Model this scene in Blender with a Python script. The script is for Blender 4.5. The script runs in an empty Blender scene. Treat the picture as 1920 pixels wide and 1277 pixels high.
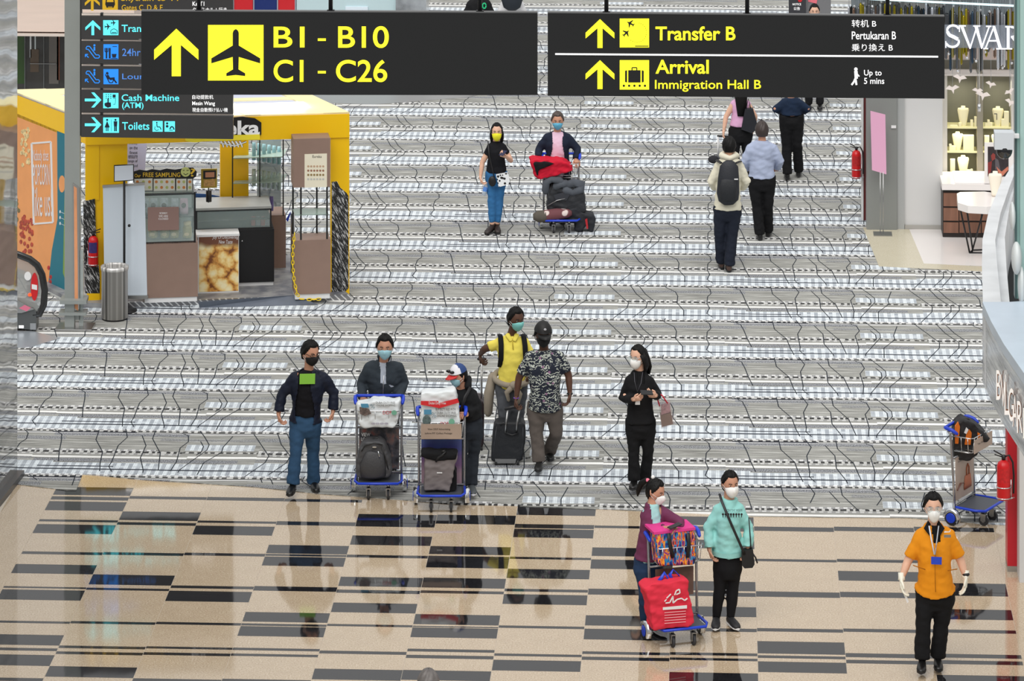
import bpy, bmesh, math, random
import numpy as np
from mathutils import Vector, Matrix, noise
random.seed(7)
SC = bpy.context.scene
COL = SC.collection
V = Vector
# ------------------------------------------------------------------ camera (1920 x 1277): level, rising-front style shift, horizon at y = -1400
F, CX, CY, YH, HC = 7600.0, 960.0, 638.5, -1400.0, 13.9
yv = V(((1344 - CX) / F, 0.0, 1.0)).normalized()      # world +Y seen by the camera
uv_ = V((0, 1, 0))                              # world up
xv = yv.cross(uv_)
if xv.x < 0: xv = -xv
RW = Matrix((xv, yv, uv_))                                          # camera(x right,y up,z fwd) -> world
CAMP = V((0, 0, HC))
def ray(px, py): return RW @ V(((px - CX) / F, -(py - YH) / F, 1.0))
right, up, fwd = RW @ V((1, 0, 0)), RW @ V((0, 1, 0)), RW @ V((0, 0, 1))
cam = bpy.data.cameras.new('camera'); cam.sensor_width = 36; cam.lens = F * 36 / 1920
cam.shift_y = -(CY - YH) / 1920; cam.clip_end = 400; cam.clip_start = 1
co = bpy.data.objects.new('camera', cam); COL.objects.link(co)
co.matrix_world = Matrix.Translation(CAMP) @ Matrix((right, up, -fwd)).transposed().to_4x4()
SC.camera = co
# ------------------------------------------------------------------ world, light, exposure
w = bpy.data.worlds.new('hall_light'); SC.world = w; w.use_nodes = True
nt = w.node_tree; bg = nt.nodes['Background']
tc = nt.nodes.new('ShaderNodeTexCoord'); sx = nt.nodes.new('ShaderNodeSeparateXYZ'); cr = nt.nodes.new('ShaderNodeValToRGB')
nt.links.new(tc.outputs['Generated'], sx.inputs[0]); nt.links.new(sx.outputs['Z'], cr.inputs[0]); nt.links.new(cr.outputs[0], bg.inputs[0])
cr.color_ramp.elements[0].position = 0.0; cr.color_ramp.elements[0].color = (0.29, 0.30, 0.31, 1)
e_ = cr.color_ramp.elements.new(0.38); e_.color = (0.38, 0.38, 0.39, 1)
cr.color_ramp.elements[1].position = 0.75; cr.color_ramp.elements[1].color = (1.0, 0.99, 0.97, 1)
bg.inputs[1].default_value = 1.02
sl = bpy.data.lights.new('skylight_sun', 'SUN'); sl.energy = 1.9; sl.angle = math.radians(50); sl.color = (1, 0.98, 0.95)
so = bpy.data.objects.new('skylight_sun', sl); COL.objects.link(so); so.location = (0, 30, 20)
so.rotation_euler = (math.radians(38), math.radians(-8), 0)
SC.view_settings.view_transform = 'Standard'; SC.view_settings.look = 'None'
SC.view_settings.exposure = 0.0; SC.view_settings.gamma = 1; SC.view_settings.use_curve_mapping = False
# ------------------------------------------------------------------ frames
def G(px, py, z=0.0):
    r = ray(px, py); t = (z - HC) / r.z
    return CAMP + r * t
RH = V((right.x, right.y, 0)).normalized()
class Pl:
    """vertical plane through o, u horizontal, v up, n horizontal towards the viewer; maps photo pixels onto real places"""
    def __init__(s, o, u=None):
        s.o = V(o); s.u = V(u).normalized() if u is not None else RH.copy(); s.v = V((0, 0, 1))
        s.n = V((s.u.y, -s.u.x, 0))
    def off(s, d): return Pl(s.o + s.n * d, s.u)
    def w(s, px, py, d=0.0):
        r = ray(px, py); o = s.o + s.n * d
        t = (o - CAMP).dot(s.n) / r.dot(s.n)
        return CAMP + r * t
    def uv(s, px, py, d=0.0):
        p = s.w(px, py, d) - s.o
        return p.dot(s.u), p.z
    def P(s, u, v, d=0.0): return s.o + s.u * u + s.v * v + s.n * d
    def loc(s, px, py, d=0.0):      # person-local coords: x right, y away, z up, origin s.o
        u, v = s.uv(px, py, d); return V((u, -d, v))
    def yaw(s): return math.atan2(s.u.y, s.u.x)
# ------------------------------------------------------------------ materials
MATS = {}
def lin(c):
    return tuple(((x / 12.92) if x <= 0.04045 else ((x + 0.055) / 1.055) ** 2.4) for x in c)
def mat(name, col, rough=0.6, metal=0.0, emit=0.0, bump=0.0, bscale=60.0, var=0.0, vscale=8.0, alpha=1.0, trans=0.0, spec=None, aniso=None, ior=None, stretch=None):
    """col is given as display (sRGB) colour 0..1"""
    if name in MATS: return MATS[name]
    m = bpy.data.materials.new(name); m.use_nodes = True; MATS[name] = m
    n = m.node_tree; b = n.nodes['Principled BSDF']
    c = lin(col) + (1,)
    b.inputs['Base Color'].default_value = c; b.inputs['Roughness'].default_value = rough; b.inputs['Metallic'].default_value = metal
    if emit: b.inputs['Emission Color'].default_value = c; b.inputs['Emission Strength'].default_value = emit
    if alpha < 1: b.inputs['Alpha'].default_value = alpha
    if trans: b.inputs['Transmission Weight'].default_value = trans
    if spec is not None: b.inputs['Specular IOR Level'].default_value = spec
    if ior: b.inputs['IOR'].default_value = ior
    t = n.nodes.new('ShaderNodeTexCoord'); src = t.outputs['Object']
    if stretch:
        mp = n.nodes.new('ShaderNodeMapping'); mp.inputs['Scale'].default_value = stretch; n.links.new(src, mp.inputs[0]); src = mp.outputs[0]
    if var:
        ns = n.nodes.new('ShaderNodeTexNoise'); ns.inputs['Scale'].default_value = vscale; ns.inputs['Detail'].default_value = 5
        n.links.new(src, ns.inputs[0])
        mr = n.nodes.new('ShaderNodeMapRange'); mr.inputs[1].default_value = 0.3; mr.inputs[2].default_value = 0.7
        mr.inputs[3].default_value = 1 - var; mr.inputs[4].default_value = 1 + var * 0.6; n.links.new(ns.outputs[0], mr.inputs[0])
        mx = n.nodes.new('ShaderNodeVectorMath'); mx.operation = 'SCALE'; mx.inputs[0].default_value = c[:3]; n.links.new(mr.outputs[0], mx.inputs[3])
        n.links.new(mx.outputs[0], b.inputs['Base Color'])
    if bump:
        ns = n.nodes.new('ShaderNodeTexNoise'); ns.inputs['Scale'].default_value = bscale; ns.inputs['Detail'].default_value = 3
        n.links.new(src, ns.inputs[0])
        bp = n.nodes.new('ShaderNodeBump'); bp.inputs['Strength'].default_value = bump; bp.inputs['Distance'].default_value = 0.01
        n.links.new(ns.outputs[0], bp.inputs['Height']); n.links.new(bp.outputs[0], b.inputs['Normal'])
    return m
def cloth(name, col, rough=0.85, var=0.12, bump=0.35, bscale=22): return mat(name, col, rough, var=var, vscale=9, bump=bump, bscale=bscale, spec=0.25)
class NT:
    """small node-graph helper"""
    def __init__(s, name, rough=0.6, **k):
        s.m = bpy.data.materials.new(name); s.m.use_nodes = True; MATS[name] = s.m; s.n = s.m.node_tree
        s.b = s.n.nodes['Principled BSDF']; s.b.inputs['Roughness'].default_value = rough
        s.t = s.n.nodes.new('ShaderNodeTexCoord')
    def node(s, ty, **props):
        x = s.n.nodes.new(ty)
        for k, v in props.items(): setattr(x, k, v)
        return x
    def L(s, a, b): s.n.links.new(a, b)
    def setin(s, x, i, v):
        if hasattr(v, 'links') or isinstance(v, bpy.types.NodeSocket): s.n.links.new(v, x.inputs[i])
        else: x.inputs[i].default_value = v
    def math(s, op, a, b=0.0, c=None, clamp=False):
        x = s.node('ShaderNodeMath', operation=op); x.use_clamp = clamp
        s.setin(x, 0, a); s.setin(x, 1, b)
        if c is not None: s.setin(x, 2, c)
        return x.outputs[0]
    def xyz(s, src):
        x = s.node('ShaderNodeSeparateXYZ'); s.L(src, x.inputs[0]); return x.outputs
    def comb(s, x, y, z):
        c = s.node('ShaderNodeCombineXYZ'); s.setin(c, 0, x); s.setin(c, 1, y); s.setin(c, 2, z); return c.outputs[0]
    def noise(s, vec, scale, detail=2, rough=0.5):
        x = s.node('ShaderNodeTexNoise'); s.setin(x, 'Vector', vec); x.inputs['Scale'].default_value = scale
        x.inputs['Detail'].default_value = detail; x.inputs['Roughness'].default_value = rough; return x.outputs[0]
    def mix(s, f, a, b):
        x = s.node('ShaderNodeMix', data_type='RGBA'); s.setin(x, 0, f)
        for i, v in ((6, a), (7, b)):
            if isinstance(v, tuple): x.inputs[i].default_value = lin(v) + (1,)
            else: s.L(v, x.inputs[i])
        return x.outputs[2]
    def ramp(s, f, stops, interp='LINEAR'):
        x = s.node('ShaderNodeValToRGB'); r = x.color_ramp; r.interpolation = interp
        while len(r.elements) < len(stops): r.elements.new(0.5)
        for e, (p, c) in zip(r.elements, stops): e.position = p; e.color = lin(c) + (1,)
        s.L(f, x.inputs[0]); return x.outputs[0]
    def out(s, c, bumpsrc=None, strength=0.3):
        s.L(c, s.b.inputs['Base Color'])
        if bumpsrc is not None:
            bp = s.node('ShaderNodeBump'); bp.inputs['Strength'].default_value = strength; bp.inputs['Distance'].default_value = 0.01
            s.L(bumpsrc, bp.inputs['Height']); s.L(bp.outputs[0], s.b.inputs['Normal'])
        return s.m
# ------------------------------------------------------------------ mesh builder
class MB:
    def __init__(s): s.v = []; s.f = []; s.mi = []; s.cur = 0; s.smooth = []
    def add(s, vs, fs, smooth=False):
        k = len(s.v); s.v += [tuple(x) for x in vs]
        s.f += [tuple(i + k for i in f) for f in fs]; s.mi += [s.cur] * len(fs); s.smooth += [smooth] * len(fs)
        return s
    def hexa(s, a, b): # a: 4 bottom pts, b: 4 top pts (ccw)
        return s.add(list(a) + list(b), [(3, 2, 1, 0), (4, 5, 6, 7), (0, 1, 5, 4), (1, 2, 6, 5), (2, 3, 7, 6), (3, 0, 4, 7)])
    def box(s, x0, x1, y0, y1, z0, z1):
        return s.hexa([(x0, y0, z0), (x1, y0, z0), (x1, y1, z0), (x0, y1, z0)], [(x0, y0, z1), (x1, y0, z1), (x1, y1, z1), (x0, y1, z1)])
    def bev(s, x0, x1, y0, y1, z0, z1, r=0.02):
        """box with chamfered edges"""
        vs = []; 
        for z, k in ((z0, r), (z0 + r, 0), (z1 - r, 0), (z1, r)):
            a, b, c, d = x0 + k, x1 - k, y0 + k, y1 - k
            q = r * 0.8
            vs += [(a + q, c, z), (b - q, c, z), (b, c + q, z), (b, d - q, z), (b - q, d, z), (a + q, d, z), (a, d - q, z), (a, c + q, z)]
        fs = [tuple(range(7, -1, -1)), tuple(range(24, 32))]
        for k in range(3):
            for i in range(8): fs.append((k * 8 + i, k * 8 + (i + 1) % 8, k * 8 + 8 + (i + 1) % 8, k * 8 + 8 + i))
        return s.add(vs, fs, False)
    def pbox(s, pl, px0, py0, px1, py1, d0=0.0, d1=0.02, d=0.0):
        """box on plane pl: pixel rectangle seen at offset d, thickness d0..d1"""
        ym = (py0 + py1) / 2; u0, v1 = pl.uv(px0, ym, d)[0], pl.uv(px0, py0, d)[1]; u1, v0 = pl.uv(px1, ym, d)[0], pl.uv(px1, py1, d)[1]
        return s.fbox(pl, u0, u1, v0, v1, d0, d1)
    def fbox(s, pl, u0, u1, v0, v1, d0, d1):
        P = pl.P
        return s.hexa([P(u0, v0, d1), P(u1, v0, d1), P(u1, v0, d0), P(u0, v0, d0)], [P(u0, v1, d1), P(u1, v1, d1), P(u1, v1, d0), P(u0, v1, d0)])
    def prism(s, pts, off):
        """closed polygon (world points) extruded by vector off"""
        n = len(pts); a = [V(p) for p in pts]; b = [p + off for p in a]
        return s.add(a + b, [tuple(range(n - 1, -1, -1)), tuple(range(n, 2 * n))] + [(i, (i + 1) % n, (i + 1) % n + n, i + n) for i in range(n)])
    def ppoly(s, pl, pix, d0=0.0, d1=0.004):
        a = [pl.w(x, y, d1) for x, y in pix]; return s.prism(a, pl.n * (d0 - d1))
    def pcirc(s, pl, cx, cy, rx, ry, d0=0.0, d1=0.004, n=20):
        return s.ppoly(pl, [(cx + rx * math.cos(2 * math.pi * i / n), cy + ry * math.sin(2 * math.pi * i / n)) for i in range(n)], d0, d1)
    def pline(s, pl, pix, wpx, d0=0.0, d1=0.004):
        for (x0, y0), (x1, y1) in zip(pix, pix[1:]):
            L = math.hypot(x1 - x0, y1 - y0) or 1; nx, ny = -(y1 - y0) / L * wpx / 2, (x1 - x0) / L * wpx / 2
            s.ppoly(pl, [(x0 + nx, y0 + ny), (x1 + nx, y1 + ny), (x1 - nx, y1 - ny), (x0 - nx, y0 - ny)], d0, d1)
        return s
    def loft(s, pts, rad, lat=None, n=12, cap=True, round_=False):
        pts = [V(p) for p in pts]; rad = [(r, r) if not isinstance(r, tuple) else r for r in rad]
        if round_:
            d0 = (pts[0] - pts[1]).normalized(); d1 = (pts[-1] - pts[-2]).normalized()
            pts = [pts[0] + d0 * min(rad[0]) * .8] + pts + [pts[-1] + d1 * min(rad[-1]) * .8]
            rad = [(rad[0][0] * .5, rad[0][1] * .5)] + rad + [(rad[-1][0] * .5, rad[-1][1] * .5)]
        m = len(pts); vs = []; prev = None
        for i, p in enumerate(pts):
            t = (pts[min(i + 1, m - 1)] - pts[max(i - 1, 0)])
            t = t.normalized() if t.length > 1e-9 else V((0, 0, 1))
            L = lat[i] if isinstance(lat, list) else lat
            if L is None:
                L = prev if prev is not None else (V((1, 0, 0)) if abs(t.x) < 0.8 else V((0, 1, 0)))
            L = V(L); L = (L - t * L.dot(t))
            L = L.normalized() if L.length > 1e-6 else t.orthogonal().normalized()
            prev = L; B = t.cross(L)
            a, b = rad[i]
            for k in range(n):
                th = 2 * math.pi * k / n; vs.append(p + L * (a * math.cos(th)) + B * (b * math.sin(th)))
        fs = [(i * n + k, i * n + (k + 1) % n, (i + 1) * n + (k + 1) % n, (i + 1) * n + k) for i in range(m - 1) for k in range(n)]
        s.add(vs, fs, True)
        if cap:
            k0 = len(s.v) - m * n
            s.f += [tuple(k0 + i for i in range(n - 1, -1, -1)), tuple(k0 + (m - 1) * n + i for i in range(n))]; s.mi += [s.cur] * 2; s.smooth += [False] * 2
        return s
    def tube(s, pts, r, n=8): return s.loft(pts, [r] * len(pts), n=n)
    def ball(s, c, r, n=12, m=8, T=None):
        c = V(c); r = (r, r, r) if not isinstance(r, tuple) else r; vs = [(0, 0, -1)]
        for i in range(1, m):
            ph = -math.pi / 2 + math.pi * i / m
            for k in range(n): vs.append((math.cos(ph) * math.cos(2 * math.pi * k / n), math.cos(ph) * math.sin(2 * math.pi * k / n), math.sin(ph)))
        vs.append((0, 0, 1)); o = [V((x * r[0], y * r[1], z * r[2])) for x, y, z in vs]
        if T is not None: o = [T @ p for p in o]
        fs = [(0, 1 + (k + 1) % n, 1 + k) for k in range(n)]
        for i in range(m - 2):
            a = 1 + i * n
            fs += [(a + k, a + (k + 1) % n, a + n + (k + 1) % n, a + n + k) for k in range(n)]
        a = 1 + (m - 2) * n; e = len(vs) - 1
        fs += [(a + k, a + (k + 1) % n, e) for k in range(n)]
        return s.add([c + p for p in o], fs, True)
    def cyl(s, a, b, r, n=20): return s.loft([a, b], [r, r], n=n)
    def lathe(s, c, prof, n=24):
        c = V(c); vs = []
        for r, z in prof:
            for k in range(n): vs.append(c + V((r * math.cos(2 * math.pi * k / n), r * math.sin(2 * math.pi * k / n), z)))
        fs = [(i * n + k, i * n + (k + 1) % n, (i + 1) * n + (k + 1) % n, (i + 1) * n + k) for i in range(len(prof) - 1) for k in range(n)]
        return s.add(vs, fs, True)
    def wheel(s, c, ax, r, wd, n=20):
        c = V(c); ax = V(ax).normalized()
        return s.loft([c - ax * wd / 2, c - ax * wd * .4, c + ax * wd * .4, c + ax * wd / 2], [r * .86, r, r, r * .86], n=n)
    def mesh(s, name, offset=None):
        me = bpy.data.meshes.new(name)
        vs = s.v if offset is None else [(x - offset.x, y - offset.y, z - offset.z) for x, y, z in s.v]
        me.from_pydata(vs, [], s.f); me.update()
        me.polygons.foreach_set('material_index', s.mi); me.polygons.foreach_set('use_smooth', s.smooth)
        return me
    def build(s, name, m, parent=None, world=True, kind=None, label=None):
        off = rootloc(parent) if (world and parent is not None) else None
        me = s.mesh(name, off)
        for x in (m if isinstance(m, (list, tuple)) else [m]): me.materials.append(x)
        return link(name, me, parent, kind, label)
def rootloc(o):
    while o.parent is not None: o = o.parent
    return V(o.location)
def link(name, me, parent=None, kind=None, label=None):
    o = bpy.data.objects.new(name, me); COL.objects.link(o)
    if parent is not None: o.parent = parent
    if kind: o['kind'] = kind
    if label: o['label'] = label
    return o
def thing(name, label, cat, loc=(0, 0, 0), rz=0.0, group=None):
    o = bpy.data.objects.new(name, None); COL.objects.link(o); o.location = loc; o.rotation_euler = (0, 0, rz)
    o.empty_display_size = 0.1
    o['label'] = label; o['category'] = cat
    if group: o['group'] = group
    return o
def tag(o, label, cat, group=None):
    o['label'] = label; o['category'] = cat
    if group: o['group'] = group
    return o
def struct(o): o['kind'] = 'structure'; return o
# ------------------------------------------------------------------ deferred evaluation (text, voxel remesh)
JOBS = []
def flush():
    if not JOBS: return
    bpy.context.view_layer.update(); dg = bpy.context.evaluated_depsgraph_get()
    done = []
    for ob, cb in JOBS:
        me = bpy.data.meshes.new_from_object(ob.evaluated_get(dg)); done.append((ob, me, cb))
    for ob, me, cb in done: cb(me)
    for ob, me, cb in done: bpy.data.objects.remove(ob)
    JOBS.clear()
def text(s, pl, box, m, parent, d=0.003, ext=0.002, name='lettering', bold=0.0, shear=0.0, world=True):
    """lettering fitted to a pixel box (x0,y0,x1,y1) on plane pl"""
    if any(ord(c) > 0x2000 for c in s): bold = 0.0
    elif box[3] - box[1] < 25: bold = min(bold, .008)
    cu = bpy.data.curves.new('t', 'FONT'); cu.body = s; cu.offset = bold; cu.resolution_u = 8 if box[3] - box[1] > 24 else 3; cu.shear = shear; cu.align_x = 'CENTER' if '\n' in s and name == 'centred' else 'LEFT'
    if name == 'centred': name = 'lettering'
    ob = bpy.data.objects.new('t', cu); COL.objects.link(ob)
    x0, y0, x1, y1 = box
    p00 = pl.w(x0, y1, d); p10 = pl.w(x1, y1, d); p01 = pl.w(x0, y0, d)
    ux, vy = p10 - p00, p01 - p00
    ln = link(name, bpy.data.meshes.new(name), parent); off = rootloc(parent) if parent else V()
    def cb(me):
        n = len(me.vertices)
        if not n: return
        a = np.empty(n * 3, 'f'); me.vertices.foreach_get('co', a); a = a.reshape(-1, 3)
        lo, hi = a.min(0), a.max(0); q = (a - lo) / np.maximum(hi - lo, 1e-6)
        X = np.array(p00 - off) + q[:, :1] * np.array(ux) + q[:, 1:2] * np.array(vy)
        me.vertices.foreach_set('co', X.astype('f').ravel()); me.materials.clear(); me.materials.append(m); me.update(); ln.data = me
    JOBS.append((ob, cb)); return ln
def remesh(mb, vox, cb, smooth=4, sub=False):
    me = mb.mesh('r'); ob = bpy.data.objects.new('r', me); COL.objects.link(ob)
    r = ob.modifiers.new('r', 'REMESH'); r.mode = 'VOXEL'; r.voxel_size = vox; r.use_smooth_shade = True
    q = ob.modifiers.new('s', 'SMOOTH'); q.iterations = smooth; q.factor = 0.5
    JOBS.append((ob, cb))
STEEL = mat('brushed_steel', (0.72, 0.72, 0.72), 0.28, 1.0)
CHROME = mat('chrome', (0.85, 0.86, 0.87), 0.15, 1.0)
BLK = mat('black_plastic', (0.09, 0.09, 0.10), 0.45)
RUB = mat('grey_rubber', (0.20, 0.20, 0.21), 0.7)
WHT = mat('white_paint', (0.90, 0.90, 0.90), 0.5)
BLUEP = mat('blue_plastic', (0.10, 0.25, 0.78), 0.35)
GLASS = mat('clear_glass', (0.86, 0.94, 0.93), 0.03, alpha=0.18, spec=0.6)
# ================================================================== carpet
def carpet_material():
    g = NT('woven_carpet', 0.95); g.b.inputs['Specular IOR Level'].default_value = 0.1
    geo = g.node('ShaderNodeNewGeometry'); X, Y, Z = g.xyz(geo.outputs['Position'])
    T, Y0, RX = 1.762, 56.587, 4.002
    X0 = G(1160, 565).x
    wob = g.noise(g.comb(g.math('MULTIPLY', X, 0.9), 0.0, 0.0), 1.0, 1)
    yy = g.math('ADD', g.math('DIVIDE', g.math('SUBTRACT', Y0, Y), T), g.math('MULTIPLY', g.math('SUBTRACT', wob, 0.5), 0.03))
    t = g.math('FRACT', yy)
    xr = g.math('FRACT', g.math('DIVIDE', g.math('SUBTRACT', X, X0), RX))      # position inside one loom width
    def band(a, b): return g.math('MULTIPLY', g.math('GREATER_THAN', t, a), g.math('LESS_THAN', t, b))
    def xband(a, b): return g.math('MULTIPLY', g.math('GREATER_THAN', xr, a), g.math('LESS_THAN', xr, b))
    xs = g.math('MULTIPLY', xr, RX)
    st = g.noise(g.comb(g.math('MULTIPLY', xs, 1.3), g.math('MULTIPLY', t, 75.0), 0.0), 1.0, 4, 0.65)
    streak = g.ramp(st, [(0.30, (0.30, 0.30, 0.30)), (0.43, (0.52, 0.52, 0.50)), (0.55, (0.68, 0.68, 0.66)), (0.68, (0.88, 0.88, 0.86))])
    sp = g.noise(g.comb(g.math('MULTIPLY', xs, 80.0), g.math('MULTIPLY', t, 95.0), 0.0), 1.0, 2, 0.7)
    speck = g.ramp(sp, [(0.40, (0.26, 0.27, 0.30)), (0.62, (0.72, 0.73, 0.75))])
    px = g.math('FRACT', g.math('DIVIDE', xs, 0.0953)); pxi = g.math('FLOOR', g.math('DIVIDE', xs, 0.04765))
    pn = g.noise(g.comb(g.math('MULTIPLY', pxi, 3.7), g.math('FLOOR', g.math('MULTIPLY', t, 24.0)), 0.0), 3.1, 1)
    dk = g.math('ADD', g.math('MULTIPLY', g.math('LESS_THAN', px, 0.5), 0.55), g.math('MULTIPLY', g.math('SUBTRACT', pn, 0.45), 1.3), clamp=True)
    plaid = g.mix(dk, (0.95, 0.98, 1.0), (0.60, 0.63, 0.67))
    fine = g.math('GREATER_THAN', g.math('FRACT', g.math('MULTIPLY', xs, 45.0)), 0.68)
    plaid = g.mix(g.math('MULTIPLY', fine, 0.18), plaid, (0.35, 0.36, 0.40))
    hl = g.math('GREATER_THAN', g.math('FRACT', g.math('MULTIPLY', t, 27.0)), 0.88)
    plaid = g.mix(g.math('MULTIPLY', hl, 0.55), plaid, (0.30, 0.31, 0.35))
    jit = g.noise(g.comb(g.math('MULTIPLY', xs, 5.0), g.math('MULTIPLY', g.math('FLOOR', g.math('MULTIPLY', t, 5.0)), 7.0), 0.0), 1.0, 2)
    dn = g.math('FRACT', g.math('ADD', g.math('DIVIDE', xs, 0.088), g.math('MULTIPLY', jit, 2.2)))
    dash = g.ramp(dn, [(0.0, (0.82, 0.82, 0.81)), (0.42, (0.15, 0.15, 0.16))], 'CONSTANT')
    dashu = g.ramp(g.math('FRACT', g.math('DIVIDE', xs, 0.09)), [(0.0, (0.94, 0.94, 0.94)), (0.5, (0.66, 0.66, 0.67))], 'CONSTANT')
    c = streak
    def put(c, a, b, col, k=1.0, xb=None):
        f = band(a, b)
        if xb: f = g.math('MULTIPLY', f, xband(*xb))
        if k != 1.0: f = g.math('MULTIPLY', f, k)
        return g.mix(f, c, col)
    NV = (0.10, 0.12, 0.18)
    c = put(c, 0.0, 0.125, plaid); c = put(c, 0.105, 0.135, dashu, .9); c = put(c, 0.138, 0.165, dash, .9)
    c = put(c, 0.178, 0.190, (0.32, 0.33, 0.36), .9); c = put(c, 0.19, 0.21, (0.93, 0.93, 0.93), .8)
    c = put(c, 0.28, 0.355, speck, .8, (0.0, .42)); c = put(c, 0.20, 0.26, speck, .9, (.38, .78)); c = put(c, 0.30, 0.36, speck, .55, (.70, 1.0))
    c = put(c, 0.43, 0.565, plaid, .95, (.785, .985)); c = put(c, 0.56, 0.60, dashu, .75, (.0, .7)); c = put(c, 0.595, 0.638, dash, .9, (0, .78)); c = put(c, 0.59, 0.625, dash, .8, (.78, 1)); c = put(c, 0.645, 0.675, dashu, .5, (.0, .78))
    c = put(c, 0.70, 0.738, (0.97, 0.97, 0.96), 1.0, (.0, .35)); c = put(c, 0.715, 0.75, (0.97, 0.97, 0.96), 1.0, (.35, .8)); c = put(c, 0.69, 0.735, (0.99, 0.99, 0.98), 1.0, (.8, 1.0))
    c = put(c, 0.745, 0.80, speck, .55, (0, .35)); c = put(c, 0.77, 0.84, speck, .9, (.36, .95))
    c = put(c, 0.825, 1.0, plaid, 1.0, (0, .42)); c = put(c, 0.86, 1.0, plaid, 1.0, (.42, 1.0))
    c = put(c, 0.925, 0.945, NV, .9, (.38, .60)); c = put(c, 0.165, 0.188, NV, .95, (.37, .62)); c = put(c, 0.985, 1.0, NV, .95); c = put(c, 0.0, 0.010, NV, .95)
    n2 = g.noise(geo.outputs['Position'], 160.0, 2)
    c = g.mix(g.math('MULTIPLY', g.math('GREATER_THAN', n2, 0.56), 0.14), c, (0.15, 0.15, 0.16))
    big = g.noise(geo.outputs['Position'], 0.35, 2)
    c = g.mix(g.math('MULTIPLY', big, 0.10), c, (0.45, 0.45, 0.46))
    return g.out(c, n2, 0.5)
CARPET = carpet_material()
EDGE = [(-60, 905), (34, 909), (124, 920), (143, 920), (155, 889), (264, 900), (479, 914), (600, 927), (672, 932), (750, 938), (860, 947), (960, 949), (1115, 955), (1270, 962), (1412, 969), (1560, 971), (1705, 972), (1860, 984), (1990, 992)]
near = [G(x, y) for x, y in EDGE]
far = [V((14, 56, 0)), V((16, 100, 0)), V((-25, 100, 0)), V((-25, 50, 0))]
cpts = [V((p.x, p.y, 0.008)) for p in near + far]
cb_ = MB(); cb_.add(cpts, [tuple(range(len(cpts)))])
cb_.add([V((p.x, p.y, z)) for p in near for z in (0.008, -0.01)], [(2 * i, 2 * i + 1, 2 * i + 3, 2 * i + 2) for i in range(len(near) - 1)])
floor = struct(cb_.build('floor', CARPET))
# thin drawn twigs woven into the carpet, repeated loom width by loom width
TW = [ # (origin of crop, scale) then polylines, read off one repeat
 (1060, 440, 4.8, [[(240,485),(190,560),(190,595),(75,665),(52,748)], [(400,468),(570,620),(555,665),(430,760)], [(585,465),(605,490),(640,540),(738,620),(725,665),(612,748)],
   [(660,465),(690,500),(720,540),(812,615),(805,650),(690,748)], [(915,450),(903,480),(990,520),(1012,560),(1005,620),(1065,688),(1065,740)],
   [(1245,465),(1300,495),(1312,535),(1280,565),(1275,625),(1297,668),(1273,715),(1325,750)], [(1490,470),(1572,505),(1600,555),(1630,625),(1665,690)],[(0,520),(34,555),(30,590),(0,612)]]),
 (1400, 500, 4.267, [[(205,440),(222,505),(320,585),(350,660),(380,712)], [(395,435),(440,490),(408,545),(428,650),(425,680),(468,715)], [(540,478),(610,545),(620,625),(690,705),(698,722)],
   [(618,448),(630,500),(745,595),(800,708)], [(820,462),(878,480),(902,520),(868,560),(897,650),(890,712)], [(945,450),(1000,488),(1065,540),(1070,575),(1010,640),(952,705),(952,722)],
   ]),
]
tw = MB()
for ox, oy, sc, lines in TW:
    for ln in lines:
        base = [G(ox + x / sc, oy + y / sc, 0.0) for x, y in ln]
        for i in range(-5, 5):
            for k in range(-16, 12):
                dx, dy = 4.002 * i, 1.762 * k
                pts = [V((p.x + dx, p.y + dy, 0.0096)) for p in base]
                if min(p.y for p in pts) < 42 or max(p.y for p in pts) > 82: continue
                cx_ = pts[0].x; cyy = pts[0].y
                if cx_ < -14.5 or cx_ > 7.5 or abs(cx_ + 0.0505 * cyy) > 0.15 * cyy: continue
                def edge_y(x):
                    for a, b in zip(near, near[1:]):
                        if a.x <= x <= b.x: return a.y + (b.y - a.y) * (x - a.x) / max(b.x - a.x, 1e-6)
                    return 45.0
                pts = [p for p in pts if p.y > edge_y(p.x) + 0.03]
                if len(pts) < 2: continue
                wd = 0.0058
                for a, b in zip(pts, pts[1:]):
                    d = (b - a); 
                    if d.length < 1e-4: continue
                    n_ = V((-d.y, d.x, 0)).normalized() * wd
                    e = d.normalized() * 0.004
                    tw.add([a - n_ - e, a + n_ - e, b + n_ + e, b - n_ + e], [(0, 3, 2, 1)])
tw.build('woven_line_pattern', mat('dark_yarn', (0.17, 0.19, 0.22), 0.95, spec=0.1), floor, kind='stuff')
# ================================================================== granite
def granite(name, base, dark, light, rough, ior):
    g = NT(name, rough); geo = g.node('ShaderNodeNewGeometry'); p = geo.outputs['Position']
    X, Y, Z = g.xyz(p)
    n1 = g.noise(g.comb(g.math('MULTIPLY', X, 60.0), g.math('MULTIPLY', Y, 60.0), 0.0), 1.0, 3, 0.7)
    n2 = g.noise(p, 6.0, 3)
    c = g.ramp(n1, [(0.30, dark), (0.50, base), (0.72, light)])
    c = g.mix(g.math('MULTIPLY', g.math('SUBTRACT', n2, 0.35), 0.5, clamp=True), c, dark)
    g.b.inputs['IOR'].default_value = ior
    # slightly uneven polish
    w_ = g.noise(g.comb(g.math('MULTIPLY', X, 5.0), g.math('MULTIPLY', Y, 1.2), 0.0), 1.0, 1)
    g.out(c, w_, 0.05); return g.m
GL = granite('beige_granite', (0.77, 0.69, 0.58), (0.64, 0.55, 0.45), (0.88, 0.82, 0.73), 0.06, 2.05)
GD = granite('black_granite', (0.12, 0.12, 0.13), (0.07, 0.07, 0.08), (0.20, 0.20, 0.22), 0.04, 1.55)
JT = mat('tile_grout', (0.80, 0.76, 0.70), 0.7)
slab = MB(); slab.box(-22, 11, 24, G(146, 835).y, -0.06, -0.0035); granite_floor = struct(slab.build('floor', JT))
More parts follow.
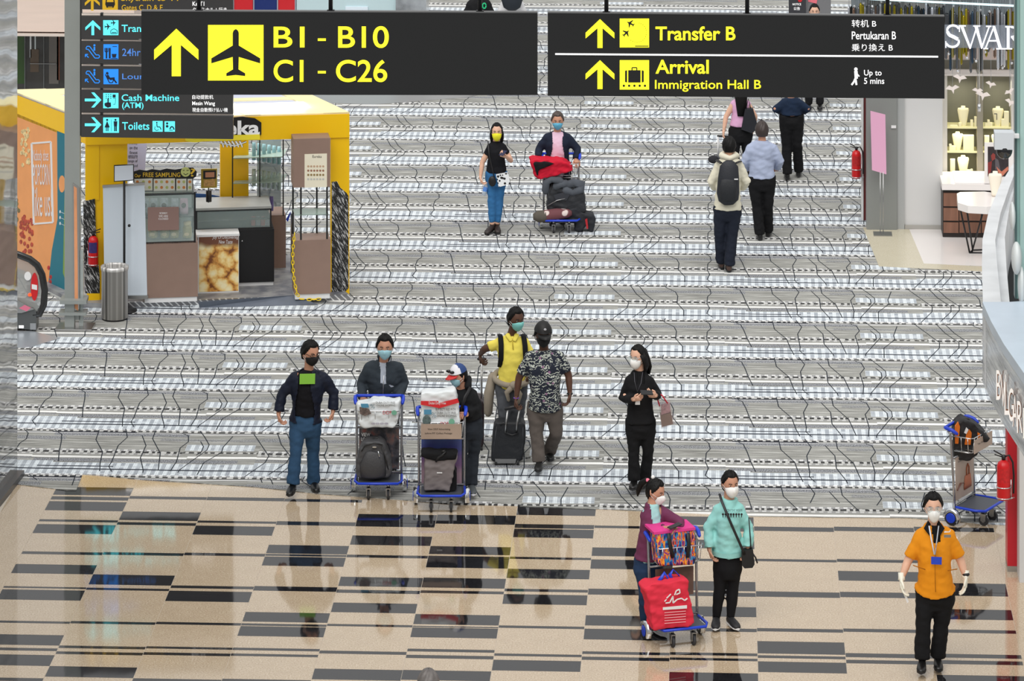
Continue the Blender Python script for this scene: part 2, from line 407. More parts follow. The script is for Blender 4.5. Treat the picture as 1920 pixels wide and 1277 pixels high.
STEP, XO = 0.870, -1.336
Z1 = [ # (centre px x, y0, y1, spans) in photo pixels
 (130,913,928),(300,931,936),(130,931,937),(180,941,958),(300,960,976),(170,975,979),(300,980,985),(440,977,981),(160,984,1001),(440,986.5,1003.5),
 (130,1035,1040),(250,1036,1041),(400,1037,1042),(110,1058.7,1076),(245,1078,1097),(235,1103,1107),(380,1098.5,1103.5),(70,1100,1103),(70,1106,1125),(380,1108.5,1128),
 (60,1164.5,1168.5),(200,1165.5,1170),(360,1167,1171.5),(50,1190,1209.5),(200,1211.7,1216.5),(350,1213,1217),(50,1215,1220),(180,1222.5,1227.5),(340,1224,1229),(40,1227.5,1248),(160,1250,1270),(30,1271,1277),(320,1273,1283),(490,1274,1284),
 (400,932,938),(480,934,939),(590,936,941),(700,964,985),(830,965,982),(570,978,985),(740,981,988),(730,1005,1022.5),(570,1022.5,1038.5),(880,1025,1040),
 (560,1039.5,1043),(720,1041,1046),(870,1043,1048),(565,1044.5,1061.5),(870,1047.5,1065),(710,1082.5,1100),(860,1084,1102.5),(550,1100,1108.5),(700,1106.5,1112.5),(860,1108,1113),
 (700,1131,1149),(530,1148.5,1166.5),(850,1152.5,1171.5),(530,1170,1174),(690,1171,1175),(850,1174.5,1176.5),(520,1175,1193.5),(850,1177.5,1196),(510,1215.5,1220),(675,1221,1226.5),(840,1217.5,1222.5),
 (510,1226.5,1231),(840,1229,1235),(665,1255,1275),(835,1257.5,1276),
 (1040,950,966.5),(1040,983.5,991),(1190,986.5,991),(1040,992.5,1008.5),(1180,1027.5,1043.5),(1030,1045,1049),(1180,1050,1067.5),(1020,1067.5,1085),(1030,1105,1110),(1180,1105,1116),
 (1015,1115,1133.5),(1180,1155,1174),(1020,1174,1178.5),(1170,1180,1200),(1010,1226.5,1231),(1170,1222.5,1227.5),(1170,1232.5,1238.5),(1010,1238.5,1258.5),(1340,1261.5,1290),
 (1340,969,985),(1340,987.5,996),(1500,988.5,996.5),(1660,989,997),(1830,989.5,997.5),(1310,1012,1028),(1340,1048,1052.5),(1500,1049,1053.5),(1660,1049.5,1054),(1330,1090,1107.5),(1340,1111,1118),(1500,1110,1120),(1660,1111,1121),(1335,1137.5,1156),
 (1670,1072,1090),(1790,1093.5,1111.5),(1340,1178,1184),(1500,1179,1185),(1670,1180,1186),(1820,1181,1187),(1505,1203.5,1226.5),(1335,1224,1229),(1505,1230,1235),(1670,1226,1233.5),(1830,1227,1234),
 (1335,1234,1238.5),(1505,1241.5,1261.5),(1670,1238.5,1245),(1830,1239,1246),(1800,1142.5,1161.5),(1800,1266,1290),(1850,1112,1118),(1660,1053,1055)]
def colx(k): return XO + STEP * k
cols = {}
for cx0, y0, y1 in Z1:
    a, b = G(cx0, y1), G(cx0, y0); k = math.floor(((a.x + b.x) / 2 - XO) / STEP)
    cols.setdefault(k, []).append((a.y, b.y))
# columns nearer than the frame's lower edge and further sideways only continue the rhythm
uA = MB(); uA.box(-.5, .5, -.5, .5, -1, 0); mL = uA.mesh('tile'); mL.materials.append(GL); mD = uA.mesh('tile'); mD.materials.append(GD)
ntile = 0
def edge_y(x):
    for a, b in zip(near, near[1:]):
        if a.x <= x <= b.x: return a.y + (b.y - a.y) * (x - a.x) / max(b.x - a.x, 1e-6)
    return 45.0
def put_tile(x0, x1, y0, y1, me):
    g_ = 0.0022
    if y1 - y0 < 0.012: return
    o = link('tile', me, granite_floor); o.location = ((x0 + x1) / 2, (y0 + y1) / 2, 0.0); o.scale = (x1 - x0 - 2 * g_, y1 - y0 - 2 * g_ * .7, 0.012)
BOT = G(960, 1300).y
for k in range(-8, 6):
    x0, x1 = colx(k), colx(k + 1); top = max(edge_y(x0), edge_y(x1), edge_y((x0 + x1) / 2)) + 0.02
    if k <= -8: x0 = -7.90
    st = sorted((max(a, BOT - 1), b) for a, b in cols.get(k, [])); y = BOT - 0.6
    clean = []
    for a, b in st:
        if clean and a < clean[-1][1] + 0.006: a = clean[-1][1] + 0.006
        if b > a + 0.012: clean.append((a, b))
    for a, b in clean:
        if a - y > 2.2: put_tile(x0, x1, y, (y + a) / 2, mL); put_tile(x0, x1, (y + a) / 2, a, mL)
        elif a > y: put_tile(x0, x1, y, a, mL)
        put_tile(x0, x1, a, b, mD); y = b
    if top > y: put_tile(x0, x1, y, top, mL)
# grey path patch, beige threshold and white shop floor lying level with the carpet
def inlay(pix, m, z=0.012, name='trim', th=0.006):
    mb = MB(); mb.prism([G(x, y, z) for x, y in pix], V((0, 0, -th))); return struct(mb.build(name, m))
inlay([(560, 176), (905, 176), (880, 182), (800, 188), (700, 196), (600, 192)], mat('grey_path', (0.55, 0.55, 0.55), 0.35), name='trim')
BM = granite('cream_marble', (0.80, 0.77, 0.68), (0.74, 0.70, 0.60), (0.85, 0.82, 0.75), 0.15, 1.5)
inlay([(1618, 426), (1705, 430), (1732, 494), (1850, 500), (1930, 502), (1930, 512), (1850, 509), (1648, 499)], BM)
WSF = mat('white_shop_tile', (0.90, 0.88, 0.87), 0.12)
mb = MB(); mb.prism([G(x, y, 0.012) for x, y in [(1705, 430), (1990, 425), (1990, 506), (1850, 499), (1732, 494)]], V((0, 0, -.006))); wf = struct(mb.build('floor', WSF))
# ================================================================== hanging signs
SGN = mat('sign_charcoal', (0.155, 0.155, 0.155), 0.45, spec=0.3)
YEL = mat('lit_yellow', (1.0, 0.96, 0.16), 0.5, emit=0.9); DKY = mat('dim_yellow', (0.78, 0.62, 0.10), 0.5, emit=0.35)
CYN = mat('lit_cyan', (0.35, 0.90, 0.95), 0.5, emit=0.75); BLU = mat('lit_blue', (0.12, 0.50, 0.88), 0.5, emit=0.6)
LBL = mat('lit_pale_blue', (0.30, 0.52, 0.85), 0.5, emit=0.35); WLT = mat('lit_white', (0.97, 0.97, 0.97), 0.5, emit=0.7)
def icon(mb, pl, box, shapes, d0=0.002, d1=0.004):
    x0, y0, x1, y1 = box; w_, h_ = x1 - x0, y1 - y0
    m = lambda p: (x0 + p[0] * w_, y0 + p[1] * h_)
    for s in shapes:
        if s[0] == 'p': mb.ppoly(pl, [m(p) for p in s[1]], d0, d1)
        elif s[0] == 'c': mb.pcirc(pl, *m(s[1]), s[2] * w_, (s[3] if len(s) > 3 else s[2]) * h_, d0, d1)
        elif s[0] == 'l': mb.pline(pl, [m(p) for p in s[1]], s[2] * w_, d0, d1)
def arrow(mb, pl, x0, y0, x1, y1, t, kind='up'):
    if kind == 'up':
        c = (x0 + x1) / 2; h = (x1 - x0) / 2; s = (y1 - y0) * .45
        mb.ppoly(pl, [(c - t / 2, y1), (c - t / 2, y0 + t), (c + t / 2, y0 + t), (c + t / 2, y1)], 0, .0035)
        mb.ppoly(pl, [(c, y0), (c, y0 + t * 1.35), (x0, y0 + h * .95 + t * 1.1), (x0, y0 + h * .95)], 0, .004)
        mb.ppoly(pl, [(c, y0), (x1, y0 + h * .95), (x1, y0 + h * .95 + t * 1.1), (c, y0 + t * 1.35)], 0, .004)
    else:
        c = (y0 + y1) / 2; h = (y1 - y0) / 2
        mb.ppoly(pl, [(x0, c - t / 2), (x1 - t, c - t / 2), (x1 - t, c + t / 2), (x0, c + t / 2)], 0, .0035)
        mb.ppoly(pl, [(x1, c), (x1 - t * 1.35, c), (x1 - h * .95 - t * 1.1, y0), (x1 - h * .95, y0)], 0, .004)
        mb.ppoly(pl, [(x1, c), (x1 - h * .95, y1), (x1 - h * .95 - t * 1.1, y1), (x1 - t * 1.35, c)], 0, .004)
PLANE = [('p', [(.46,.10),(.50,.07),(.54,.10),(.555,.14),(.555,.37),(.94,.60),(.94,.69),(.555,.575),(.55,.80),(.67,.87),(.67,.92),(.50,.90),(.33,.92),(.33,.87),(.45,.80),(.445,.575),(.06,.69),(.06,.60),(.445,.37),(.445,.14)])]
# left hanging sign
SP = Pl(CAMP + ray(640, 100) * (25.0 / ray(640, 100).length), RH + V((0, 0, 0)))
def sign_panel(name, label, pix, rods, cat='sign'):
    pl = SP; c = pl.w((pix[0][0] + pix[2][0]) / 2, pix[2][1])
    t = thing(name, label, cat, c)
    mb = MB(); mb.ppoly(pl, pix, -.035, 0.0); pan = mb.build('panel', SGN, t)
    e = MB(); (ax, ay), (bx, by) = pix[0], pix[1]; e.ppoly(pl, [(ax, ay - 1.4), (bx, by - 1.4), (bx, by + .8), (ax, ay + .8)], -.036, .002); e.build('top_edge', mat('sign_edge', (.38, .38, .38), .4), t)
    for rx, ry in rods:
        r = MB(); a = pl.w(rx, ry, -.018); r.tube([a, a + V((0, 0, 1.6))], 0.013); r.build('hanging_rod', BLK, t)
        f = MB(); f.pbox(pl, rx - 7, ry - 2.5, rx + 7, ry + .5, -.034, -.004); f.build('rod_bracket', BLK, t)
    return t
t = sign_panel('hanging_sign', 'wide charcoal hanging sign with large yellow arrow, aeroplane square and two gate ranges', [(265, 21), (1008, 24), (1008, 178.5), (265, 177.5)], [(373, 21), (620, 22), (900, 23)])
mb = MB(); arrow(mb, SP, 289, 54, 372, 143, 17); mb.build('arrow', YEL, t)
mb = MB(); mb.ppoly(SP, [(390, 47), (494, 47), (494, 151), (390, 151)], 0, .003); ic = mb.build('pictogram', YEL, t)
mb = MB(); icon(mb, SP, (390, 47, 494, 151), PLANE, .003, .005); mb.build('aeroplane_symbol', SGN, ic)
for s, b in (('B1', (513, 50, 571, 89)), ('-', (596, 72, 611, 76.5)), ('B10', (634, 49, 729, 90)), ('C1', (513, 112, 569, 154)), ('-', (596, 133, 611, 137.5)), ('C26', (630, 112, 726, 154))):
    if s == '-':
        mb = MB(); mb.pbox(SP, *b, 0, .004); mb.build('dash', YEL, t)
    else: text(s, SP, b, YEL, t, bold=.012)
# right hanging sign
t = sign_panel('hanging_sign', 'wide charcoal hanging sign with yellow transfer and arrival lines split by a white rule', [(1027, 24), (1771, 31), (1771, 185), (1027, 179.5)], [(1137, 25), (1401, 28), (1664, 30)])
for y in (36, 113):
    mb = MB(); arrow(mb, SP, 1098, y, 1152, y + 54, 9.5); mb.build('arrow', YEL, t)
mb = MB(); mb.ppoly(SP, [(1162, 35), (1217, 35), (1217, 89), (1162, 89)], 0, .003); ic = mb.build('pictogram', YEL, t)
mb = MB()
sm = [(.5,0),(.6,.3),(1,.55),(1,.65),(.6,.55),(.58,.85),(.72,.95),(.72,1),(.5,.96),(.28,1),(.28,.95),(.42,.85),(.4,.55),(0,.65),(0,.55),(.4,.3)]
def rot(pts, a, c, s): return [(c[0] + s * ((x - .5) * math.cos(a) - (y - .5) * math.sin(a)), c[1] + s * ((x - .5) * math.sin(a) + (y - .5) * math.cos(a))) for x, y in pts]
icon(mb, SP, (1162, 35, 1217, 89), [('p', rot(sm, -1.1, (.36, .17), .28)), ('p', rot(sm, .8, (.22, .50), .28)), ('p', [(.52, .94), (.98, .94), (.98, .97), (.52, .97)])] + [('c', (.58 + .33 * math.cos(a / 9.), .48 + .34 * math.sin(a / 9.)), .012) for a in range(-12, 22, 2)], .003, .005)
mb.build('aeroplane_symbol', SGN, ic)
mb = MB(); mb.ppoly(SP, [(1162, 113), (1217, 113), (1217, 168), (1162, 168)], 0, .003); ic = mb.build('pictogram', YEL, t)
mb = MB(); icon(mb, SP, (1162, 113, 1217, 168), [('p', [(.18,.36),(.25,.34),(.25,.76),(.18,.74)]), ('p', [(.29,.34),(.71,.34),(.71,.76),(.29,.76)]), ('p', [(.75,.34),(.82,.36),(.82,.74),(.75,.76)]), ('l', [(.42,.34),(.42,.25),(.58,.25),(.58,.34)], .035)] + [('c', (x, .87), .04) for x in (.14, .32, .5, .68, .86)], .003, .005); mb.build('suitcase_symbol', SGN, ic)
for s, b, m_ in (('Transfer B', (1229, 49.5, 1379, 76), YEL), ('Arrival', (1229, 112, 1329, 138.5), YEL), ('Immigration Hall B', (1228, 150, 1427, 172), YEL), ('转机 B', (1597, 37, 1643, 51), WLT), ('Pertukaran B', (1597, 59, 1680, 74), WLT), ('乗り換え B', (1597, 82, 1674, 96), WLT), ('Up to', (1620, 131, 1653, 145), WLT), ('5 mins', (1620, 146, 1658, 157.5), WLT)):
    text(s, SP, b, m_, t, bold=.02)
mb = MB(); mb.ppoly(SP, [(1041, 100), (1759, 105), (1759, 108), (1041, 103)], 0, .004); mb.build('rule_line', WLT, t)
mb = MB(); B_ = (1596, 127, 1612, 160); icon(mb, SP, B_, [('c', (.55, .09), .20, .10), ('p', [(.35,.2),(.75,.2),(.78,.62),(.42,.62)]), ('l', [(.5,.6),(.62,.98)], .22), ('l', [(.5,.6),(.30,.82),(.05,.98)], .2), ('l', [(.5,.25),(.95,.5)], .14)], 0, .004); mb.build('walking_figure', WLT, t)
# ================================================================== totem with direction panels
TP = Pl(G(135, 616)); root = TP.o
t = thing('direction_totem', 'grey steel direction post carrying six dark panels with blue and yellow lettering', 'signpost', root)
GRY = mat('grey_steel_post', (0.60, 0.62, 0.61), 0.35, 0.3, var=0.05, vscale=2)
mb = MB(); mb.pbox(TP, 121, -40, 150, 600, -.12, .0); post = mb.build('post', GRY, t)
mb = MB(); mb.pbox(TP, 150, -40, 153, 255, -.10, -.005); mb.build('post_shadow_gap', BLK, t)
pan = [(-30, 18.5), (30, 73), (77, 119.5), (124, 165.5), (168.5, 211), (216, 258)]
for i, (y0, y1) in enumerate(pan):
    mb = MB(); mb.ppoly(TP, [(152, y0), (437, y0 + 3.0), (437, y1 + 3.0), (152, y1 - 1)], -.08, .03); mb.build('panel', mat('totem_panel', (.215, .215, .22), .4), t)
for y, x1 in ((26, 437), (74.5, 300), (121, 300), (165.3, 437), (211.5, 437)):
    mb = MB(); mb.ppoly(TP, [(153, y - .6), (x1, y + 1.6), (x1, y + 4.6), (153, y + 2.8)], -.05, .0); mb.build('gap_strip', mat('pale_wood_strip', (.93, .88, .84), .5), t)
    mb = MB(); mb.ppoly(TP, [(188, y - 1), (193, y - 1), (193, y + 4), (188, y + 4)], -.05, .02); mb.build('panel_link', BLK, t)
TQ = TP.off(.03)
mb = MB(); arrow(mb, TQ, 159, -8, 187, 20, 5); mb.build('arrow', DKY, t)
mb = MB(); mb.ppoly(TQ, [(192, -8), (221, -8), (221, 18.5), (192, 18.5)], 0, .003); ic = mb.build('pictogram', DKY, t)
mb = MB(); icon(mb, TQ, (192, -8, 221, 18.5), [('p', [(.25,.1),(.75,.1),(.82,.6),(.72,.85),(.28,.85),(.18,.6)])], .003, .004); mb.build('train_symbol', SGN, ic)
mb = MB(); icon(mb, TQ, (192, -8, 221, 18.5), [('p', [(.32,.15),(.68,.15),(.72,.45),(.28,.45)]), ('p', [(.36,.78),(.64,.78),(.64,.82),(.36,.82)])], .004, .005); mb.build('train_symbol', DKY, ic)
text('Skytrain to T1', TQ, (227, -9, 334, 5), DKY, t, bold=.01); text('Gates C, D & E', TQ, (228, 9, 305, 21), DKY, t, bold=.01)
text('Ke T1', TQ, (361, 3, 383, 11), WLT, t, bold=.01); text('ターミナル 1 行き', TQ, (361, 14, 425, 22), WLT, t, bold=.01)
mb = MB(); arrow(mb, TQ, 160, 38, 188, 66, 5); mb.build('arrow', CYN, t)
for y in (173.5, 220):
    mb = MB(); arrow(mb, TQ, 159, y, 190, y + 28, 5, 'rt'); mb.build('arrow', CYN, t)
def picto(box, m_, shapes, dm=SGN):
    x0, y0, x1, y1 = box; mb = MB(); mb.ppoly(TQ, [(x0, y0), (x1, y0), (x1, y1), (x0, y1)], 0, .003); ic = mb.build('pictogram', m_, t)
    mb = MB(); icon(mb, TQ, box, shapes, .003, .005); mb.build('symbol', dm, ic)
DB = mat('symbol_navy', (.08, .12, .20), .5)
picto((193.5, 38, 222, 66), CYN, [('p', rot(sm, 1.5, (.3, .42), .42)), ('p', rot(sm, 1.5, (.68, .17), .36)), ('l', [(.5,.9),(.5,.68),(.7,.56),(.92,.68),(.92,.9),(.5,.9)], .04), ('l', [(.56,.82),(.86,.82)], .05)], DB)
picto((194, 83, 222, 111), BLU, [('l', [(.2,.25),(.2,.95)], .1), ('l', [(.1,.25),(.1,.5),(.3,.5),(.3,.25)], .05), ('l', [(.42,.25),(.42,.95)], .12), ('p', [(.55,.65),(.88,.65),(.82,.9),(.6,.9)]), ('l', [(.5,.95),(.95,.95)], .04), ('l', [(.6,.15),(.9,.15)], .04)], DB)
picto((194, 129.5, 222, 158), BLU, [('c', (.25, .28), .09), ('l', [(.25,.4),(.4,.65),(.75,.62)], .16), ('l', [(.12,.35),(.4,.9),(.6,.9),(.7,.65)], .06), ('l', [(.7,.7),(.88,.92)], .1)], DB)
picto((193.5, 174.5, 222, 203), CYN, [('c', (x, y), .035) for x in (.2, .35, .5) for y in (.1, .22, .34)] + [('l', [(.32,.35),(.32,.7)], .09), ('p', [(.08,.68),(.2,.62),(.5,.62),(.52,.9),(.3,.97),(.1,.85)]), ('l', [(.72,.1),(.72,.3)], .2), ('l', [(.65,.35),(.82,.35),(.78,.75),(.65,.75)], .03)], DB)
picto((193.5, 220.5, 223, 249), CYN, [('c', (.25, .15), .07), ('p', [(.25,.22),(.42,.65),(.08,.65)]), ('l', [(.2,.6),(.2,.9)], .06), ('l', [(.3,.6),(.3,.9)], .06), ('l', [(.52,.12),(.52,.92)], .025), ('c', (.78, .15), .07), ('p', [(.66,.24),(.9,.24),(.88,.58),(.68,.58)]), ('l', [(.73,.55),(.73,.9)], .08), ('l', [(.83,.55),(.83,.9)], .08)], DB)
picto((286, 227, 305, 247), CYN, [('c', (.42, .15), .08), ('l', [(.42,.25),(.45,.55),(.72,.55),(.85,.8)], .09), ('l', [(.25,.5),(.2,.75),(.4,.9),(.62,.8)], .06)], DB)
picto((308.5, 227.5, 328, 247), CYN, [('c', (.25, .2), .11), ('c', (.25, .48), .13), ('l', [(.5,.75),(.65,.5),(.82,.55),(.92,.8)], .12), ('l', [(.45,.85),(.8,.85)], .06)], DB)
for y in (0, 46.5):
    mb = MB(); mb.pline(TQ, [(161, 91 + y), (163, 87 + y), (168, 87 + y), (180, 103 + y), (185, 103 + y), (187, 106 + y), (185, 109 + y), (178, 109 + y), (166, 93 + y), (161, 92 + y)], 1.6); mb.pcirc(TQ, 177, 85 + y, 2, 2); mb.pline(TQ, [(177, 88 + y), (177, 95 + y)], 3); mb.pline(TQ, [(166, 108 + y), (160, 102 + y), (165, 102 + y)], 1.6); mb.pline(TQ, [(160, 102 + y), (160, 107 + y)], 1.6); mb.build('escalator_symbol', BLU, t)
text('Transit', TQ, (228, 46.5, 284, 60), CYN, t, bold=.012); text('24hr', TQ, (229, 91, 263.5, 105), LBL, t, bold=.004); text('Lounge', TQ, (229, 138, 291, 152), LBL, t, bold=.004)
text('Cash Machine', TQ, (228, 177, 336, 189.5), CYN, t, bold=.012); text('(ATM)', TQ, (229, 192, 269, 206), CYN, t, bold=.012); text('Toilets', TQ, (229, 229, 280, 243.5), CYN, t, bold=.012)
text('自动提款机', TQ, (360.5, 178, 400, 186), WLT, t, bold=.012); text('Mesin Wang', TQ, (360.5, 190, 403, 199.5), WLT, t, bold=.012); text('現金自動預け払い機', TQ, (360.5, 202, 427, 210), WLT, t, bold=.012)
# foot of the totem: narrow lit poster, glass fin and steel base plate
mb = MB(); mb.ppoly(TP, [(136.5, 343), (148.5, 352), (148.5, 580), (138.5, 584)], 0, .02); fr = mb.build('poster_frame', STEEL, t)
mb = MB(); mb.ppoly(TP, [(138.5, 349), (144, 353), (146.5, 583), (140, 578)], .02, .024); mb.build('poster', mat('orange_print', (.88, .60, .42), .4, var=.15, vscale=4), fr)
mb = MB(); mb.pbox(TP, 148, 470, 156, 628, -.05, 0); mb.build('glass_fin', mat('fin_glass', (.7, .74, .73), .05, alpha=.5), t)
mb = MB(); mb.pbox(TP, 114, 559, 164, 566, -.15, .12); mb.pbox(TP, 122, 566, 140, 612, -.08, .05); mb.pbox(TP, 112, 583, 163, 588, -.12, .1); mb.build('base_bracket', GRY, t)
mb = MB(); a = TP.P(0, 0, 0); mb.box(a.x - .19, a.x + .28, a.y - .17, a.y + .17, 0.009, .035); mb.build('base_plate', STEEL, t)
# ================================================================== popcorn kiosk
KY = mat('kiosk_yellow', (.97, .77, .03), .35, spec=.4); KD = mat('taupe_laminate', (.56, .46, .41), .5, var=.05, vscale=6)
CREAM = mat('cream_roof', (.98, .93, .72), .5); LAV = mat('roof_sheet', (.80, .82, .90), .4)
kA, kB = G(164, 573), G(655, 556); kA = V((kA.x, kA.y, 0)); kB = V((kB.x, kB.y, 0))
K = Pl(kA, kB - kA); WK = (kB - kA).length; KL = Pl(kA, kA - G(87, 537)); 
dirL = (G(87, 537) - kA).normalized(); dirR = (G(580, 178, 2.42) - G(655, 213, 2.42)); dirR.z = 0; dirR = dirR.normalized()
kt = thing('popcorn_kiosk', 'yellow square snack kiosk with cream roof standing on the patterned carpet', 'kiosk', (kA + kB) / 2)
ztop = K.uv(655, 213)[1]; zlow = K.uv(655, 257)[1]; LD = 2.3
kD_ = kA + dirL * LD; kC_ = kB + dirR * (LD * .95)
# deck
fa, fb = G(190, 579), G(657, 563)
mb = MB(); dk = [V((p.x, p.y, .07)) for p in (fa, fb, kC_ + V((.1, 0, 0)), kD_ - V((.1, 0, 0)), kA - V((.12, .1, 0)))]; mb.prism(dk, V((0, 0, -.064)))
DECK = NT('worn_grey_deck', .5); c_ = DECK.ramp(DECK.noise(DECK.t.outputs['Object'], 5, 4), [(.35, (.42, .43, .46)), (.65, (.62, .62, .62))]); DECK = DECK.out(c_)
mb.build('deck', DECK, kt)
CKM = NT('checker_plate', .3); CKM.b.inputs['Metallic'].default_value = .6
q = CKM.xyz(CKM.t.outputs['Object']); a_ = CKM.math('SINE', CKM.math('MULTIPLY', CKM.math('ADD', q[0], q[2]), 75)); CKM = CKM.out(CKM.ramp(a_, [(.55, (.55, .55, .56)), (.75, (.93, .93, .93))]))
Kf = Pl(V((fa.x, fa.y, 0)), V((fb.x - fa.x, fb.y - fa.y, 0))); mb = MB(); mb.fbox(Kf, 0, (V((fb.x - fa.x, fb.y - fa.y, 0))).length, .008, .076, -.02, .012); mb.build('edge_plate', CKM, kt)
# fascia boards
mb = MB(); mb.fbox(K, -.02, WK, zlow, ztop, -.12, .02); mb.build('fascia', KY, kt)
mb = MB(); mb.prism([kA + V((0, 0, zlow)), kA + V((0, 0, ztop)), kD_ + V((0, 0, ztop)), kD_ + V((0, 0, zlow))], V((.08, .05, 0))); mb.build('fascia', KY, kt)
mb = MB(); mb.prism([kB + V((-.01, 0, zlow)), kB + V((-.01, 0, ztop)), kC_ + V((0, 0, ztop)), kC_ + V((0, 0, zlow))], V((-.1, 0, 0))); mb.build('fascia', KY, kt)
mb = MB(); mb.prism([kD_ + V((0, 0, zlow)), kD_ + V((0, 0, ztop)), kC_ + V((0, 0, ztop)), kC_ + V((0, 0, zlow))], V((0, -.1, 0))); mb.build('fascia', KY, kt)
# roof: sheets with cream battens
def mixp(a, b, t): return a + (b - a) * t
zt = V((0, 0, ztop + .004))
mb = MB(); mb.prism([p + zt for p in (kA, kB, kC_, kD_)], V((0, 0, -.02))); mb.build('roof_sheet', LAV, kt)
for s_, t_ in ((0, .18), (.46, .54), (.82, 1.0)):
    mb = MB(); mb.prism([mixp(mixp(kA, kD_, s_), mixp(kB, kC_, s_), u_) + zt for u_ in (0, 1)] + [mixp(mixp(kA, kD_, t_), mixp(kB, kC_, t_), u_) + zt for u_ in (1, 0)], V((0, 0, .012))); mb.build('roof_batten', CREAM, kt)
for s_, t_ in ((0, .13), (.30, .36), (.60, .66), (.90, 1.0)):
    mb = MB(); mb.prism([mixp(kA, kB, s_) + zt, mixp(kA, kB, t_) + zt, mixp(kD_, kC_, t_) + zt, mixp(kD_, kC_, s_) + zt], V((0, 0, .016))); mb.build('roof_batten', CREAM, kt)
# corner posts / panels
mb = MB(); mb.pbox(K, 620, 256, 655, 556, -.10, 0); post = mb.build('corner_post', KY, kt)
INK = NT('sketch_print', .6); q = INK.xyz(INK.t.outputs['Object'])
n_ = INK.noise(INK.comb(INK.math('MULTIPLY', INK.math('ADD', q[0], INK.math('MULTIPLY', q[2], .5)), 55), INK.math('MULTIPLY', q[2], 9), 0), 1, 4, .7)
INK = INK.out(INK.ramp(n_, [(.52, (.10, .10, .10)), (.62, (.88, .88, .88))]))
mb = MB(); mb.ppoly(K, [(622, 341), (632, 340), (638, 352), (650, 362), (653.5, 368), (653.5, 540), (640, 556), (622, 556)], 0, .004); mb.build('sketch_panel', INK, kt)
mb = MB(); mb.pbox(K, 166, 256, 239, 572, -.08, -.01); mb.build('wall_panel', KY, kt)
mb = MB(); mb.pbox(K, 160, 256, 186, 375, -.06, 0); mb.build('corner_post', KY, kt); mb = MB(); mb.pbox(K, 163, 548, 187, 573, -.06, .01); mb.build('post_foot', KY, kt)
mb = MB(); mb.ppoly(K, [(156, 378), (178, 373), (180, 440), (187, 520), (187, 550), (160, 550), (157, 470)], 0, .012); mb.build('sketch_panel', INK, kt)
# back yellow post (behind the counters)
KB = K.off(-1.15)
mb = MB(); mb.pbox(KB, 413, 240, 466, 372, -.1, 0); mb.build('rear_post', KY, kt)
# logo on the fascia
LG = mat('logo_white', (.97, .97, .97), .4); LK = mat('logo_black', (.05, .05, .05), .4); LYE = mat('logo_yellow', (.98, .90, .20), .4)
K2 = K.off(.02)
mb = MB(); mb.ppoly(K2, [(352, 236), (372, 226), (420, 222), (455, 219), (478, 222), (490, 230), (490, 252), (482, 262), (440, 263), (360, 263)], 0, .02); mb.build('logo_plate', LK, kt)
text('Eureka', K2, (358, 226, 487, 253), LG, kt, d=.024, bold=.03); mb = MB(); mb.pbox(K2, 356, 255, 487, 261, .02, .028); mb.build('logo_underline', LYE, kt)
mb = MB(); mb.pcirc(K2, 365, 262, 18, 5, 0, .03); mb.build('logo_popcorn', LYE, kt)
for nm, m_, gx in (('logo_leaf', LK, 1.6), ('logo_leaf', LG, 0)):
    mb = MB(); dd = .024 if gx else .03
    mb.pline(K2, [(412, 268), (440, 274), (462, 266)], 1.6 + gx, 0, dd)
    for x in (418, 425, 432, 439, 446, 453):
        mb.pline(K2, [(x, 271), (x - 4, 265)], 3 + gx, 0, dd); mb.pline(K2, [(x, 271), (x + 1, 276)], 2.4 + gx, 0, dd)
    mb.build(nm, m_, kt)
# side wall with the printed mural
ORG = mat('orange_mural', (.93, .63, .38), .5, var=.06, vscale=3)
TEAL = mat('teal_mural', (.10, .45, .52), .5)
mb = MB(); mb.prism([KL.w(x, y) for x, y in [(20, 208), (124, 252), (124, 551), (20, 508)]], KL.n * -.06); wl = mb.build('side_wall', ORG, kt)
mb = MB(); mb.ppoly(KL, [(107, 246), (124, 252), (124, 551), (90, 538), (97, 470), (108, 410)], 0, .003); mb.build('mural_print', TEAL, wl)
mb = MB(); mb.ppoly(KL, [(121, 360), (124, 362), (124, 530), (118, 512)], 0, .005); mb.build('mural_print', mat('leaf_mural', (.50, .62, .25), .5), wl)
mb = MB(); mb.pline(KL, [(59, 269), (95, 266), (99, 417), (63, 420), (59, 269)], 3.2, 0, .006); mb.build('mural_frame', WHT, wl)
for s, b in (('Nobody does', (61.5, 281, 91, 308)), ('POPCORN', (62, 308, 93, 347)), ('like us!', (63, 351, 97, 406))): text(s, KL, b, WHT, kt, d=.006, bold=.0)
rnd = random.Random(4)
for (cx, cy, w_, h_, n_, c_, nm) in ((47, 277, 8, 38, 26, (.90, .80, .58), 'nut_print'), (49, 440, 11, 34, 34, (.72, .30, .22), 'berry_print'), (33, 395, 3, 22, 8, (.50, .45, .30), 'leaf_print'), (91, 525, 4, 28, 8, (.75, .2, .2), 'chilli_print')):
    for i in range(n_):
        mb = MB(); mb.pcirc(KL, cx + rnd.uniform(-w_, w_), cy + rnd.uniform(-h_, h_), 2.6, 4.2, 0, .004 + i * .0001, 8); mb.build(nm, mat(nm, c_, .6, var=.5, vscale=25), wl)
mb = MB(); mb.pcirc(KL, 116, 345, 6, 16, 0, .006); mb.build('badge_print', ORG, wl)
mb = MB(); [mb.pcirc(KL, 112.5, y, 1.3, 3, 0, .006, 8) for y in (397, 408, 419)]; [mb.pbox(KL, 115, y - 1.5, 122, y + 2, 0, .006) for y in (399, 410, 421)]; mb.build('contact_print', WHT, wl)
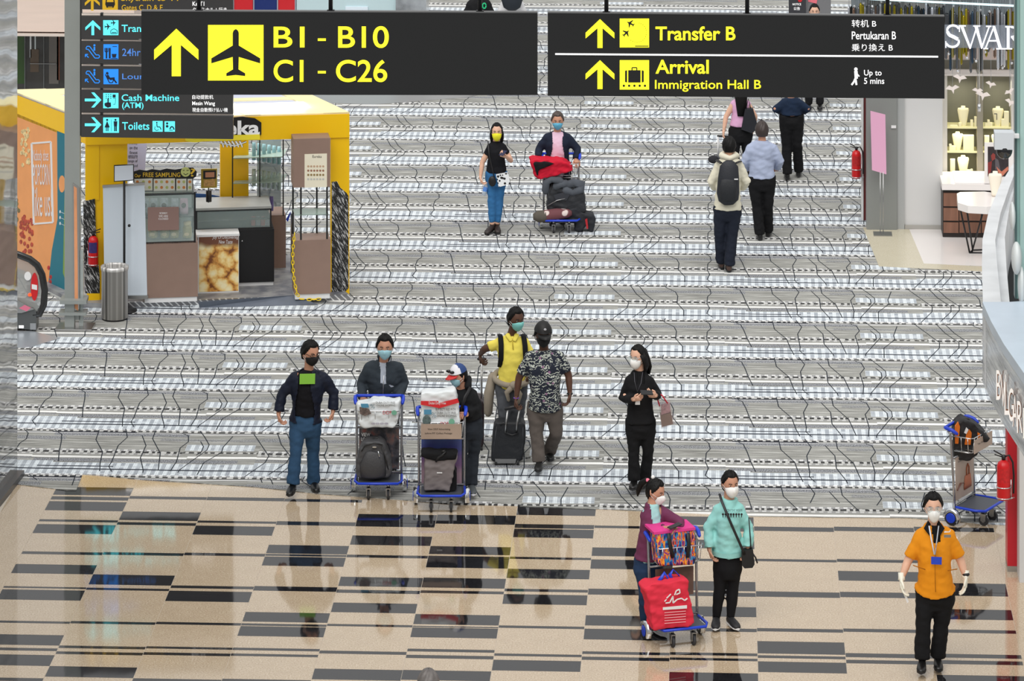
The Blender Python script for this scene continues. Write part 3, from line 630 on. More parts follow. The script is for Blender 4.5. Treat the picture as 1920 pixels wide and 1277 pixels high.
# hanging cloth banner in the rear left
KBn = K.off(-1.9)
def banner():
    t = thing('text_banner', 'grey cloth banner with black sentences hanging behind the yellow kiosk panel', 'banner', KBn.w(256, 330))
    mb = MB(); mb.ppoly(KBn, [(232, 255), (276, 255), (272, 318), (256, 332), (232, 332)], -.01, 0); mb.build('cloth', mat('banner_grey', (.62, .63, .72), .7), t)
    for s, b in (('friendly', (242, 266, 258, 272)), ('on the', (243, 274, 258, 280)), ('finest', (243, 283, 258, 289)), ('ensure', (241, 291, 258, 297)), ('range of', (240, 299, 258, 306)), ('lity and', (240, 308, 258, 315))): text(s, KBn, b, LK, t, d=.003)
banner()
kl = bpy.data.lights.new('kiosk_downlight', 'AREA'); kl.shape = 'RECTANGLE'; kl.size = 2.4; kl.size_y = 1.4; kl.energy = 55
ko = bpy.data.objects.new('kiosk_downlight', kl); COL.objects.link(ko); ko.location = (kA + kB) / 2 + V((-.2, 1.0, ztop - .05)); ko.rotation_euler = (math.radians(-15), 0, K.yaw())
# ------------------------------------------------------------------ things inside the kiosk
def cab(name, label, cat, px, base, depth, m, plinth=8, pz=.07, group=None):
    """cabinet: px=(x0,y0,x1,y1) front face pixels, base=(x,y) pixel of its foot"""
    g = G(base[0], base[1], pz); pl = Pl(V((g.x, g.y, pz)), K.u); c = pl.w((px[0] + px[2]) / 2, px[3]); c.z = pz
    t = thing(name, label, cat, c, group=group)
    mb = MB(); mb.pbox(pl, px[0], px[1], px[2], px[3] - plinth, -depth, 0); mb.build('carcass', m, t)
    if plinth:
        mb = MB(); u0, v1 = pl.uv(px[0], px[3] - plinth); u1, _ = pl.uv(px[2], px[3]); mb.fbox(pl, u0 + .01, u1 - .01, 0, v1, -depth + .02, -.015); mb.build('plinth', WHT, t)
    return t, pl
t1, p1 = cab('display_counter', 'taupe counter with black framed glass case of popcorn jars beside the white roller banner', 'counter', (270, 456, 371, 567), (320, 567), .55, KD, 11)
def glass_case(t, pl, x0, y0, x1, y1, depth, shelves, r=.012):
    u0, v1 = pl.uv(x0, y0); u1, v0 = pl.uv(x1, y1)
    for (ua, ub, va, vb, d0, d1) in ((u0, u1, v0, v0 + 2 * r, -2 * r, 0), (u0, u1, v1 - 2 * r, v1, -2 * r, 0), (u0, u0 + 2 * r, v0, v1, -2 * r, 0), (u1 - 2 * r, u1, v0, v1, -2 * r, 0),
                                     (u0, u0 + 2 * r, v0, v1, -depth, -depth + 2 * r), (u1 - 2 * r, u1, v0, v1, -depth, -depth + 2 * r), (u0, u0 + 2 * r, v1 - 2 * r, v1, -depth, 0), (u1 - 2 * r, u1, v1 - 2 * r, v1, -depth, 0)):
        mb = MB(); mb.fbox(pl, ua, ub, va, vb, d0, d1); mb.build('case_frame', BLK, t)
    mb = MB(); mb.fbox(pl, u0, u1, v0, v0 + .02, -depth, -.01); mb.build('case_floor', mat('case_floor', (.55, .56, .55), .4), t)
    mb = MB(); mb.fbox(pl, u0 + r, u1 - r, v1 - .012, v1 - .004, -depth, 0); mb.build('case_top_glass', GLASS, t)
    mb = MB(); mb.fbox(pl, u0 + r, u1 - r, v0 + .02, v1 - .02, -.012, -.008); mb.build('front_pane', GLASS, t)
    mb = MB(); mb.fbox(pl, u0 + r, u1 - r, v0 + .02, v1 - .02, -depth, -depth + .006); mb.build('rear_pane', mat('case_rear', (.70, .76, .75), .2), t)
    for y in shelves:
        v = pl.uv(x0, y)[1]; mb = MB(); mb.fbox(pl, u0 + r, u1 - r, v - .008, v + .01, -depth + .01, -.015); mb.build('shelf', BLK, t)
glass_case(t1, p1, 262, 364, 367, 455, .5, [410])
# jars inside
JG = mat('popcorn_jar', (.62, .58, .34), .3, var=.3, vscale=30); JC = mat('jar_cap', (.80, .74, .55), .4)
jar0 = None
for i, x in enumerate((287, 309, 327, 351)):
    d = -.14; u, v = p1.uv(x, 452, d); v = p1.uv(x, 453)[1] + .022
    o = p1.P(p1.uv(x, 452, d)[0], v, d)
    tj = thing('popcorn_jar', ['olive popcorn jar at the outer end of the lower case shelf', 'olive popcorn jar second on the lower case shelf', 'olive popcorn jar under the right edge of the closed notice', 'tall olive popcorn jar standing clear of the closed notice'][i], 'jar', o, group='popcorn jars in the glass case')
    k = 1.15 if i == 3 else 1.0
    mb = MB(); mb.lathe((0, 0, 0), [(0, 0), (.058, 0), (.062, .02), (.062, .11 * k), (.045, .145 * k), (0, .145 * k)], 16); mb.build('jar_body', JG, tj, world=False)
    mb = MB(); mb.lathe((0, 0, 0), [(.046, .146 * k), (.05, .15 * k), (.05, .185 * k), (0, .187 * k)], 16); mb.build('lid', JC, tj, world=False)
    mb = MB(); mb.loft([(0, -.052, .055), (0, -.066, .055)], [(.034, .022)] * 2, lat=V((1, 0, 0)), n=14); mb.build('label_badge', mat('jar_label', (.80, .70, .50), .5), tj, world=False)
PG = mat('clear_pouch', (.66, .70, .72), .25, var=.3, vscale=25)
for i, x in enumerate((272, 288, 308, 328, 345)):
    d = -.15; o = p1.P(p1.uv(x, 408, d)[0], p1.uv(x, 409)[1] + .012, d)
    tj = thing('snack_pouch', ['silver snack pouch at the outer end of the upper case shelf', 'silver snack pouch second on the upper case shelf', 'silver snack pouch with round badge above the closed notice', 'plain silver snack pouch on the upper case shelf', 'pink and silver snack pouch with round badge next to the case corner'][i], 'pouch', o, group='snack pouches in the glass case')
    mb = MB(); mb.loft([(0, 0, 0), (0, 0, .05), (0, 0, .16), (0, 0, .215)], [(.055, .035), (.058, .04), (.052, .02), (.05, .004)], lat=V((1, 0, 0)), n=12); mb.build('pouch_body', PG if i < 4 else mat('pink_pouch', (.80, .68, .74), .3, var=.2), tj, world=False)
    if i != 3:
        mb = MB(); mb.loft([(0, -.03, .13), (0, -.045, .13)], [(.032, .032)] * 2, lat=V((1, 0, 0)), n=16); mb.build('badge', mat('pouch_badge', (.25, .22, .20), .5), tj, world=False)
mb = MB(); pf = p1.off(.012); mb.ppoly(pf, [(277, 389), (335.5, 388), (335.5, 431), (277, 432.5)], 0, .012); nb = tag(mb.build('closed_notice', mat('notice_brown', (.55, .44, .41), .35)), 'brown notice in white lettering leaning on the front of the jar case', 'notice')
for s, b in (('SORRY', (299, 398, 314, 401.5)), ('WE ARE', (297.5, 403.5, 315, 407)), ('CLOSED', (297, 408.5, 315.5, 412))): text(s, pf, b, WHT, nb, d=.013, bold=.02)
# sampling header standing on the case
t2 = thing('sampling_board', 'black header board reading free sampling above rows of tasting photographs', 'board', p1.w(310, 362, -.2))
ps = p1.off(-.2)
mb = MB(); mb.ppoly(ps, [(250, 322), (262, 318), (275, 320), (285, 317), (300, 319), (312, 316), (328, 318), (340, 316), (352, 314), (362, 314), (369, 322), (368, 331), (362, 335), (362, 360), (250, 360)], -.02, 0); mb.build('board', LK, t2)
text('Our', ps, (252.5, 326, 264, 332.5), mat('gold_print', (.93, .76, .20), .5), t2, bold=.03); text('FREE SAMPLING', ps, (268, 323.5, 338, 332), MATS['gold_print'], t2, bold=.05)
text('?', ps, (357, 316, 366, 331), MATS['gold_print'], t2, bold=.05)
mb = MB(); mb.pcirc(ps, 348, 322.5, 9, 9, 0, .006); fc = mb.build('smiling_face', mat('face_green', (.80, .82, .50), .5), t2)
mb = MB(); mb.pline(ps, [(343, 320), (346, 319)], 1, 0, .008); mb.pline(ps, [(350, 320), (354, 319)], 1, 0, .008); mb.pline(ps, [(344, 325), (348, 328), (353, 325)], 1, 0, .008); mb.build('face_lines', LK, fc)
for a, b in ((252, 286), (288, 328), (330.5, 349.5), (351.5, 360.5)):
    mb = MB(); mb.pbox(ps, a, 335.5, b, 357, 0, .004); ph = mb.build('tasting_photo', mat('photo_paper', (.86, .85, .80), .5), t2)
    mb = MB(); n_ = max(1, int((b - a) / 9)); k_ = 0
    for i in range(n_):
        for j in range(2):
            mb.cur = (i + j) % 2; mb.pcirc(ps, a + (i + .5) * (b - a) / n_, 341 + j * 10.5, 2.8, 2.8, 0, .006, 10)
    mb.build('popcorn_dots', [mat('dot_orange', (.80, .50, .25), .5), mat('dot_green', (.72, .74, .45), .5)], ph)
# small gold tablet stand
t3 = thing('tablet_stand', 'small gold framed snack picture on a black stand behind the counter', 'sign', p1.w(391, 378, -.6)); pt = p1.off(-.55)
mb = MB(); mb.pbox(pt, 377, 317, 407, 352, -.02, 0); f_ = mb.build('frame', mat('gold_frame', (.68, .58, .16), .4), t3); mb = MB(); mb.pbox(pt, 381, 320, 405, 335, 0, .004); mb.build('screen', LK, f_)
mb = MB(); mb.pbox(pt, 385, 323, 402, 332, 0, .007); mb.build('screen_picture', mat('peach_picture', (.80, .56, .42), .5), f_); mb = MB(); mb.pbox(pt, 382, 337, 403, 349, 0, .005); mb.pcirc(pt, 399, 341, 4, 6, 0, .007); mb.build('snack_print', mat('snack_print', (.80, .62, .36), .5, var=.4, vscale=40), f_)
mb = MB(); a = pt.w(391, 352, -.01); mb.tube([a, V((a.x, a.y, pt.w(391, 380)[2]))], .008); mb.build('stem', BLK, t3)
mb = MB(); b = pt.w(391.5, 378); mb.cyl(b, b + V((0, 0, .15)), .038); mb.build('grip', BLK, t3)
# low glass counter with black cabinet
t4, p4 = cab('black_cabinet', 'black locked cupboard below the low glass case beside the popcorn poster', 'cabinet', (447, 432, 514, 536), (480, 536), .5, mat('black_laminate', (.06, .06, .07), .5), 8)
mb = MB(); mb.pbox(p4, 447.5, 433.5, 513.5, 527, 0, .014); dr = mb.build('door', MATS['black_laminate'], t4); mb = MB(); c = p4.w(454, 452, .02); mb.ball(c, .012); mb.build('door_lock', CHROME, dr)
t5 = thing('glass_counter', 'low black framed glass case with grey stone top in the middle of the kiosk', 'counter', p4.w(440, 432, .0))
mb = MB(); mb.pbox(p4, 369, 430, 511, 437, -.5, .01); mb.build('ledge', BLK, t5)
glass_case(t5, p4, 367, 395, 509, 431, .48, [415], .010)
a = p4.uv(367, 395); b = p4.uv(509, 395); mb = MB(); mb.fbox(p4, a[0], b[0], a[1], a[1] + .03, -.62, .005); mb.build('worktop', mat('grey_worktop', (.66, .67, .66), .3, var=.1, vscale=5), t5)
mb = MB(); u_, v_ = p4.uv(372, 431); mb.fbox(p4, u_, p4.uv(447, 431)[0], .06, v_, -.5, -.45); mb.build('rear_panel', WHT, t5)
for i, x in enumerate((476, 485, 494, 502)):
    o = p4.P(p4.uv(x, 425)[0], p4.uv(x, 429)[1] + .02, -.1); b_ = MB(); b_.bev(-.028, .028, -.02, .02, 0, .12, .006); j = b_.build('snack_can', mat('red_can%d' % (i % 2), ((.62, .25, .28), (.5, .5, .55))[i % 2], .4, var=.2)); j.location = o
    tag(j, ['red snack pack nearest the cash counter in the low case', 'silver snack pack beside the red one in the low case', 'second red snack pack in the low case', 'silver snack pack at the low case corner'][i], 'packet', 'snack packs in the low glass case')
# free standing popcorn poster with white table top
t6 = thing('popcorn_poster', 'free standing white box with large golden popcorn photograph on its front', 'poster'
 , G(410, 550, .07)); g = G(410, 549, .07); p6 = Pl(V((g.x, g.y, .07)), K.u)
mb = MB(); mb.pbox(p6, 371, 441, 448, 549, -.42, -.003); mb.build('stand_box', WHT, t6)
mb = MB(); u0, v1 = p6.uv(371, 436); u1, v0 = p6.uv(449, 442); mb.fbox(p6, u0 - .05, u1, v0, v0 + .03, -.75, .01); mb.build('top_board', WHT, t6)
PC = NT('popcorn_photo', .5); tc_ = PC.t.outputs['Object']
vo = PC.node('ShaderNodeTexVoronoi'); vo.feature = 'F1'; vo.inputs['Scale'].default_value = 8.0; PC.L(PC.comb(PC.math('ADD', PC.xyz(tc_)[0], PC.math('MULTIPLY', PC.noise(tc_, 18, 2), .03)), 0.0, PC.math('ADD', PC.xyz(tc_)[2], PC.math('MULTIPLY', PC.noise(tc_, 14, 2), .03))), vo.inputs['Vector'])
c1 = PC.ramp(PC.math('ADD', vo.outputs['Distance'], PC.math('MULTIPLY', PC.noise(tc_, 30, 3), .35)), [(.42, (.98, .93, .75)), (.68, (.95, .82, .52)), (.84, (.84, .60, .28)), (1.0, (.48, .27, .12))])
zz = PC.xyz(tc_)[2]; c1 = PC.mix(PC.math('MULTIPLY', PC.math('SUBTRACT', zz, PC.math('ADD', .53, PC.math('MULTIPLY', PC.noise(tc_, 6, 2), .12))), 14, clamp=True), c1, (.44, .27, .19)); PC = PC.out(c1)
mb = MB(); mb.pbox(p6, 373, 441, 447, 545, -.003, .003); mb.build('photograph', PC, t6)
text('Joy Of Discovering', p6, (398, 441.5, 447, 449.5), WHT, t6, d=.005, shear=.3); text('New Taste', p6, (410, 450, 436, 457), WHT, t6, d=.005, shear=.3)
# glass shelving with hanging blue packets
t7, p7 = cab('rear_cabinet', 'taupe rear cabinet with tall glass shelves above holding blue packets', 'cabinet', (505, 404, 536, 510), (520, 505), .5, KD, 8)
Ksh = K.off(-1.0)
for x in (435, 486, 530):
    mb = MB(); mb.pbox(Ksh, x, 262, x + 2.2, 405, -.02, 0); mb.build('upright', BLK, t7)
for y in (288, 335):
    mb = MB(); a_, b_, c_, d_ = Ksh.w(437, y), Ksh.w(530, y + (19 if y < 300 else 22)), Ksh.w(530, y + 17, -.0), Ksh.w(437, y + 1)
    a_ = Ksh.w(437, y + 10); b_ = Ksh.w(531, y + 18); zz_ = a_.z
    mb.prism([V((a_.x, a_.y, zz_)), V((b_.x, b_.y, zz_)), V((b_.x, b_.y + .45, zz_)), V((a_.x, a_.y + .3, zz_))], V((0, 0, .012))); mb.build('glass_shelf', mat('green_glass_shelf', (.62, .70, .66), .15, alpha=.85), t7)
mb = MB(); mb.pbox(Ksh, 486, 262, 531, 400, -.4, -.396); mb.build('glass_back', mat('smoky_glass', (.58, .64, .66), .1, alpha=.6), t7)
pk = None
for r_, (ya, yb) in enumerate(((264, 300), (314, 348), (366, 395))):
    for i in range(6 if r_ < 2 else 2):
        xx = (476 + i * 9.5) if r_ < 2 else 497 + i * 12; d = -.1 - .04 * i
        p = Ksh.w(xx, yb + (i * 1.5 if r_ < 2 else 0), d)
        mb = MB(); hh = (yb - ya) / 150
        mb.loft([(0, 0, 0), (0, 0, hh * .3), (0, 0, hh * .8), (0, 0, hh)], [(.026, .022), (.028, .026), (.026, .014), (.025, .003)], lat=V((1, 0, 0)), n=10)
        o = mb.build('snack_packet', mat(('pale_teal_packet', 'mint_packet', 'violet_packet')[r_], ((.55, .72, .76), (.70, .78, .76), (.42, .38, .62))[r_], .35, var=.35, vscale=30), world=False); o.location = p
        nth = ['first', 'second', 'third', 'fourth', 'fifth', 'sixth'][i]
        if r_ < 2: tag(o, ('%s pale teal snack packet from the rear post on the upper glass shelf' % nth if r_ == 0 else '%s mint snack packet from the rear post on the middle glass shelf' % nth), 'packet', ('packets on the upper glass shelf', 'packets on the middle glass shelf')[r_])
        else: tag(o, ('violet snack packet standing alone under the glass shelves' if i == 0 else 'violet snack packet beside the chrome queue post'), 'packet')
# front right display pillar
t8, p8 = cab('display_pillar', 'taupe display pillar with open black framed middle and menu sheet on its upper box', 'cabinet', (552, 451, 620, 559), (586, 561), .38, KD, 9)
for x, d in ((552, -.36), (563, -.02), (597, -.36), (612, -.02)):
    mb = MB(); u, v0 = p8.uv(x, 455); _, v1 = p8.uv(x, 350); mb.fbox(p8, u, u + .022, v0, v1, d - .022, d); mb.build('upright', BLK, t8)
mb = MB(); u0, v0 = p8.uv(550, 352); u1, _ = p8.uv(619, 352); mb.fbox(p8, u0, u1, v0, zlow + .0, -.38, 0); mb.build('upper_box', KD, t8)
mb = MB(); v = p8.uv(586, 404)[1]; mb.fbox(p8, u0 + .02, u1 - .02, v, v + .01, -.36, -.02); mb.build('glass_shelf', MATS['green_glass_shelf'], t8)
mb = MB(); mb.pbox(p8, 571, 289, 613, 350.5, 0, .004); me_ = mb.build('menu_sheet', mat('menu_cream', (.92, .89, .80), .5), t8)
text('Eureka', p8, (586, 291, 603, 296), LK, me_, d=.006); 
for j in range(4):
    mb = MB()
    for i in range(6): mb.pcirc(p8, 578 + i * 5.6, 312 + j * 8, 2.1, 2.1, .003, .006, 8)
    mb.build('menu_pictures', mat('menu_pic%d' % j, [(.75, .62, .50), (.60, .42, .32), (.55, .45, .25), (.75, .75, .72)][j], .5), me_)
# chain and mat
chm = mat('yellow_chain', (.93, .80, .10), .4)
t9 = thing('yellow_chain', 'yellow plastic chain drooping from the display pillar to the mat', 'chain', G(560, 566, .07)); mb = MB()
cp = [(552, 441), (549, 470), (549, 500), (552, 530), (558, 553), (566, 566), (580, 570), (606, 571)]
pc_ = p8.off(.09); pts = [pc_.w(*q) for q in cp]; pts[-2].z = .09; pts[-1].z = .09; pts[-3].z = .10
L_ = []
for a, b in zip(pts, pts[1:]):
    n_ = max(1, int((b - a).length / .05)); L_ += [(a + (b - a) * (i / n_), (b - a).normalized()) for i in range(n_)]
for i, (p, dr_) in enumerate(L_):
    s_ = dr_.cross(V((0, 1, 0))).normalized() if i % 2 else V((0, 1, 0)); ring = [p + dr_ * (.034 * math.cos(a)) + s_ * (.016 * math.sin(a)) for a in [k * math.pi / 4 for k in range(9)]]
    mb = MB(); mb.tube(ring, .007, 5); mb.build('link', chm, t9)
mb = MB(); mb.prism([G(374, 577, .012), G(372, 566, .10), G(556, 553, .10), G(596, 571, .012)], V((0, 0, -.004)))
mt = mb.build('floor_mat', mat('slate_mat', (.38, .41, .46), .6, var=.1)); tag(mt, 'slate grey mat printed with yellow warning words at the kiosk step', 'mat')
km = Pl(G(470, 570, .02), K.u); text('MIND YOUR STEP', km, (439, 566, 497, 573), chm, mt, d=.004, bold=.04)
# blue queue belt and post at the kiosk's inner side
t10 = thing('queue_post', 'chrome queue post with blue belt behind the display pillar', 'barrier post', G(549, 470)); g = G(549, 520); pq = Pl(V((g.x, g.y, 0)), K.u)
mb = MB(); a = pq.w(549, 400); mb.cyl(V((a.x, a.y, .075)), a, .03); mb.build('post', STEEL, t10); mb = MB(); mb.ppoly(pq, [(536, 412), (545, 396), (545, 400), (540, 416)], 0, .01); mb.build('belt', BLUEP, t10)
p = K.off(-1.1); mb = MB(); mb.ppoly(p, [(366, 363), (388, 364), (412, 368), (412, 374), (388, 371), (366, 370)], 0, .01); tag(mb.build('barrier_belt', mat('belt_blue', (.12, .32, .60), .5)), 'blue barrier belt crossing behind the tablet stand', 'belt')
# ------------------------------------------------------------------ in front of the kiosk
g = G(235, 579, 0); pb = Pl(V((g.x, g.y, 0)), RH)
t11 = thing('roller_banner', 'blank white roller banner standing before the yellow kiosk corner', 'banner', g)
pb2 = pb
mb = MB(); mb.ppoly(pb, [(193, 350), (271, 345), (276, 556), (196, 557)], -.012, 0); mb.build('banner_sheet', mat('banner_white', (.84, .88, .92), .5), t11)
mb = MB(); mb.ppoly(pb, [(192, 347.5), (271, 342.5), (271, 347), (192, 352)], -.02, .012); mb.build('top_rail', STEEL, t11); mb = MB(); mb.pbox(pb, 194, 553, 278, 559, -.08, .04); mb.build('base_case', STEEL, t11)
g = G(233, 584, 0); pg = Pl(V((g.x, g.y, 0)), RH)
t12 = thing('sign_stand', 'slim black pole stand holding a small blank white board', 'sign stand', g)
mb = MB(); a = pg.w(235, 340); mb.tube([V((g.x, g.y, .01)), V((g.x, g.y, a.z))], .016); mb.build('pole', BLK, t12)
mb = MB(); mb.ppoly(pg, [(213.5, 310), (251, 308), (251, 338.5), (213.5, 341)], -.01, .012); bd = mb.build('board', BLK, t12); mb = MB(); mb.ppoly(pg, [(215, 311.5), (249.5, 309.6), (249.5, 337), (215, 339.4)], .012, .015); mb.build('board_face', mat('board_face', (.88, .91, .95), .4), bd)
mb = MB(); c = pg.w(238, 423); mb.ball(c + V((.03, 0, 0)), .02); mb.build('knob', BLK, t12)
mb = MB(); mb.lathe(V((g.x, g.y, .008)), [(0, 0), (.17, 0), (.17, .012), (0, .02)], 20); mb.build('foot', BLK, t12)
# steel bin
g = G(215, 599); t13 = thing('litter_bin', 'tall brushed steel litter bin on the carpet by the kiosk', 'bin', g)
mb = MB(); R_, H_ = .178, .70; mb.lathe((0, 0, 0), [(0, .03), (R_ * .96, .03), (R_ * .965, H_ - .05), (R_ * 1.0, H_ - .05), (R_ * 1.02, H_ - .03), (R_ * 1.02, H_), (R_ * .84, H_ + .006), (R_ * .80, H_ - .02), (R_ * .80, .25), (0, .25)], 40)
BST = NT('brushed_bin_steel', .35); BST.b.inputs['Metallic'].default_value = .55; q = BST.xyz(BST.t.outputs['Object']); an = BST.math('ARCTAN2', q[0], q[1]); BST = BST.out(BST.ramp(BST.noise(BST.comb(BST.math('MULTIPLY', an, 3.0), 0.0, 0.0), 1.6, 3), [(.36, (.50, .49, .48)), (.5, (.80, .79, .78)), (.62, (.97, .96, .95))]))
mb.build('drum', BST, t13, world=False); mb = MB(); mb.lathe((0, 0, 0), [(0, .009), (R_ * .93, .009), (R_ * .93, .032), (0, .032)], 30); mb.build('base_ring', BLK, t13, world=False)
# ------------------------------------------------------------------ fire extinguishers
RED = mat('extinguisher_red', (.80, .07, .10), .3, spec=.5)
def extinguisher(label, pl, x0, y0, x1, y1, side=1, d=0.0, lab=(.1, .15, .45)):
    """body pixel box on plane pl"""
    c = pl.w((x0 + x1) / 2, y1, d); u0, _ = pl.uv(x0, y1, d); u1, v1 = pl.uv(x1, y0, d); v0 = pl.uv(x0, y1, d)[1]; r = (u1 - u0) / 2; h = v1 - v0
    t = thing('fire_extinguisher', label, 'fire extinguisher', c)
    mb = MB(); mb.lathe((0, 0, 0), [(0, 0), (r * .9, 0), (r, .02), (r, h * .82), (r * .85, h * .92), (r * .4, h * .98), (0, h)], 24); mb.build('cylinder', RED, t, world=False)
    mb = MB(); k = r / .075
    mb.loft([(0, 0, h), (0, 0, h + .05 * k)], [r * .3, r * .3]); mb.tube([(-.02, 0, h + .05 * k), (-.11 * k * side, 0, h + .10 * k)], .008 * k); mb.tube([(-.02, 0, h + .03 * k), (-.10 * k * side, 0, h + .055 * k)], .007 * k); mb.build('valve_handle', BLK, t, world=False)
    mb = MB(); mb.tube([(side * .01, 0, h + .03 * k), (side * r * .8, 0, h + .05 * k), (side * r * 1.35, 0, h - .03 * k), (side * r * 1.5, 0, h * .6), (side * r * 1.45, 0, h * .15)], .011 * k); mb.build('hose', BLK, t, world=False)
    for z in (h * .32, .02):
        mb = MB(); mb.tube([(r * 1.06 * math.cos(a), r * 1.06 * math.sin(a), z) for a in [i * math.pi / 8 for i in range(17)]], .006); mb.build('bracket_ring', CHROME, t, world=False)
    mb = MB(); mb.tube([(side * r * 1.1, 0, .0), (side * r * 1.1, 0, h * .5)], .006); mb.tube([(side * r * 1.1, 0, .01), (side * r * 1.6, .03, .01)], .006); mb.build('wall_bracket', CHROME, t, world=False)
    mb = MB(); n_ = 8; vs = []; z0, z1 = h * .45, h * .80
    for i in range(n_ + 1):
        a = -math.pi * .80 + math.pi * .6 * i / n_
        vs += [(r * 1.01 * math.cos(a), r * 1.01 * math.sin(a), z0), (r * 1.01 * math.cos(a), r * 1.01 * math.sin(a), z1)]
    mb.add(vs, [(2 * i, 2 * i + 2, 2 * i + 3, 2 * i + 1) for i in range(n_)], True); mb.build('printed_label', mat('ext_label%.2f' % lab[0], lab, .5, var=.3, vscale=30), t, world=False)
    return t
extinguisher('red fire extinguisher with blue label on the kiosk corner panel', K.off(.10), 165.5, 441, 184.5, 498, -1, lab=(.22, .16, .42))
# ================================================================== left polished wall
WX = -7.94
MIR = NT('polished_wall', .04); MIR.b.inputs['Metallic'].default_value = .85
q = MIR.xyz(MIR.t.outputs['Object']); wv = MIR.noise(MIR.comb(0.0, MIR.math('MULTIPLY', q[1], 1.5), MIR.math('MULTIPLY', q[2], 2.2)), 1.0, 1)
c_ = MIR.ramp(MIR.noise(MIR.comb(0.0, MIR.math('MULTIPLY', q[1], 1.0), MIR.math('MULTIPLY', q[2], 6.0)), 1.0, 4), [(.3, (.66, .67, .67)), (.7, (.84, .84, .84))])
MIR.out(c_, wv, .35); MIR = MIR.m
ye = G(31, 893).y
def wline(a, b, z0, z1, y0=28.0):
    s_ = .067; m_ = MB(); xa, xb = WX + s_ * (y0 - ye), WX
    m_.hexa([(xa + a, y0, z0), (xa + b, y0, z0), (xb + b, ye, z0), (xb + a, ye, z0)], [(xa + a, y0, z1), (xa + b, y0, z1), (xb + b, ye, z1), (xb + a, ye, z1)]); return m_
struct(wline(-.6, 0, -.05, 12).build('wall_left', MIR))
SKR = mat('dark_skirting', (.25, .25, .26), .35)
struct(wline(0, .08, 0, .07).build('baseboard_left', SKR))
# ================================================================== background on the left: timber bulkhead, dark glazing
BW = Pl(V((-9, G(98, 236).y, 0)), V((1, 0, 0)))
mb = MB(); mb.pbox(BW, -60, -20, 260, 50, -.6, .5); WOOD = mat('pale_timber', (.90, .82, .77), .5, var=.05, vscale=3, stretch=(.3, 1, 4)); struct(mb.build('trim', WOOD))
mb = MB(); mb.pbox(BW, -60, 50, 260, 58, -.3, .52); struct(mb.build('trim', mat('pale_lip', (.85, .80, .76), .5)))
DW = Pl(V((-9, G(98, 236).y + .4, 0)), V((1, 0, 0)))
GLZ = mat('dark_glazing', (.24, .23, .22), .08, var=.35, vscale=1.2, stretch=(2.0, 1, .5))
wn = MB(); wn.pbox(DW, -60, 57, 260, 260, -.05, 0); wn = struct(wn.build('window_1', GLZ))
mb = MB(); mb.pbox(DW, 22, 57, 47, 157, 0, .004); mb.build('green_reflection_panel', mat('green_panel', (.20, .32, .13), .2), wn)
for x in (46.5, 82):
    mb = MB(); mb.pbox(DW, x, 57, x + 1.3, 170, 0, .03); mb.build('glazing_bar', mat('bar_grey', (.45, .46, .46), .3), wn)
mb = MB(); mb.pbox(DW, 57, 118, 106, 119.2, 0, .05); mb.build('rail', STEEL, wn)
for x0, x1, y0, y1, c in ((56, 59, 68, 108, (.85, .87, .88)), (65, 67.5, 60, 92, (.80, .84, .85)), (57, 73, 92, 135, (.36, .30, .24)), (92, 110, 60, 157, (.42, .40, .38)), (107, 112, 60, 150, (.45, .26, .18))):
    mb = MB(); mb.pbox(DW, x0, y0, x1, y1, 0, .012); mb.build('display_object', mat('disp%.2f%.2f' % (c[0], c[2]), c, .3), wn)
# ================================================================== escalator end
g = G(60, 622); pe = Pl(V((g.x, g.y, 0)), RH)
t = thing('escalator', 'end of an escalator with black handrail and red no entry disc', 'escalator', g)
hr = [(-20, 468), (20, 473), (36, 478), (56, 486), (70, 497), (79, 515), (84, 545), (82, 572), (74, 589), (62, 590)]
mb = MB(); mb.loft([pe.w(x, y) for x, y in hr], [(.032, .045)] * len(hr), lat=V((0, 1, 0)), n=10); mb.build('handrail', mat('handrail_black', (.07, .07, .07), .2, spec=.8), t)
mb = MB(); mb.ppoly(pe, [(-20, 475), (34, 484), (54, 491), (66, 502), (74, 518), (79, 545), (77, 570), (68, 583), (-20, 583)], -.012, 0); mb.build('balustrade_glass', mat('balustrade', (.66, .67, .66), .06, alpha=.55), t)
mb = MB(); mb.ppoly(pe, [(-20, 572), (30, 568), (62, 578), (68, 585), (68, 619), (30, 616), (-20, 612)], -.25, .03); mb.build('newel_base', mat('newel_grey', (.36, .37, .37), .35, .4), t)
mb = MB(); mb.ppoly(pe, [(-20, 562), (30, 562), (64, 580), (40, 587), (-20, 586)], .03, .05); mb.build('newel_cap', STEEL, t)
mb = MB(); mb.ppoly(pe, [(36, 578), (46, 572), (58, 577), (50, 584)], .05, .055); mb.build('pink_sticker', mat('pink_sticker', (.85, .45, .55), .5), t)
mb = MB(); mb.pcirc(pe, 64.5, 538, 6.8, 26, .0, .02, 24); d_ = mb.build('no_entry_disc', mat('sign_red', (.78, .10, .13), .4), t); mb = MB(); mb.ppoly(pe, [(59.5, 533), (69.5, 535), (69.5, 544), (59.5, 542)], .02, .026); mb.build('white_bar', WHT, d_)
mb = MB(); mb.pcirc(pe, 52, 518, 6.5, 8, 0, .018); mb.build('white_disc', WHT, t)
mb = MB(); mb.pbox(pe, 50, 536, 61, 560, -.05, -.02); lb = mb.build('lamp_box', BLK, t); mb = MB(); mb.pcirc(pe, 56, 553, 3.4, 2.8, 0, .012); mb.build('red_lamp', mat('red_lamp', (1, .25, .1), .4, emit=2.0), lb)
mb = MB(); mb.pbox(pe, 57, 605, 68, 617, .03, .034); mb.build('socket_plate', STEEL, t); mb = MB(); mb.pbox(pe, 36, 609, 45, 614, .03, .036); mb.build('step_light', WLT, t)
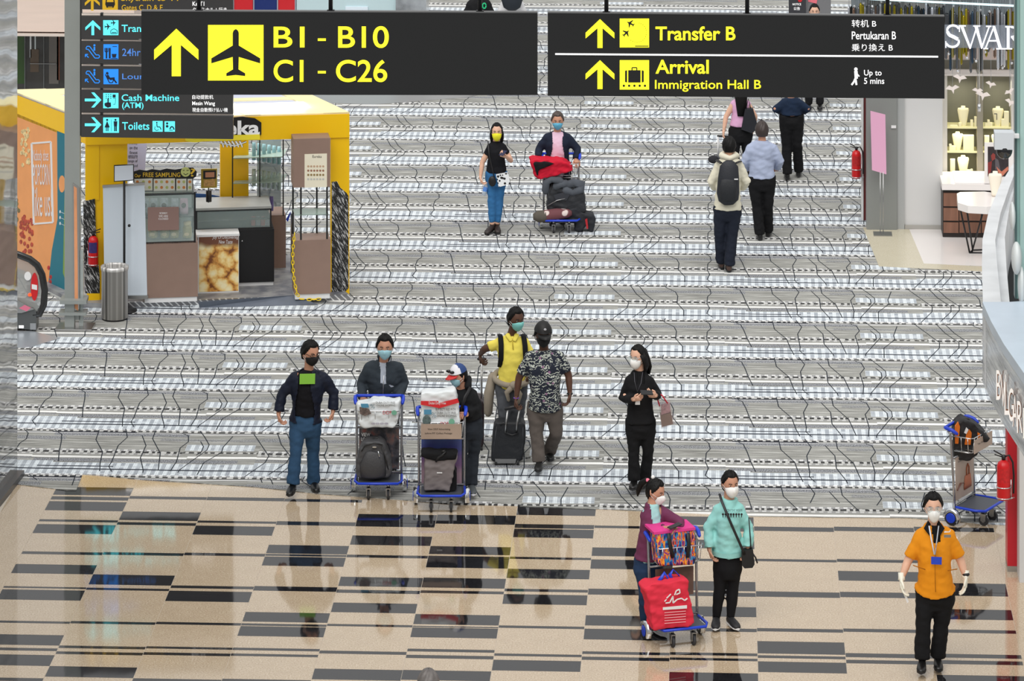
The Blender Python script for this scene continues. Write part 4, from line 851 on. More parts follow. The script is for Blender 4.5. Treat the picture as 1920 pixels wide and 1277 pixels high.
mb = MB(); mb.prism([G(x, y, .014) for x, y in [(-40, 618), (60, 620), (112, 634), (60, 650), (-40, 655)]], V((0, 0, -.006))); mb.build('landing_plate', mat('landing_plate', (.70, .73, .76), .3, .5), t)
mb = MB(); CB = mat('comb_grey', (.72, .73, .72), .4)
for i in range(14):
    a = G(88 + i * 2.6, 538 + i * 1.9, .02); b = G(92 + i * 2.6, 549 + i * 1.6, .02); d = V((.012, 0, 0)); mb.prism([a, a + d, b + d, b], V((0, 0, -.012)))
mb.build('comb_teeth', CB, t, kind='stuff')
# ================================================================== top centre: shop island and glass box
BI = Pl(V((-4, G(865, 133).y, 0)), V((1, 0, 0)))
t = thing('promotion_stand', 'red and dark blue promotional boxes behind the hanging sign', 'stand', BI.w(495, 150))
for x0, x1, c in ((437, 474, (.80, .12, .16)), (476, 519, (.06, .16, .42)), (521, 553, (.80, .12, .16))):
    mb = MB(); mb.pbox(BI, x0, -30, x1, 150, -.3, 0); mb.build('panel', mat('promo%.2f' % c[0], c, .4), t)
for x0 in (437, 475, 519.5, 553):
    mb = MB(); mb.pbox(BI, x0, -30, x0 + 2, 150, -.28, .02); mb.build('edge_strip', mat('edge_strip', (.62, .64, .70), .4), t)
t = thing('glass_showcase', 'pale glass showcase beside the red and blue boxes behind the sign', 'showcase', BI.w(650, 150))
mb = MB(); mb.pbox(BI, 556, -30, 742, 150, -.6, 0); mb.build('case', mat('pale_showcase', (.76, .85, .87), .15), t)
mb = MB(); mb.pbox(BI, 648, 12, 690, 22, 0, .03); mb.build('price_plate', mat('pale_plate', (.88, .93, .97), .3), t)
mb = MB(); mb.pbox(BI, 743, -30, 800, 130, -.5, .1); mb.build('side_pane', mat('case_side', (.60, .62, .64), .15, var=.4, vscale=4), t)
# easel and grey stand at the far right
g = G(1494, 120); pf = Pl(V((g.x, g.y, 0)), RH); t = thing('notice_easel', 'black notice board on an easel at the far end of the carpet', 'sign stand', g)
mb = MB(); mb.pbox(pf, 1479, -10, 1511, 62, -.03, 0); mb.build('board', mat('notice_black', (.20, .20, .22), .5), t); mb = MB(); mb.pbox(pf, 1489, 60, 1493, 120, -.03, 0); mb.pbox(pf, 1497, 60, 1501, 120, -.03, 0); mb.build('legs', BLK, t)
text('NOTICE', pf, (1486, 6, 1502, 10), WLT, t); text('公告', pf, (1488, 13, 1500, 19), WLT, t)
mb = MB(); mb.pcirc(pf, 1500, 0, 4, 4, 0, .01); mb.build('red_badge', mat('promo%.2f' % .8, (.8, .12, .16)), t)
g = G(1533, 118); pf = Pl(V((g.x, g.y, 0)), RH); t = thing('grey_screen', 'grey screen panel with pink card behind the far woman', 'panel', g)
mb = MB(); mb.pbox(pf, 1509, -30, 1558, 118, -.06, 0); mb.build('screen', mat('screen_grey', (.46, .46, .47), .5), t); mb = MB(); mb.ppoly(pf, [(1516, -8), (1534, -8), (1531, 7), (1515, 3)], 0, .008); mb.build('pink_card', mat('pink_card', (.90, .45, .50), .5), t)
# ================================================================== right shop front
S = Pl(G(1697, 433), V((1, 0, 0)))
def sbox(x0, y0, x1, y1, m, name='wall_right', d0=-.3, d1=0.0, pl=S, parent=None):
    mb = MB(); mb.pbox(pl, x0, y0, x1, y1, d0, d1); o = mb.build(name, m, parent)
    if parent is None: struct(o)
    return o
PG1 = mat('pillar_grey', (.52, .53, .52), .45); PG2 = mat('pillar_light', (.66, .67, .67), .4); LW = mat('light_wall', (.83, .83, .83), .5)
sbox(1625, -40, 1682, 433, PG1); sbox(1682.5, -40, 1696, 433, PG2, d1=-.05); sbox(1696, -40, 1768, 433, LW, d0=-.4, d1=-.1)
sbox(1697, 424, 1767, 435, mat('stone_base', (.66, .65, .63), .4), 'baseboard_right', d0=-.1, d1=-.06)
S2 = Pl(G(1616, 415), V((1, 0, 0)))
sbox(1615.5, 150, 1619, 418, WHT, 'trim', pl=S2, d0=-.2); sbox(1619, 150, 1625, 424, mat('dark_red_edge', (.42, .16, .16), .4), 'trim', pl=S2, d0=-.25, d1=-.02)
extinguisher('red fire extinguisher on the dark red door edge by the grey pillar', S2.off(.08), 1597, 281, 1614.5, 334, 1, lab=(.72, .10, .12))
# pink banner on stand
g = G(1655, 441); pk_ = Pl(V((g.x, g.y, 0)), RH); t = thing('pink_banner_stand', 'blank pink tall card on a thin metal stand by the grey pillar', 'sign stand', g)
mb = MB(); mb.ppoly(pk_, [(1632, 208), (1660, 215), (1662, 327), (1635, 319)], -.01, 0); mb.build('card', mat('pink_sheet', (.88, .66, .78), .5), t)
for x in (1650.5, 1656):
    mb = MB(); a = pk_.w(x, 322); mb.tube([V((a.x, a.y, .015)), a], .006); mb.build('pole', STEEL, t)
mb = MB(); a = g; mb.box(a.x - .13, a.x + .13, a.y - .12, a.y + .12, .013, .024); mb.build('foot_plate', STEEL, t)
mb = MB(); mb.pbox(S, 1671, 235, 1680, 240, 0, .02); tag(mb.build('wall_switch', WHT), 'small white switch plate on the grey pillar', 'switch')
# recessed lit display with shelves
SD = Pl(G(1768, 433) + V((0, .35, 0)), V((1, 0, 0)))
OLV = mat('olive_niche', (.50, .50, .45), .5); LITC = mat('display_cream', (.95, .93, .72), .5)
disp = thing('display_cabinet', 'olive backed jewellery display cabinet with cream shelves and centre post', 'cabinet', SD.w(1835, 335))
sbox(1766, 120, 1990, 340, OLV, 'back_panel', -.35, -.30, SD, disp); sbox(1770, 137, 1990, 143, mat('white_soffit', (.98, .95, .93), .4), 'soffit', -.3, .05, SD, disp)
for a, b in ((1766, 1776), (1832, 1843)): sbox(a, 137, b, 340, mat('olive_post', (.58, .56, .50), .5) if a > 1800 else mat('pale_post', (.83, .82, .80), .5), 'post', -.3, .02, SD, disp)
sbox(1896, 137, 1990, 340, mat('pale_post', (.9, .9, .88), .5), 'post', -.3, .02, SD, disp)
for y in (237.5, 283, 331):
    sbox(1776, y, 1832, y + 4, LITC, 'shelf', -.3, 0, SD, disp); sbox(1843, y, 1896, y + 4, LITC, 'shelf', -.3, 0, SD, disp)
for x0, x1, y0, y1 in [(a, b, y_, y_) for a, b in ((1778, 1830), (1845, 1894)) for y_ in (150, 244, 290)]:    # the cabinet's own lamps
    la = bpy.data.lights.new('cabinet_lamp', 'AREA'); la.shape = 'RECTANGLE'; la.size = .3; la.size_y = .1; la.energy = 2.2 if y0 < 200 else 1.3; la.color = (1, .93, .72)
    lo = bpy.data.objects.new('cabinet_lamp', la); COL.objects.link(lo); lo.location = SD.w((x0 + x1) / 2, y0, -.02); lo.rotation_euler = (math.radians(-12), 0, 0)
BUST = mat('cream_bust', (.97, .94, .78), .5)
rn = random.Random(3)
def bust(cx, y1, h, wpx, label, pl=SD, d=-.08, m=None, name='necklace_bust'):
    u, v0 = pl.uv(cx, y1, d); v1 = pl.uv(cx, y1 - h, d)[1]; w_ = pl.uv(cx + wpx / 2, y1, d)[0] - u; H = v1 - v0
    mb = MB(); mb.loft([(0, 0, 0), (0, 0, H * .1), (0, 0, H * .80), (0, 0, H * .90), (0, 0, H * .915), (0, 0, H)], [(w_ * .52, .035), (w_ * .55, .035), (w_, .04), (w_ * .9, .035), (w_ * .38, .025), (w_ * .36, .022)], lat=V((1, 0, 0)), n=14)
    o = mb.build(name, m or BUST, world=False); o.location = pl.P(u, v0, d); return tag(o, label, 'bust', 'jewellery busts in the display')
bust(1806, 237.5, 39, 22, 'cream necklace bust on the upper shelf beside the pendant lamp'); bust(1871, 237.5, 38, 22, 'cream necklace bust with black pendant on the upper shelf')
bust(1795.5, 283, 36, 21, 'cream necklace bust on the middle shelf next to a square board'); bust(1806, 331, 40, 22, 'cream necklace bust on the lowest shelf beside earrings'); bust(1869, 283, 34, 21, 'cream necklace bust on the middle shelf mostly behind the camera box')
mb = MB(); mb.pline(SD, [(1864, 213.5), (1869, 213.5), (1869, 225)], 1.2, .0, .01); tag(mb.build('pendant', BLK), 'black angular pendant hung on the upper shelf bust', 'pendant')
def block(cx, y1, wpx, h, label, d=-.05):
    u, v0 = SD.uv(cx, y1, d); v1 = SD.uv(cx, y1 - h, d)[1]; w_ = SD.uv(cx + wpx / 2, y1, d)[0] - u
    mb = MB(); mb.bev(-w_, w_, -.03, .03, 0, v1 - v0, .004); o = mb.build('display_block', BUST, world=False); o.location = SD.P(u, v0, d); tag(o, label, 'display stand', 'cream display blocks')
for i, (cx, y1, wp, h) in enumerate(((1800, 237.5, 5, 8), (1822, 237.5, 5, 13), (1829, 237.5, 4.5, 19), (1788, 237.5, 15, 3.5), (1849, 237.5, 5, 7), (1853.5, 237.5, 4.5, 13), (1858, 237.5, 5, 8), (1880, 237.5, 6, 15), (1887, 237.5, 9, 29), (1816, 283, 20, 30), (1782, 283, 4.5, 13), (1788, 283, 8, 10), (1850, 283, 9, 29), (1786, 331, 9, 33), (1794, 331, 5, 9), (1816, 331, 8, 13), (1822, 331, 4, 14))):
    lab = ['tiny cream block by the upper shelf bust', 'short cream ring cone on the upper shelf', 'tallest cream ring block near the centre post', 'flat cream tray at the upper shelf end', 'tiny cream block just past the centre post', 'slim cream block past the centre post', 'small cream block by the pendant bust', 'stepped cream block beside the pendant bust', 'tall cream block at the upper shelf far end', 'square cream earring board on the middle shelf', 'narrow cream block at the middle shelf end', 'low cream tray on the middle shelf', 'tall cream block on the middle shelf past the post', 'tall cream slab on the lowest shelf', 'small cream block between slab and bust', 'low cream block beside the lowest bust', 'slim cream block beside the lowest bust'][i]
    block(cx, y1, wp, h, lab)
# counter with wooden drawers
g = G(1768, 447); pc = Pl(V((g.x, g.y, 0)), V((1, 0, 0))); t = thing('shop_counter', 'white topped shop counter with three walnut drawer rows', 'counter', g)
WAL = mat('walnut', (.50, .35, .28), .45, var=.25, vscale=2.5, stretch=(6, 1, .6)); LKR = mat('white_lacquer', (.94, .92, .91), .25)
mb = MB(); mb.pbox(pc, 1768, 358, 1990, 448, -.5, -.02); mb.build('carcass', mat('dark_carcass', (.13, .10, .09), .5), t)
for y0, y1 in ((362, 387), (390, 414), (417, 437)):
    for x0, x1 in ((1769, 1798), (1799, 1840), (1841, 1880)):
        mb = MB(); mb.pbox(pc, x0, y0, x1 - .8, y1, -.02, 0); mb.build('drawer_front', WAL, t)
mb = MB(); mb.pbox(pc, 1766, 344, 1990, 358, -.75, .03); mb.build('worktop', LKR, t); mb = MB(); a = pc.uv(1791, 344)[1]; mb.fbox(pc, pc.uv(1791, 344)[0], 3, a, a + .02, -.7, .0); mb.build('inset_tray', mat('tray_white', (.98, .96, .96), .3), t)
# small white table on black rod legs
g = G(1835, 478); t = thing('side_table', 'faceted white table top on angular black rod legs', 'table', g); zt_ = .80
pxs = [(1794, 367), (1800, 364), (1845, 363), (1880, 368), (1890, 376), (1880, 388), (1850, 392), (1815, 390), (1796, 384)]
mb = MB(); mb.prism([G(x, y - 4, .80) for x, y in pxs], V((0, 0, -.10))); mb.build('table_top', LKR, t)
for pa, pb_ in (((1799, 384), (1818, 474)), ((1812, 388), (1824, 470)), ((1845, 391), (1822, 474)), ((1880, 386), (1858, 472)), ((1870, 378), (1856, 468))):
    mb = MB(); a = G(pa[0], pa[1], .70); b = G(pb_[0], pb_[1], .012); mb.tube([a, b], .012, 6); mb.build('leg', BLK, t)
mb = MB(); mb.tube([G(1818, 474, .02), G(1824, 469, .02), G(1857, 468, .02), G(1860, 474, .02), G(1818, 474, .02)], .011, 6); mb.build('foot_frame', BLK, t)
bt = Pl(G(1865, 368, .80), V((1, 0, 0))); bt.o.z = 0
bust(1866, 367, 46, 26, 'large white necklace bust on the white table', bt, 0, mat('white_bust', (.97, .93, .86), .5))
# framed poster behind the table
pp = Pl(g + V((0, .9, 0)), V((1, 0, 0))); pp.o.z = 0
t = thing('framed_poster', 'white framed photograph of two dark clad figures beside the display', 'poster', pp.w(1872, 345))
mb = MB(); mb.pbox(pp, 1846, 268, 1908, 345, -.05, 0); mb.build('frame', LKR, t); mb = MB(); mb.pbox(pp, 1852, 275, 1891, 331, 0, .004); pi = mb.build('photograph', mat('poster_dark', (.20, .17, .18), .4, var=.4, vscale=12), t)
for pix, c, nm in (([(1858, 292), (1862, 287), (1866, 290), (1866, 298), (1860, 302)], (.55, .22, .20), 'face_print'), ([(1852, 305), (1860, 302), (1858, 322), (1853, 328)], (.52, .18, .17), 'sleeve_print'), ([(1866, 296), (1872, 300), (1876, 320), (1866, 318)], (.36, .34, .36), 'coat_print'), ([(1868, 312), (1878, 322), (1890, 312), (1891, 318), (1880, 330), (1872, 324)], (.80, .48, .38), 'arm_print')):
    mb = MB(); mb.ppoly(pp, pix, .004, .007); mb.build(nm, mat(nm, c, .5), pi)
# ceiling strip, hanging prisms, letters, birds
ST = Pl(G(1760, 433) + V((0, -.5, 0)), V((1, 0, 0)))
sbox(1585, -40, 1990, -2, mat('shop_bulkhead', (.66, .70, .71), .4), 'trim', -.5, .1, ST); 
mb = MB(); mb.ppoly(ST, [(1630, -3), (1905, 10), (1905, 13), (1630, 0)], .1, .14); struct(mb.build('trim', mat('glow_edge', (.80, .93, .95), .4, emit=.8)))
sbox(1768, 95, 1990, 137, mat('blush_panel', (.93, .85, .82), .5), 'trim', -1.0, -.9, ST)
sbox(1600, -2, 1990, 100, mat('cool_back', (.56, .60, .63), .25, var=.2, vscale=2), 'trim', -1.0, -.9, ST)
PM = [mat('prism_grey', (.42, .43, .45), .12, .7), mat('prism_gold', (.62, .56, .10), .15, .5), mat('prism_copper', (.55, .44, .38), .15, .6), mat('prism_navy', (.20, .28, .36), .15, .5), mat('prism_silver', (.86, .87, .90), .1, .8), mat('prism_black', (.16, .17, .18), .2, .5)]
rp = random.Random(11); cn = ['grey', 'gold', 'copper', 'navy', 'silver', 'black']; N_ = 74; CRY = mat('crystal_bead', (.93, .94, .96), .05, .6); CORD = mat('clear_cord', (.7, .72, .74), .3)
ORD = 'first second third fourth fifth sixth seventh eighth ninth tenth eleventh twelfth thirteenth fourteenth fifteenth sixteenth seventeenth eighteenth nineteenth twentieth twenty-first twenty-second twenty-third twenty-fourth twenty-fifth twenty-sixth twenty-seventh twenty-eighth twenty-ninth thirtieth'.split(); cnt = {}
for i in range(N_):
    x = 1592 + i * (312 / N_) + rp.uniform(-1, 1)
    if x < 1768: y0, y1 = rp.uniform(4, 16), rp.uniform(28, 60)
    else: y0, y1 = rp.uniform(8, 32), rp.uniform(88, 138)
    k = rp.choice([0, 0, 0, 1, 2, 3, 4, 4, 5, 1]); d = rp.choice([.05, -.08, -.2, -.32]); a = ST.w(x, y1, d); b = ST.w(x, y0, d); c = ST.w(x, -3, d); h = b.z - a.z
    mb = MB(); mb.loft([(0, 0, 0), (0, 0, .03), (0, 0, h - .03), (0, 0, h)], [(.006, .006), (.019, .019), (.019, .019), (.006, .003)], n=6); o = mb.build('hanging_prism', PM[k], world=False); o.location = a
    j = cnt.get(k, 0); cnt[k] = j + 1
    tag(o, '%s of the %s mirror prism rods above the shop front, counted left to right' % (ORD[j], cn[k]), 'pendant', '%s prism rods over the shop front' % cn[k])
    mb = MB(); mb.tube([(0, 0, h - .002), (0, 0, c.z - a.z + .03)], .003, 4); mb.build('cord', CORD, o, world=False)
    if i % 2 == 0: mb = MB(); mb.ball((.012, -.01, h + .02 if i % 4 else -.02), .020, 10, 6); mb.build('bead', CRY, o, world=False)
# shop letters (serif, built from stems)
SL = ST.off(.22); LT = mat('letter_white', (.98, .98, 1.0), .4, emit=.8)
lt = thing('shop_lettering', 'large white serif letters mounted over the prism curtain', 'lettering', SL.w(1840, 90))
def letter(nm, pls):
    mb = MB()
    for s in pls:
        if s[0] == 'l': mb.pline(SL, s[1], s[2], 0, .03)
        else: mb.ppoly(SL, s[1], 0, .03)
    return mb.build(nm, LT, lt)
def arcp(cx, cy, rx, ry, a0, a1, n=12): return [(cx + rx * math.cos(math.radians(a0 + (a1 - a0) * i / n)), cy + ry * math.sin(math.radians(a0 + (a1 - a0) * i / n))) for i in range(n + 1)]
letter('letter_s', [('l', [(1799, 60), (1799, 51)], 1.5), ('l', arcp(1787, 57, 11, 9, -20, -200, 10) , 3.4), ('l', [(1776.6, 60), (1780, 66), (1789, 70), (1796, 74)], 5.6), ('l', arcp(1786, 78.5, 12, 10, -20, 160, 12), 3.4), ('l', [(1773.5, 78), (1773.5, 90)], 1.5)])
letter('letter_w', [('p', [(1800, 48.5), (1806, 48.5), (1821, 90), (1818, 92)]), ('l', [(1819, 91), (1832, 50)], 2), ('p', [(1827, 49), (1833, 49), (1843, 88), (1840, 92)]), ('l', [(1840.5, 91), (1855, 50)], 2), ('l', [(1798, 49), (1811, 49)], 1.4), ('l', [(1825, 49.3), (1838, 49.3)], 1.4), ('l', [(1849, 49.8), (1859, 49.8)], 1.4)])
letter('letter_a', [('l', [(1848, 91), (1864, 50)], 2), ('p', [(1861, 49.5), (1866, 49.5), (1879, 92), (1873, 92)]), ('l', [(1853, 77), (1872, 77)], 2), ('l', [(1844, 91.6), (1853, 91.6)], 1.4), ('l', [(1868, 92), (1884, 92)], 1.4)])
letter('letter_r', [('p', [(1888, 50), (1893, 50), (1893, 92), (1888, 92)]), ('l', [(1885, 50.6), (1897, 50.6)], 1.6), ('l', [(1884, 92), (1898, 92)], 1.4), ('l', arcp(1896, 60.5, 11, 9.5, -90, 90, 10), 3), ('p', [(1896, 70), (1901, 70), (1918, 92), (1911, 92)])])
mb = MB(); mb.pbox(SL, 1771, 46.5, 1990, 92, -.02, -.012); mb.build('mounting_plate', mat('smoked_plate', (.55, .58, .62), .1, alpha=.45), lt)
BRD = mat('pearl_bird', (.93, .89, .87), .3)
for i, (x, y, s, a) in enumerate(((1800, 146, 13, .1), (1786, 166, 13, -.2), (1833, 170, 10, .0), (1843, 178, 14, .1), (1858, 158, 10, .2), (1893, 172, 10, -.6), (1895, 192, 11, .3))):
    pts = rot([(.0, .45), (.3, .25), (.5, .42), (.75, .3), (1, .5), (.6, .62), (.5, .9), (.4, .6)], a, (x, y), s * 2); o = MB(); q = pts
    o.ppoly(ST, [q[0], q[1], q[2], q[7]], .1, .13); o.ppoly(ST, [q[2], q[3], q[4], q[5]], .1, .12); o.ppoly(ST, [q[7], q[2], q[5], q[6]], .08, .14)
    o = o.build('paper_bird', BRD); c_ = MB(); a_ = ST.w(x, y - 2, .11); c_.tube([a_, V((a_.x, a_.y, ST.w(x, -4, .11)[2]))], .0025, 4); c_.build('cord', CORD, o)
    tag(o, ['pearl folded bird nearest the white soffit', 'pearl folded bird with wide wings beside the black sign', 'small pearl bird above the pendant lamp', 'wide pearl bird just over the pendant lamp', 'thin pearl bird right of the pendant lamp cord', 'tilted pearl bird near the teal frame', 'lowest pearl bird near the teal frame'][i], 'ornament')
t = thing('pendant_lamp', 'slim white pendant lamp on a cord before the display post', 'lamp', ST.w(1836, 210)); mb = MB(); a, b = ST.w(1836, 195), ST.w(1836, -3); mb.tube([a, b], .006, 5); mb.build('cord', WHT, t)
mb = MB(); a = ST.w(1836, 209); mb.cyl(a, a + V((0, 0, .11)), .024); mb.build('shade', CHROME, t)
# ================================================================== canopy block on the right, camera dome, near shop fascia
def Gz(pix, z): return [G(x, y, z) for x, y in pix]
STN = mat('weathered_white_ledge', (.84, .85, .86), .5, var=.12, vscale=3); ZT, ZB = 4.0, 3.18
outer = [(1906, 296), (1876, 345), (1853, 400), (1842, 450), (1841, 500), (1843, 567)]; inner = [(1893, 567), (1887, 500), (1884, 445), (1891, 400), (1903, 350), (1912, 318)]
mid_ = [(1877, 567), (1870, 500), (1866, 450), (1876, 400), (1893, 350), (1909, 308)]
mb = MB(); O, M_, I = Gz(outer, ZT), Gz(mid_, ZT)[::-1], Gz(inner, ZT - .12)[::-1]; n = len(O); Ob = [p + V((.02, 0, ZB - ZT)) for p in O]
vs = O + M_ + [p - V((0, 0, .12)) for p in M_] + I + Ob + [V((p.x, p.y, ZB)) for p in I]
fs = []
for i in range(n - 1):
    fs += [(i, i + 1, n + i + 1, n + i), (n + i, n + i + 1, 2 * n + i + 1, 2 * n + i), (2 * n + i, 2 * n + i + 1, 3 * n + i + 1, 3 * n + i), (4 * n + i, 4 * n + i + 1, i + 1, i), (3 * n + i, 3 * n + i + 1, 5 * n + i + 1, 5 * n + i)]
    fs += [(4 * n + i, 5 * n + i, 5 * n + i + 1, 4 * n + i + 1)]
mb.add(vs, fs); struct(mb.build('trim', STN))
mb = MB(); mb.add([O[-1], M_[-1], M_[-1] - V((0, 0, .82)), Ob[-1]], [(0, 1, 2, 3)]); struct(mb.build('trim', STN))
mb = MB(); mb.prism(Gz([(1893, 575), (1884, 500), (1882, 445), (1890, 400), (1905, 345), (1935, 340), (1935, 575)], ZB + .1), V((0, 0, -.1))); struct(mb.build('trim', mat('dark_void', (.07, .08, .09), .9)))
slabp = [(1842, 566), (1893, 566), (1990, 560), (1990, 800), (1950, 745), (1920, 700), (1882, 645), (1858, 602)]
mb = MB(); mb.prism(Gz(slabp, ZT + .02), V((0, 0, -.1))); struct(mb.build('trim', mat('pale_blue_sheet', (.74, .79, .84), .35, var=.08, vscale=2)))
FST = NT('striated_stone', .12); q = FST.xyz(FST.t.outputs['Object']); n_ = FST.noise(FST.comb(q[0], FST.math('MULTIPLY', q[1], 1.2), FST.math('MULTIPLY', q[2], 22)), 1.0, 4, .65)
FST = FST.out(FST.ramp(n_, [(.32, (.42, .44, .46)), (.5, (.62, .64, .66)), (.68, (.82, .84, .85))]))
fc = Gz([(1842, 570), (1858, 602), (1882, 645), (1920, 700), (1950, 745), (1990, 800)], ZT - .08)
mb = MB(); mb.add(fc + [V((p.x, p.y, ZB)) for p in fc] + [V((p.x + 1.5, p.y, ZB)) for p in fc], [(i, 6 + i, 7 + i, i + 1) for i in range(5)] + [(6 + i, 12 + i, 13 + i, 7 + i) for i in range(5)]); fas = struct(mb.build('trim', FST))
# metal letters on the fascia, following it
bl = thing('fascia_lettering', 'bronze sided white capital letters fixed along the striated stone fascia', 'lettering', V((fc[3].x, fc[3].y, 3.5)))
LM = mat('letter_bronze', (.62, .45, .36), .35, .5); LF = mat('letter_face', (.98, .96, .94), .4, emit=.3)
for ch, (x, y0, x1, y1) in zip('BVLGARI', ((1868.5, 694, 1877.5, 750), (1876, 702, 1887, 762), (1884, 716, 1893, 778), (1891, 728, 1901.5, 790), (1899, 741, 1908, 800), (1907.5, 752, 1918, 812), (1919, 765, 1923, 822))):
    c = G(x, y1, ZB + .15); dvec = (G(x1, y1 + 8, ZB + .15) - c); dvec.z = 0
    plx = Pl(V((c.x, c.y, 0)) + V((0, -.12, 0)), RH)
    text(ch, plx, (x, y0, x1, y1), LM, bl, d=.0, bold=.02, name='letter_side'); text(ch, plx, (x - .6, y0, x1 - 1.0, y1), LF, bl, d=.05, bold=.0, name='letter_face')
# solid wall under the canopy
g1 = G(1889, 1072); W1 = Pl(V((g1.x, g1.y, 0)), V((1, 0, 0)))
mb = MB(); mb.fbox(W1, .0, .10, .05, ZB, -.3, 0); struct(mb.build('wall_right', mat('red_wall_end', (.78, .10, .17), .3)))
mb = MB(); mb.fbox(W1, .0, .105, 0, .06, -.3, .004); struct(mb.build('baseboard_right', STEEL))
mb = MB(); mb.fbox(W1, .10, 3.5, 0, ZB, -.3, .35); struct(mb.build('wall_right', mat('white_pier', (.82, .82, .82), .4)))
extinguisher('large red fire extinguisher hung on the red wall end in front of the loaded trolley', W1.off(.30), 1869, 862, 1894.5, 936, 1, lab=(.78, .10, .12))
# teal mullions with lamps
TL = mat('teal_frame', (.50, .64, .62), .35); TM = Pl(G(1905, 560, 4.0), V((1, 0, 0))); TM.o.z = 0
for x0, x1, m_ in ((1903, 1907, mat('teal_dark', (.30, .40, .40), .3)), (1907, 1912, TL), (1912.5, 1922, mat('teal_pale', (.66, .78, .76), .3)), (1922, 1990, TL)):
    mb = MB(); mb.pbox(TM, x0, -60, x1, 560, -.15, 0); struct(mb.build('window_2', m_))
for i, (x, y, rx, ry) in enumerate(((1898, 405, 6, 27), (1906, 484, 10, 31), (1915, 535, 7, 36))):
    mb = MB(); c = TM.w(x, y, .10); mb.ball(c, (rx / 200, .12, ry / 200), 16, 10); o = mb.build('floodlight', mat('lamp_shell', (.84, .86, .86), .35)); tag(o, ['smallest pale floodlight shell nearest the ledge bend', 'middle pale floodlight shell beside the teal frame', 'large pale floodlight shell above the blue sheet'][i], 'lamp')
# dome camera
CM = TM.off(.12); t = thing('dome_camera', 'white box security camera with dark dome beside the teal frame', 'camera', CM.w(1885, 285)); mb = MB(); mb.pbox(CM, 1865, 249, 1901, 281, -.15, .0); mb.build('housing', mat('camera_white', (.82, .84, .86), .35), t)
mb = MB(); c = CM.w(1883, 281.5, -.07); mb.ball(c, (.078, .078, .085), 18, 10); mb.build('dome', mat('smoked_dome', (.06, .06, .07), .08, spec=.9), t); mb = MB(); mb.pbox(CM, 1899, 255, 1912, 262, -.20, -.06); mb.build('mounting_arm', WHT, t)
# ================================================================== people
def skin(nm, c): return mat('skin_' + nm, c, .55, var=.06, vscale=12, spec=.35)
SK = {'light': skin('light', (.88, .70, .60)), 'tan': skin('tan', (.77, .57, .47)), 'brown': skin('brown', (.50, .34, .26)), 'dark': skin('dark', (.34, .23, .18))}
HAIR = mat('black_hair', (.045, .04, .04), .55, spec=.25, bump=.6, bscale=90, stretch=(1, 1, .15)); HAIRG = mat('greying_hair', (.30, .26, .24), .5, var=.35, vscale=30)
EYEW = mat('eye_white', (.9, .88, .85), .3); EYED = mat('eye_dark', (.08, .05, .04), .2); BROW = mat('eyebrow', (.12, .09, .08), .7); LIP = mat('lip', (.62, .36, .33), .5)
def headpt(dx, dy, dz, off=0.0, nose=1.0):
    """surface of a head, front = +y, dx/dy/dz unit direction"""
    a, b, c = .077, .094, .118
    t = max(0.0, -dz)
    x = a * dx * (1 - .26 * t ** 1.6); y = b * dy * ((1 - .30 * t) if dy < 0 else (1 - .06 * t)); z = c * dz
    if dz > .3: y *= 1.0
    g = lambda cx, cz, sx_, sz_: math.exp(-((dx - cx) / sx_) ** 2 - ((dz - cz) / sz_) ** 2) if dy > 0 else 0.0
    y += nose * (.024 * g(0, -.16, .13, .17) + .010 * g(0, .05, .10, .2)) - .010 * (g(.36, .08, .2, .12) + g(-.36, .08, .2, .12)) + .006 * g(0, -.52, .28, .07) + .010 * g(0, -.86, .35, .16) + .004 * g(0, .26, .6, .1)
    v = V((x, y, z)); return v + V((dx * a, dy * b, dz * c)).normalized() * off
def hgrid(mb, T, off, lon0, lon1, lat0, lat1, nu, nv, f=None, nose=1.0, close=False):
    vs = []
    for j in range(nv + 1):
        for i in range(nu + 1):
            u, v = i / nu, j / nv
            lo = math.radians(lon0 + (lon1 - lon0) * u); la = math.radians(lat0 + (lat1 - lat0) * v)
            dx, dy, dz = math.cos(la) * math.sin(lo), math.cos(la) * math.cos(lo), math.sin(la)
            o = off if f is None else f(lo, la, off)
            vs.append(T @ headpt(dx, dy, dz, o, nose))
    W = nu + 1
    mb.add(vs, [(j * W + i, j * W + i + 1, (j + 1) * W + i + 1, (j + 1) * W + i) for j in range(nv) for i in range(nu)], True)
def hand(mb, wr, dr, pn, s=1.0, curl=.5, thumb=1, fist=False):
    dr = V(dr).normalized(); pn = V(pn); pn = (pn - dr * pn.dot(dr)).normalized(); lt_ = dr.cross(pn) * thumb; wr = V(wr)
    mb.loft([wr - dr * .02, wr + dr * .02 * s, wr + dr * .055 * s, wr + dr * .092 * s], [(.027 * s, .021 * s), (.036 * s, .018 * s), (.043 * s, .016 * s), (.040 * s, .013 * s)], lat=lt_, n=10)
    for i, (off, L) in enumerate(((.031, .070), (.011, .080), (-.010, .074), (-.030, .058))):
        p = wr + dr * .088 * s + lt_ * off * s; d = dr + lt_ * off * 1.6; d.normalize(); pts = [p - d * .02]; a = 0
        for k, f_ in enumerate((.42, .32, .26)):
            a += curl * (.75 + .12 * i); q = d * math.cos(a) + pn * math.sin(a); pts.append(pts[-1] + q * (L * s * f_ + (.02 if k == 0 else 0)))
        mb.loft(pts, [.0098 * s, .0095 * s, .0085 * s, .0065 * s], n=6, round_=True)
    p = wr + dr * .028 * s + lt_ * .026 * s; d = (dr * .75 + lt_ * .6 + pn * (.25 + curl * .3)).normalized(); d2 = (dr + lt_ * .05 + pn * .45 * curl).normalized()
    mb.loft([p, p + d * .038 * s, p + d * .038 * s + d2 * .032 * s], [.014 * s, .0115 * s, .009 * s], n=6, round_=True)
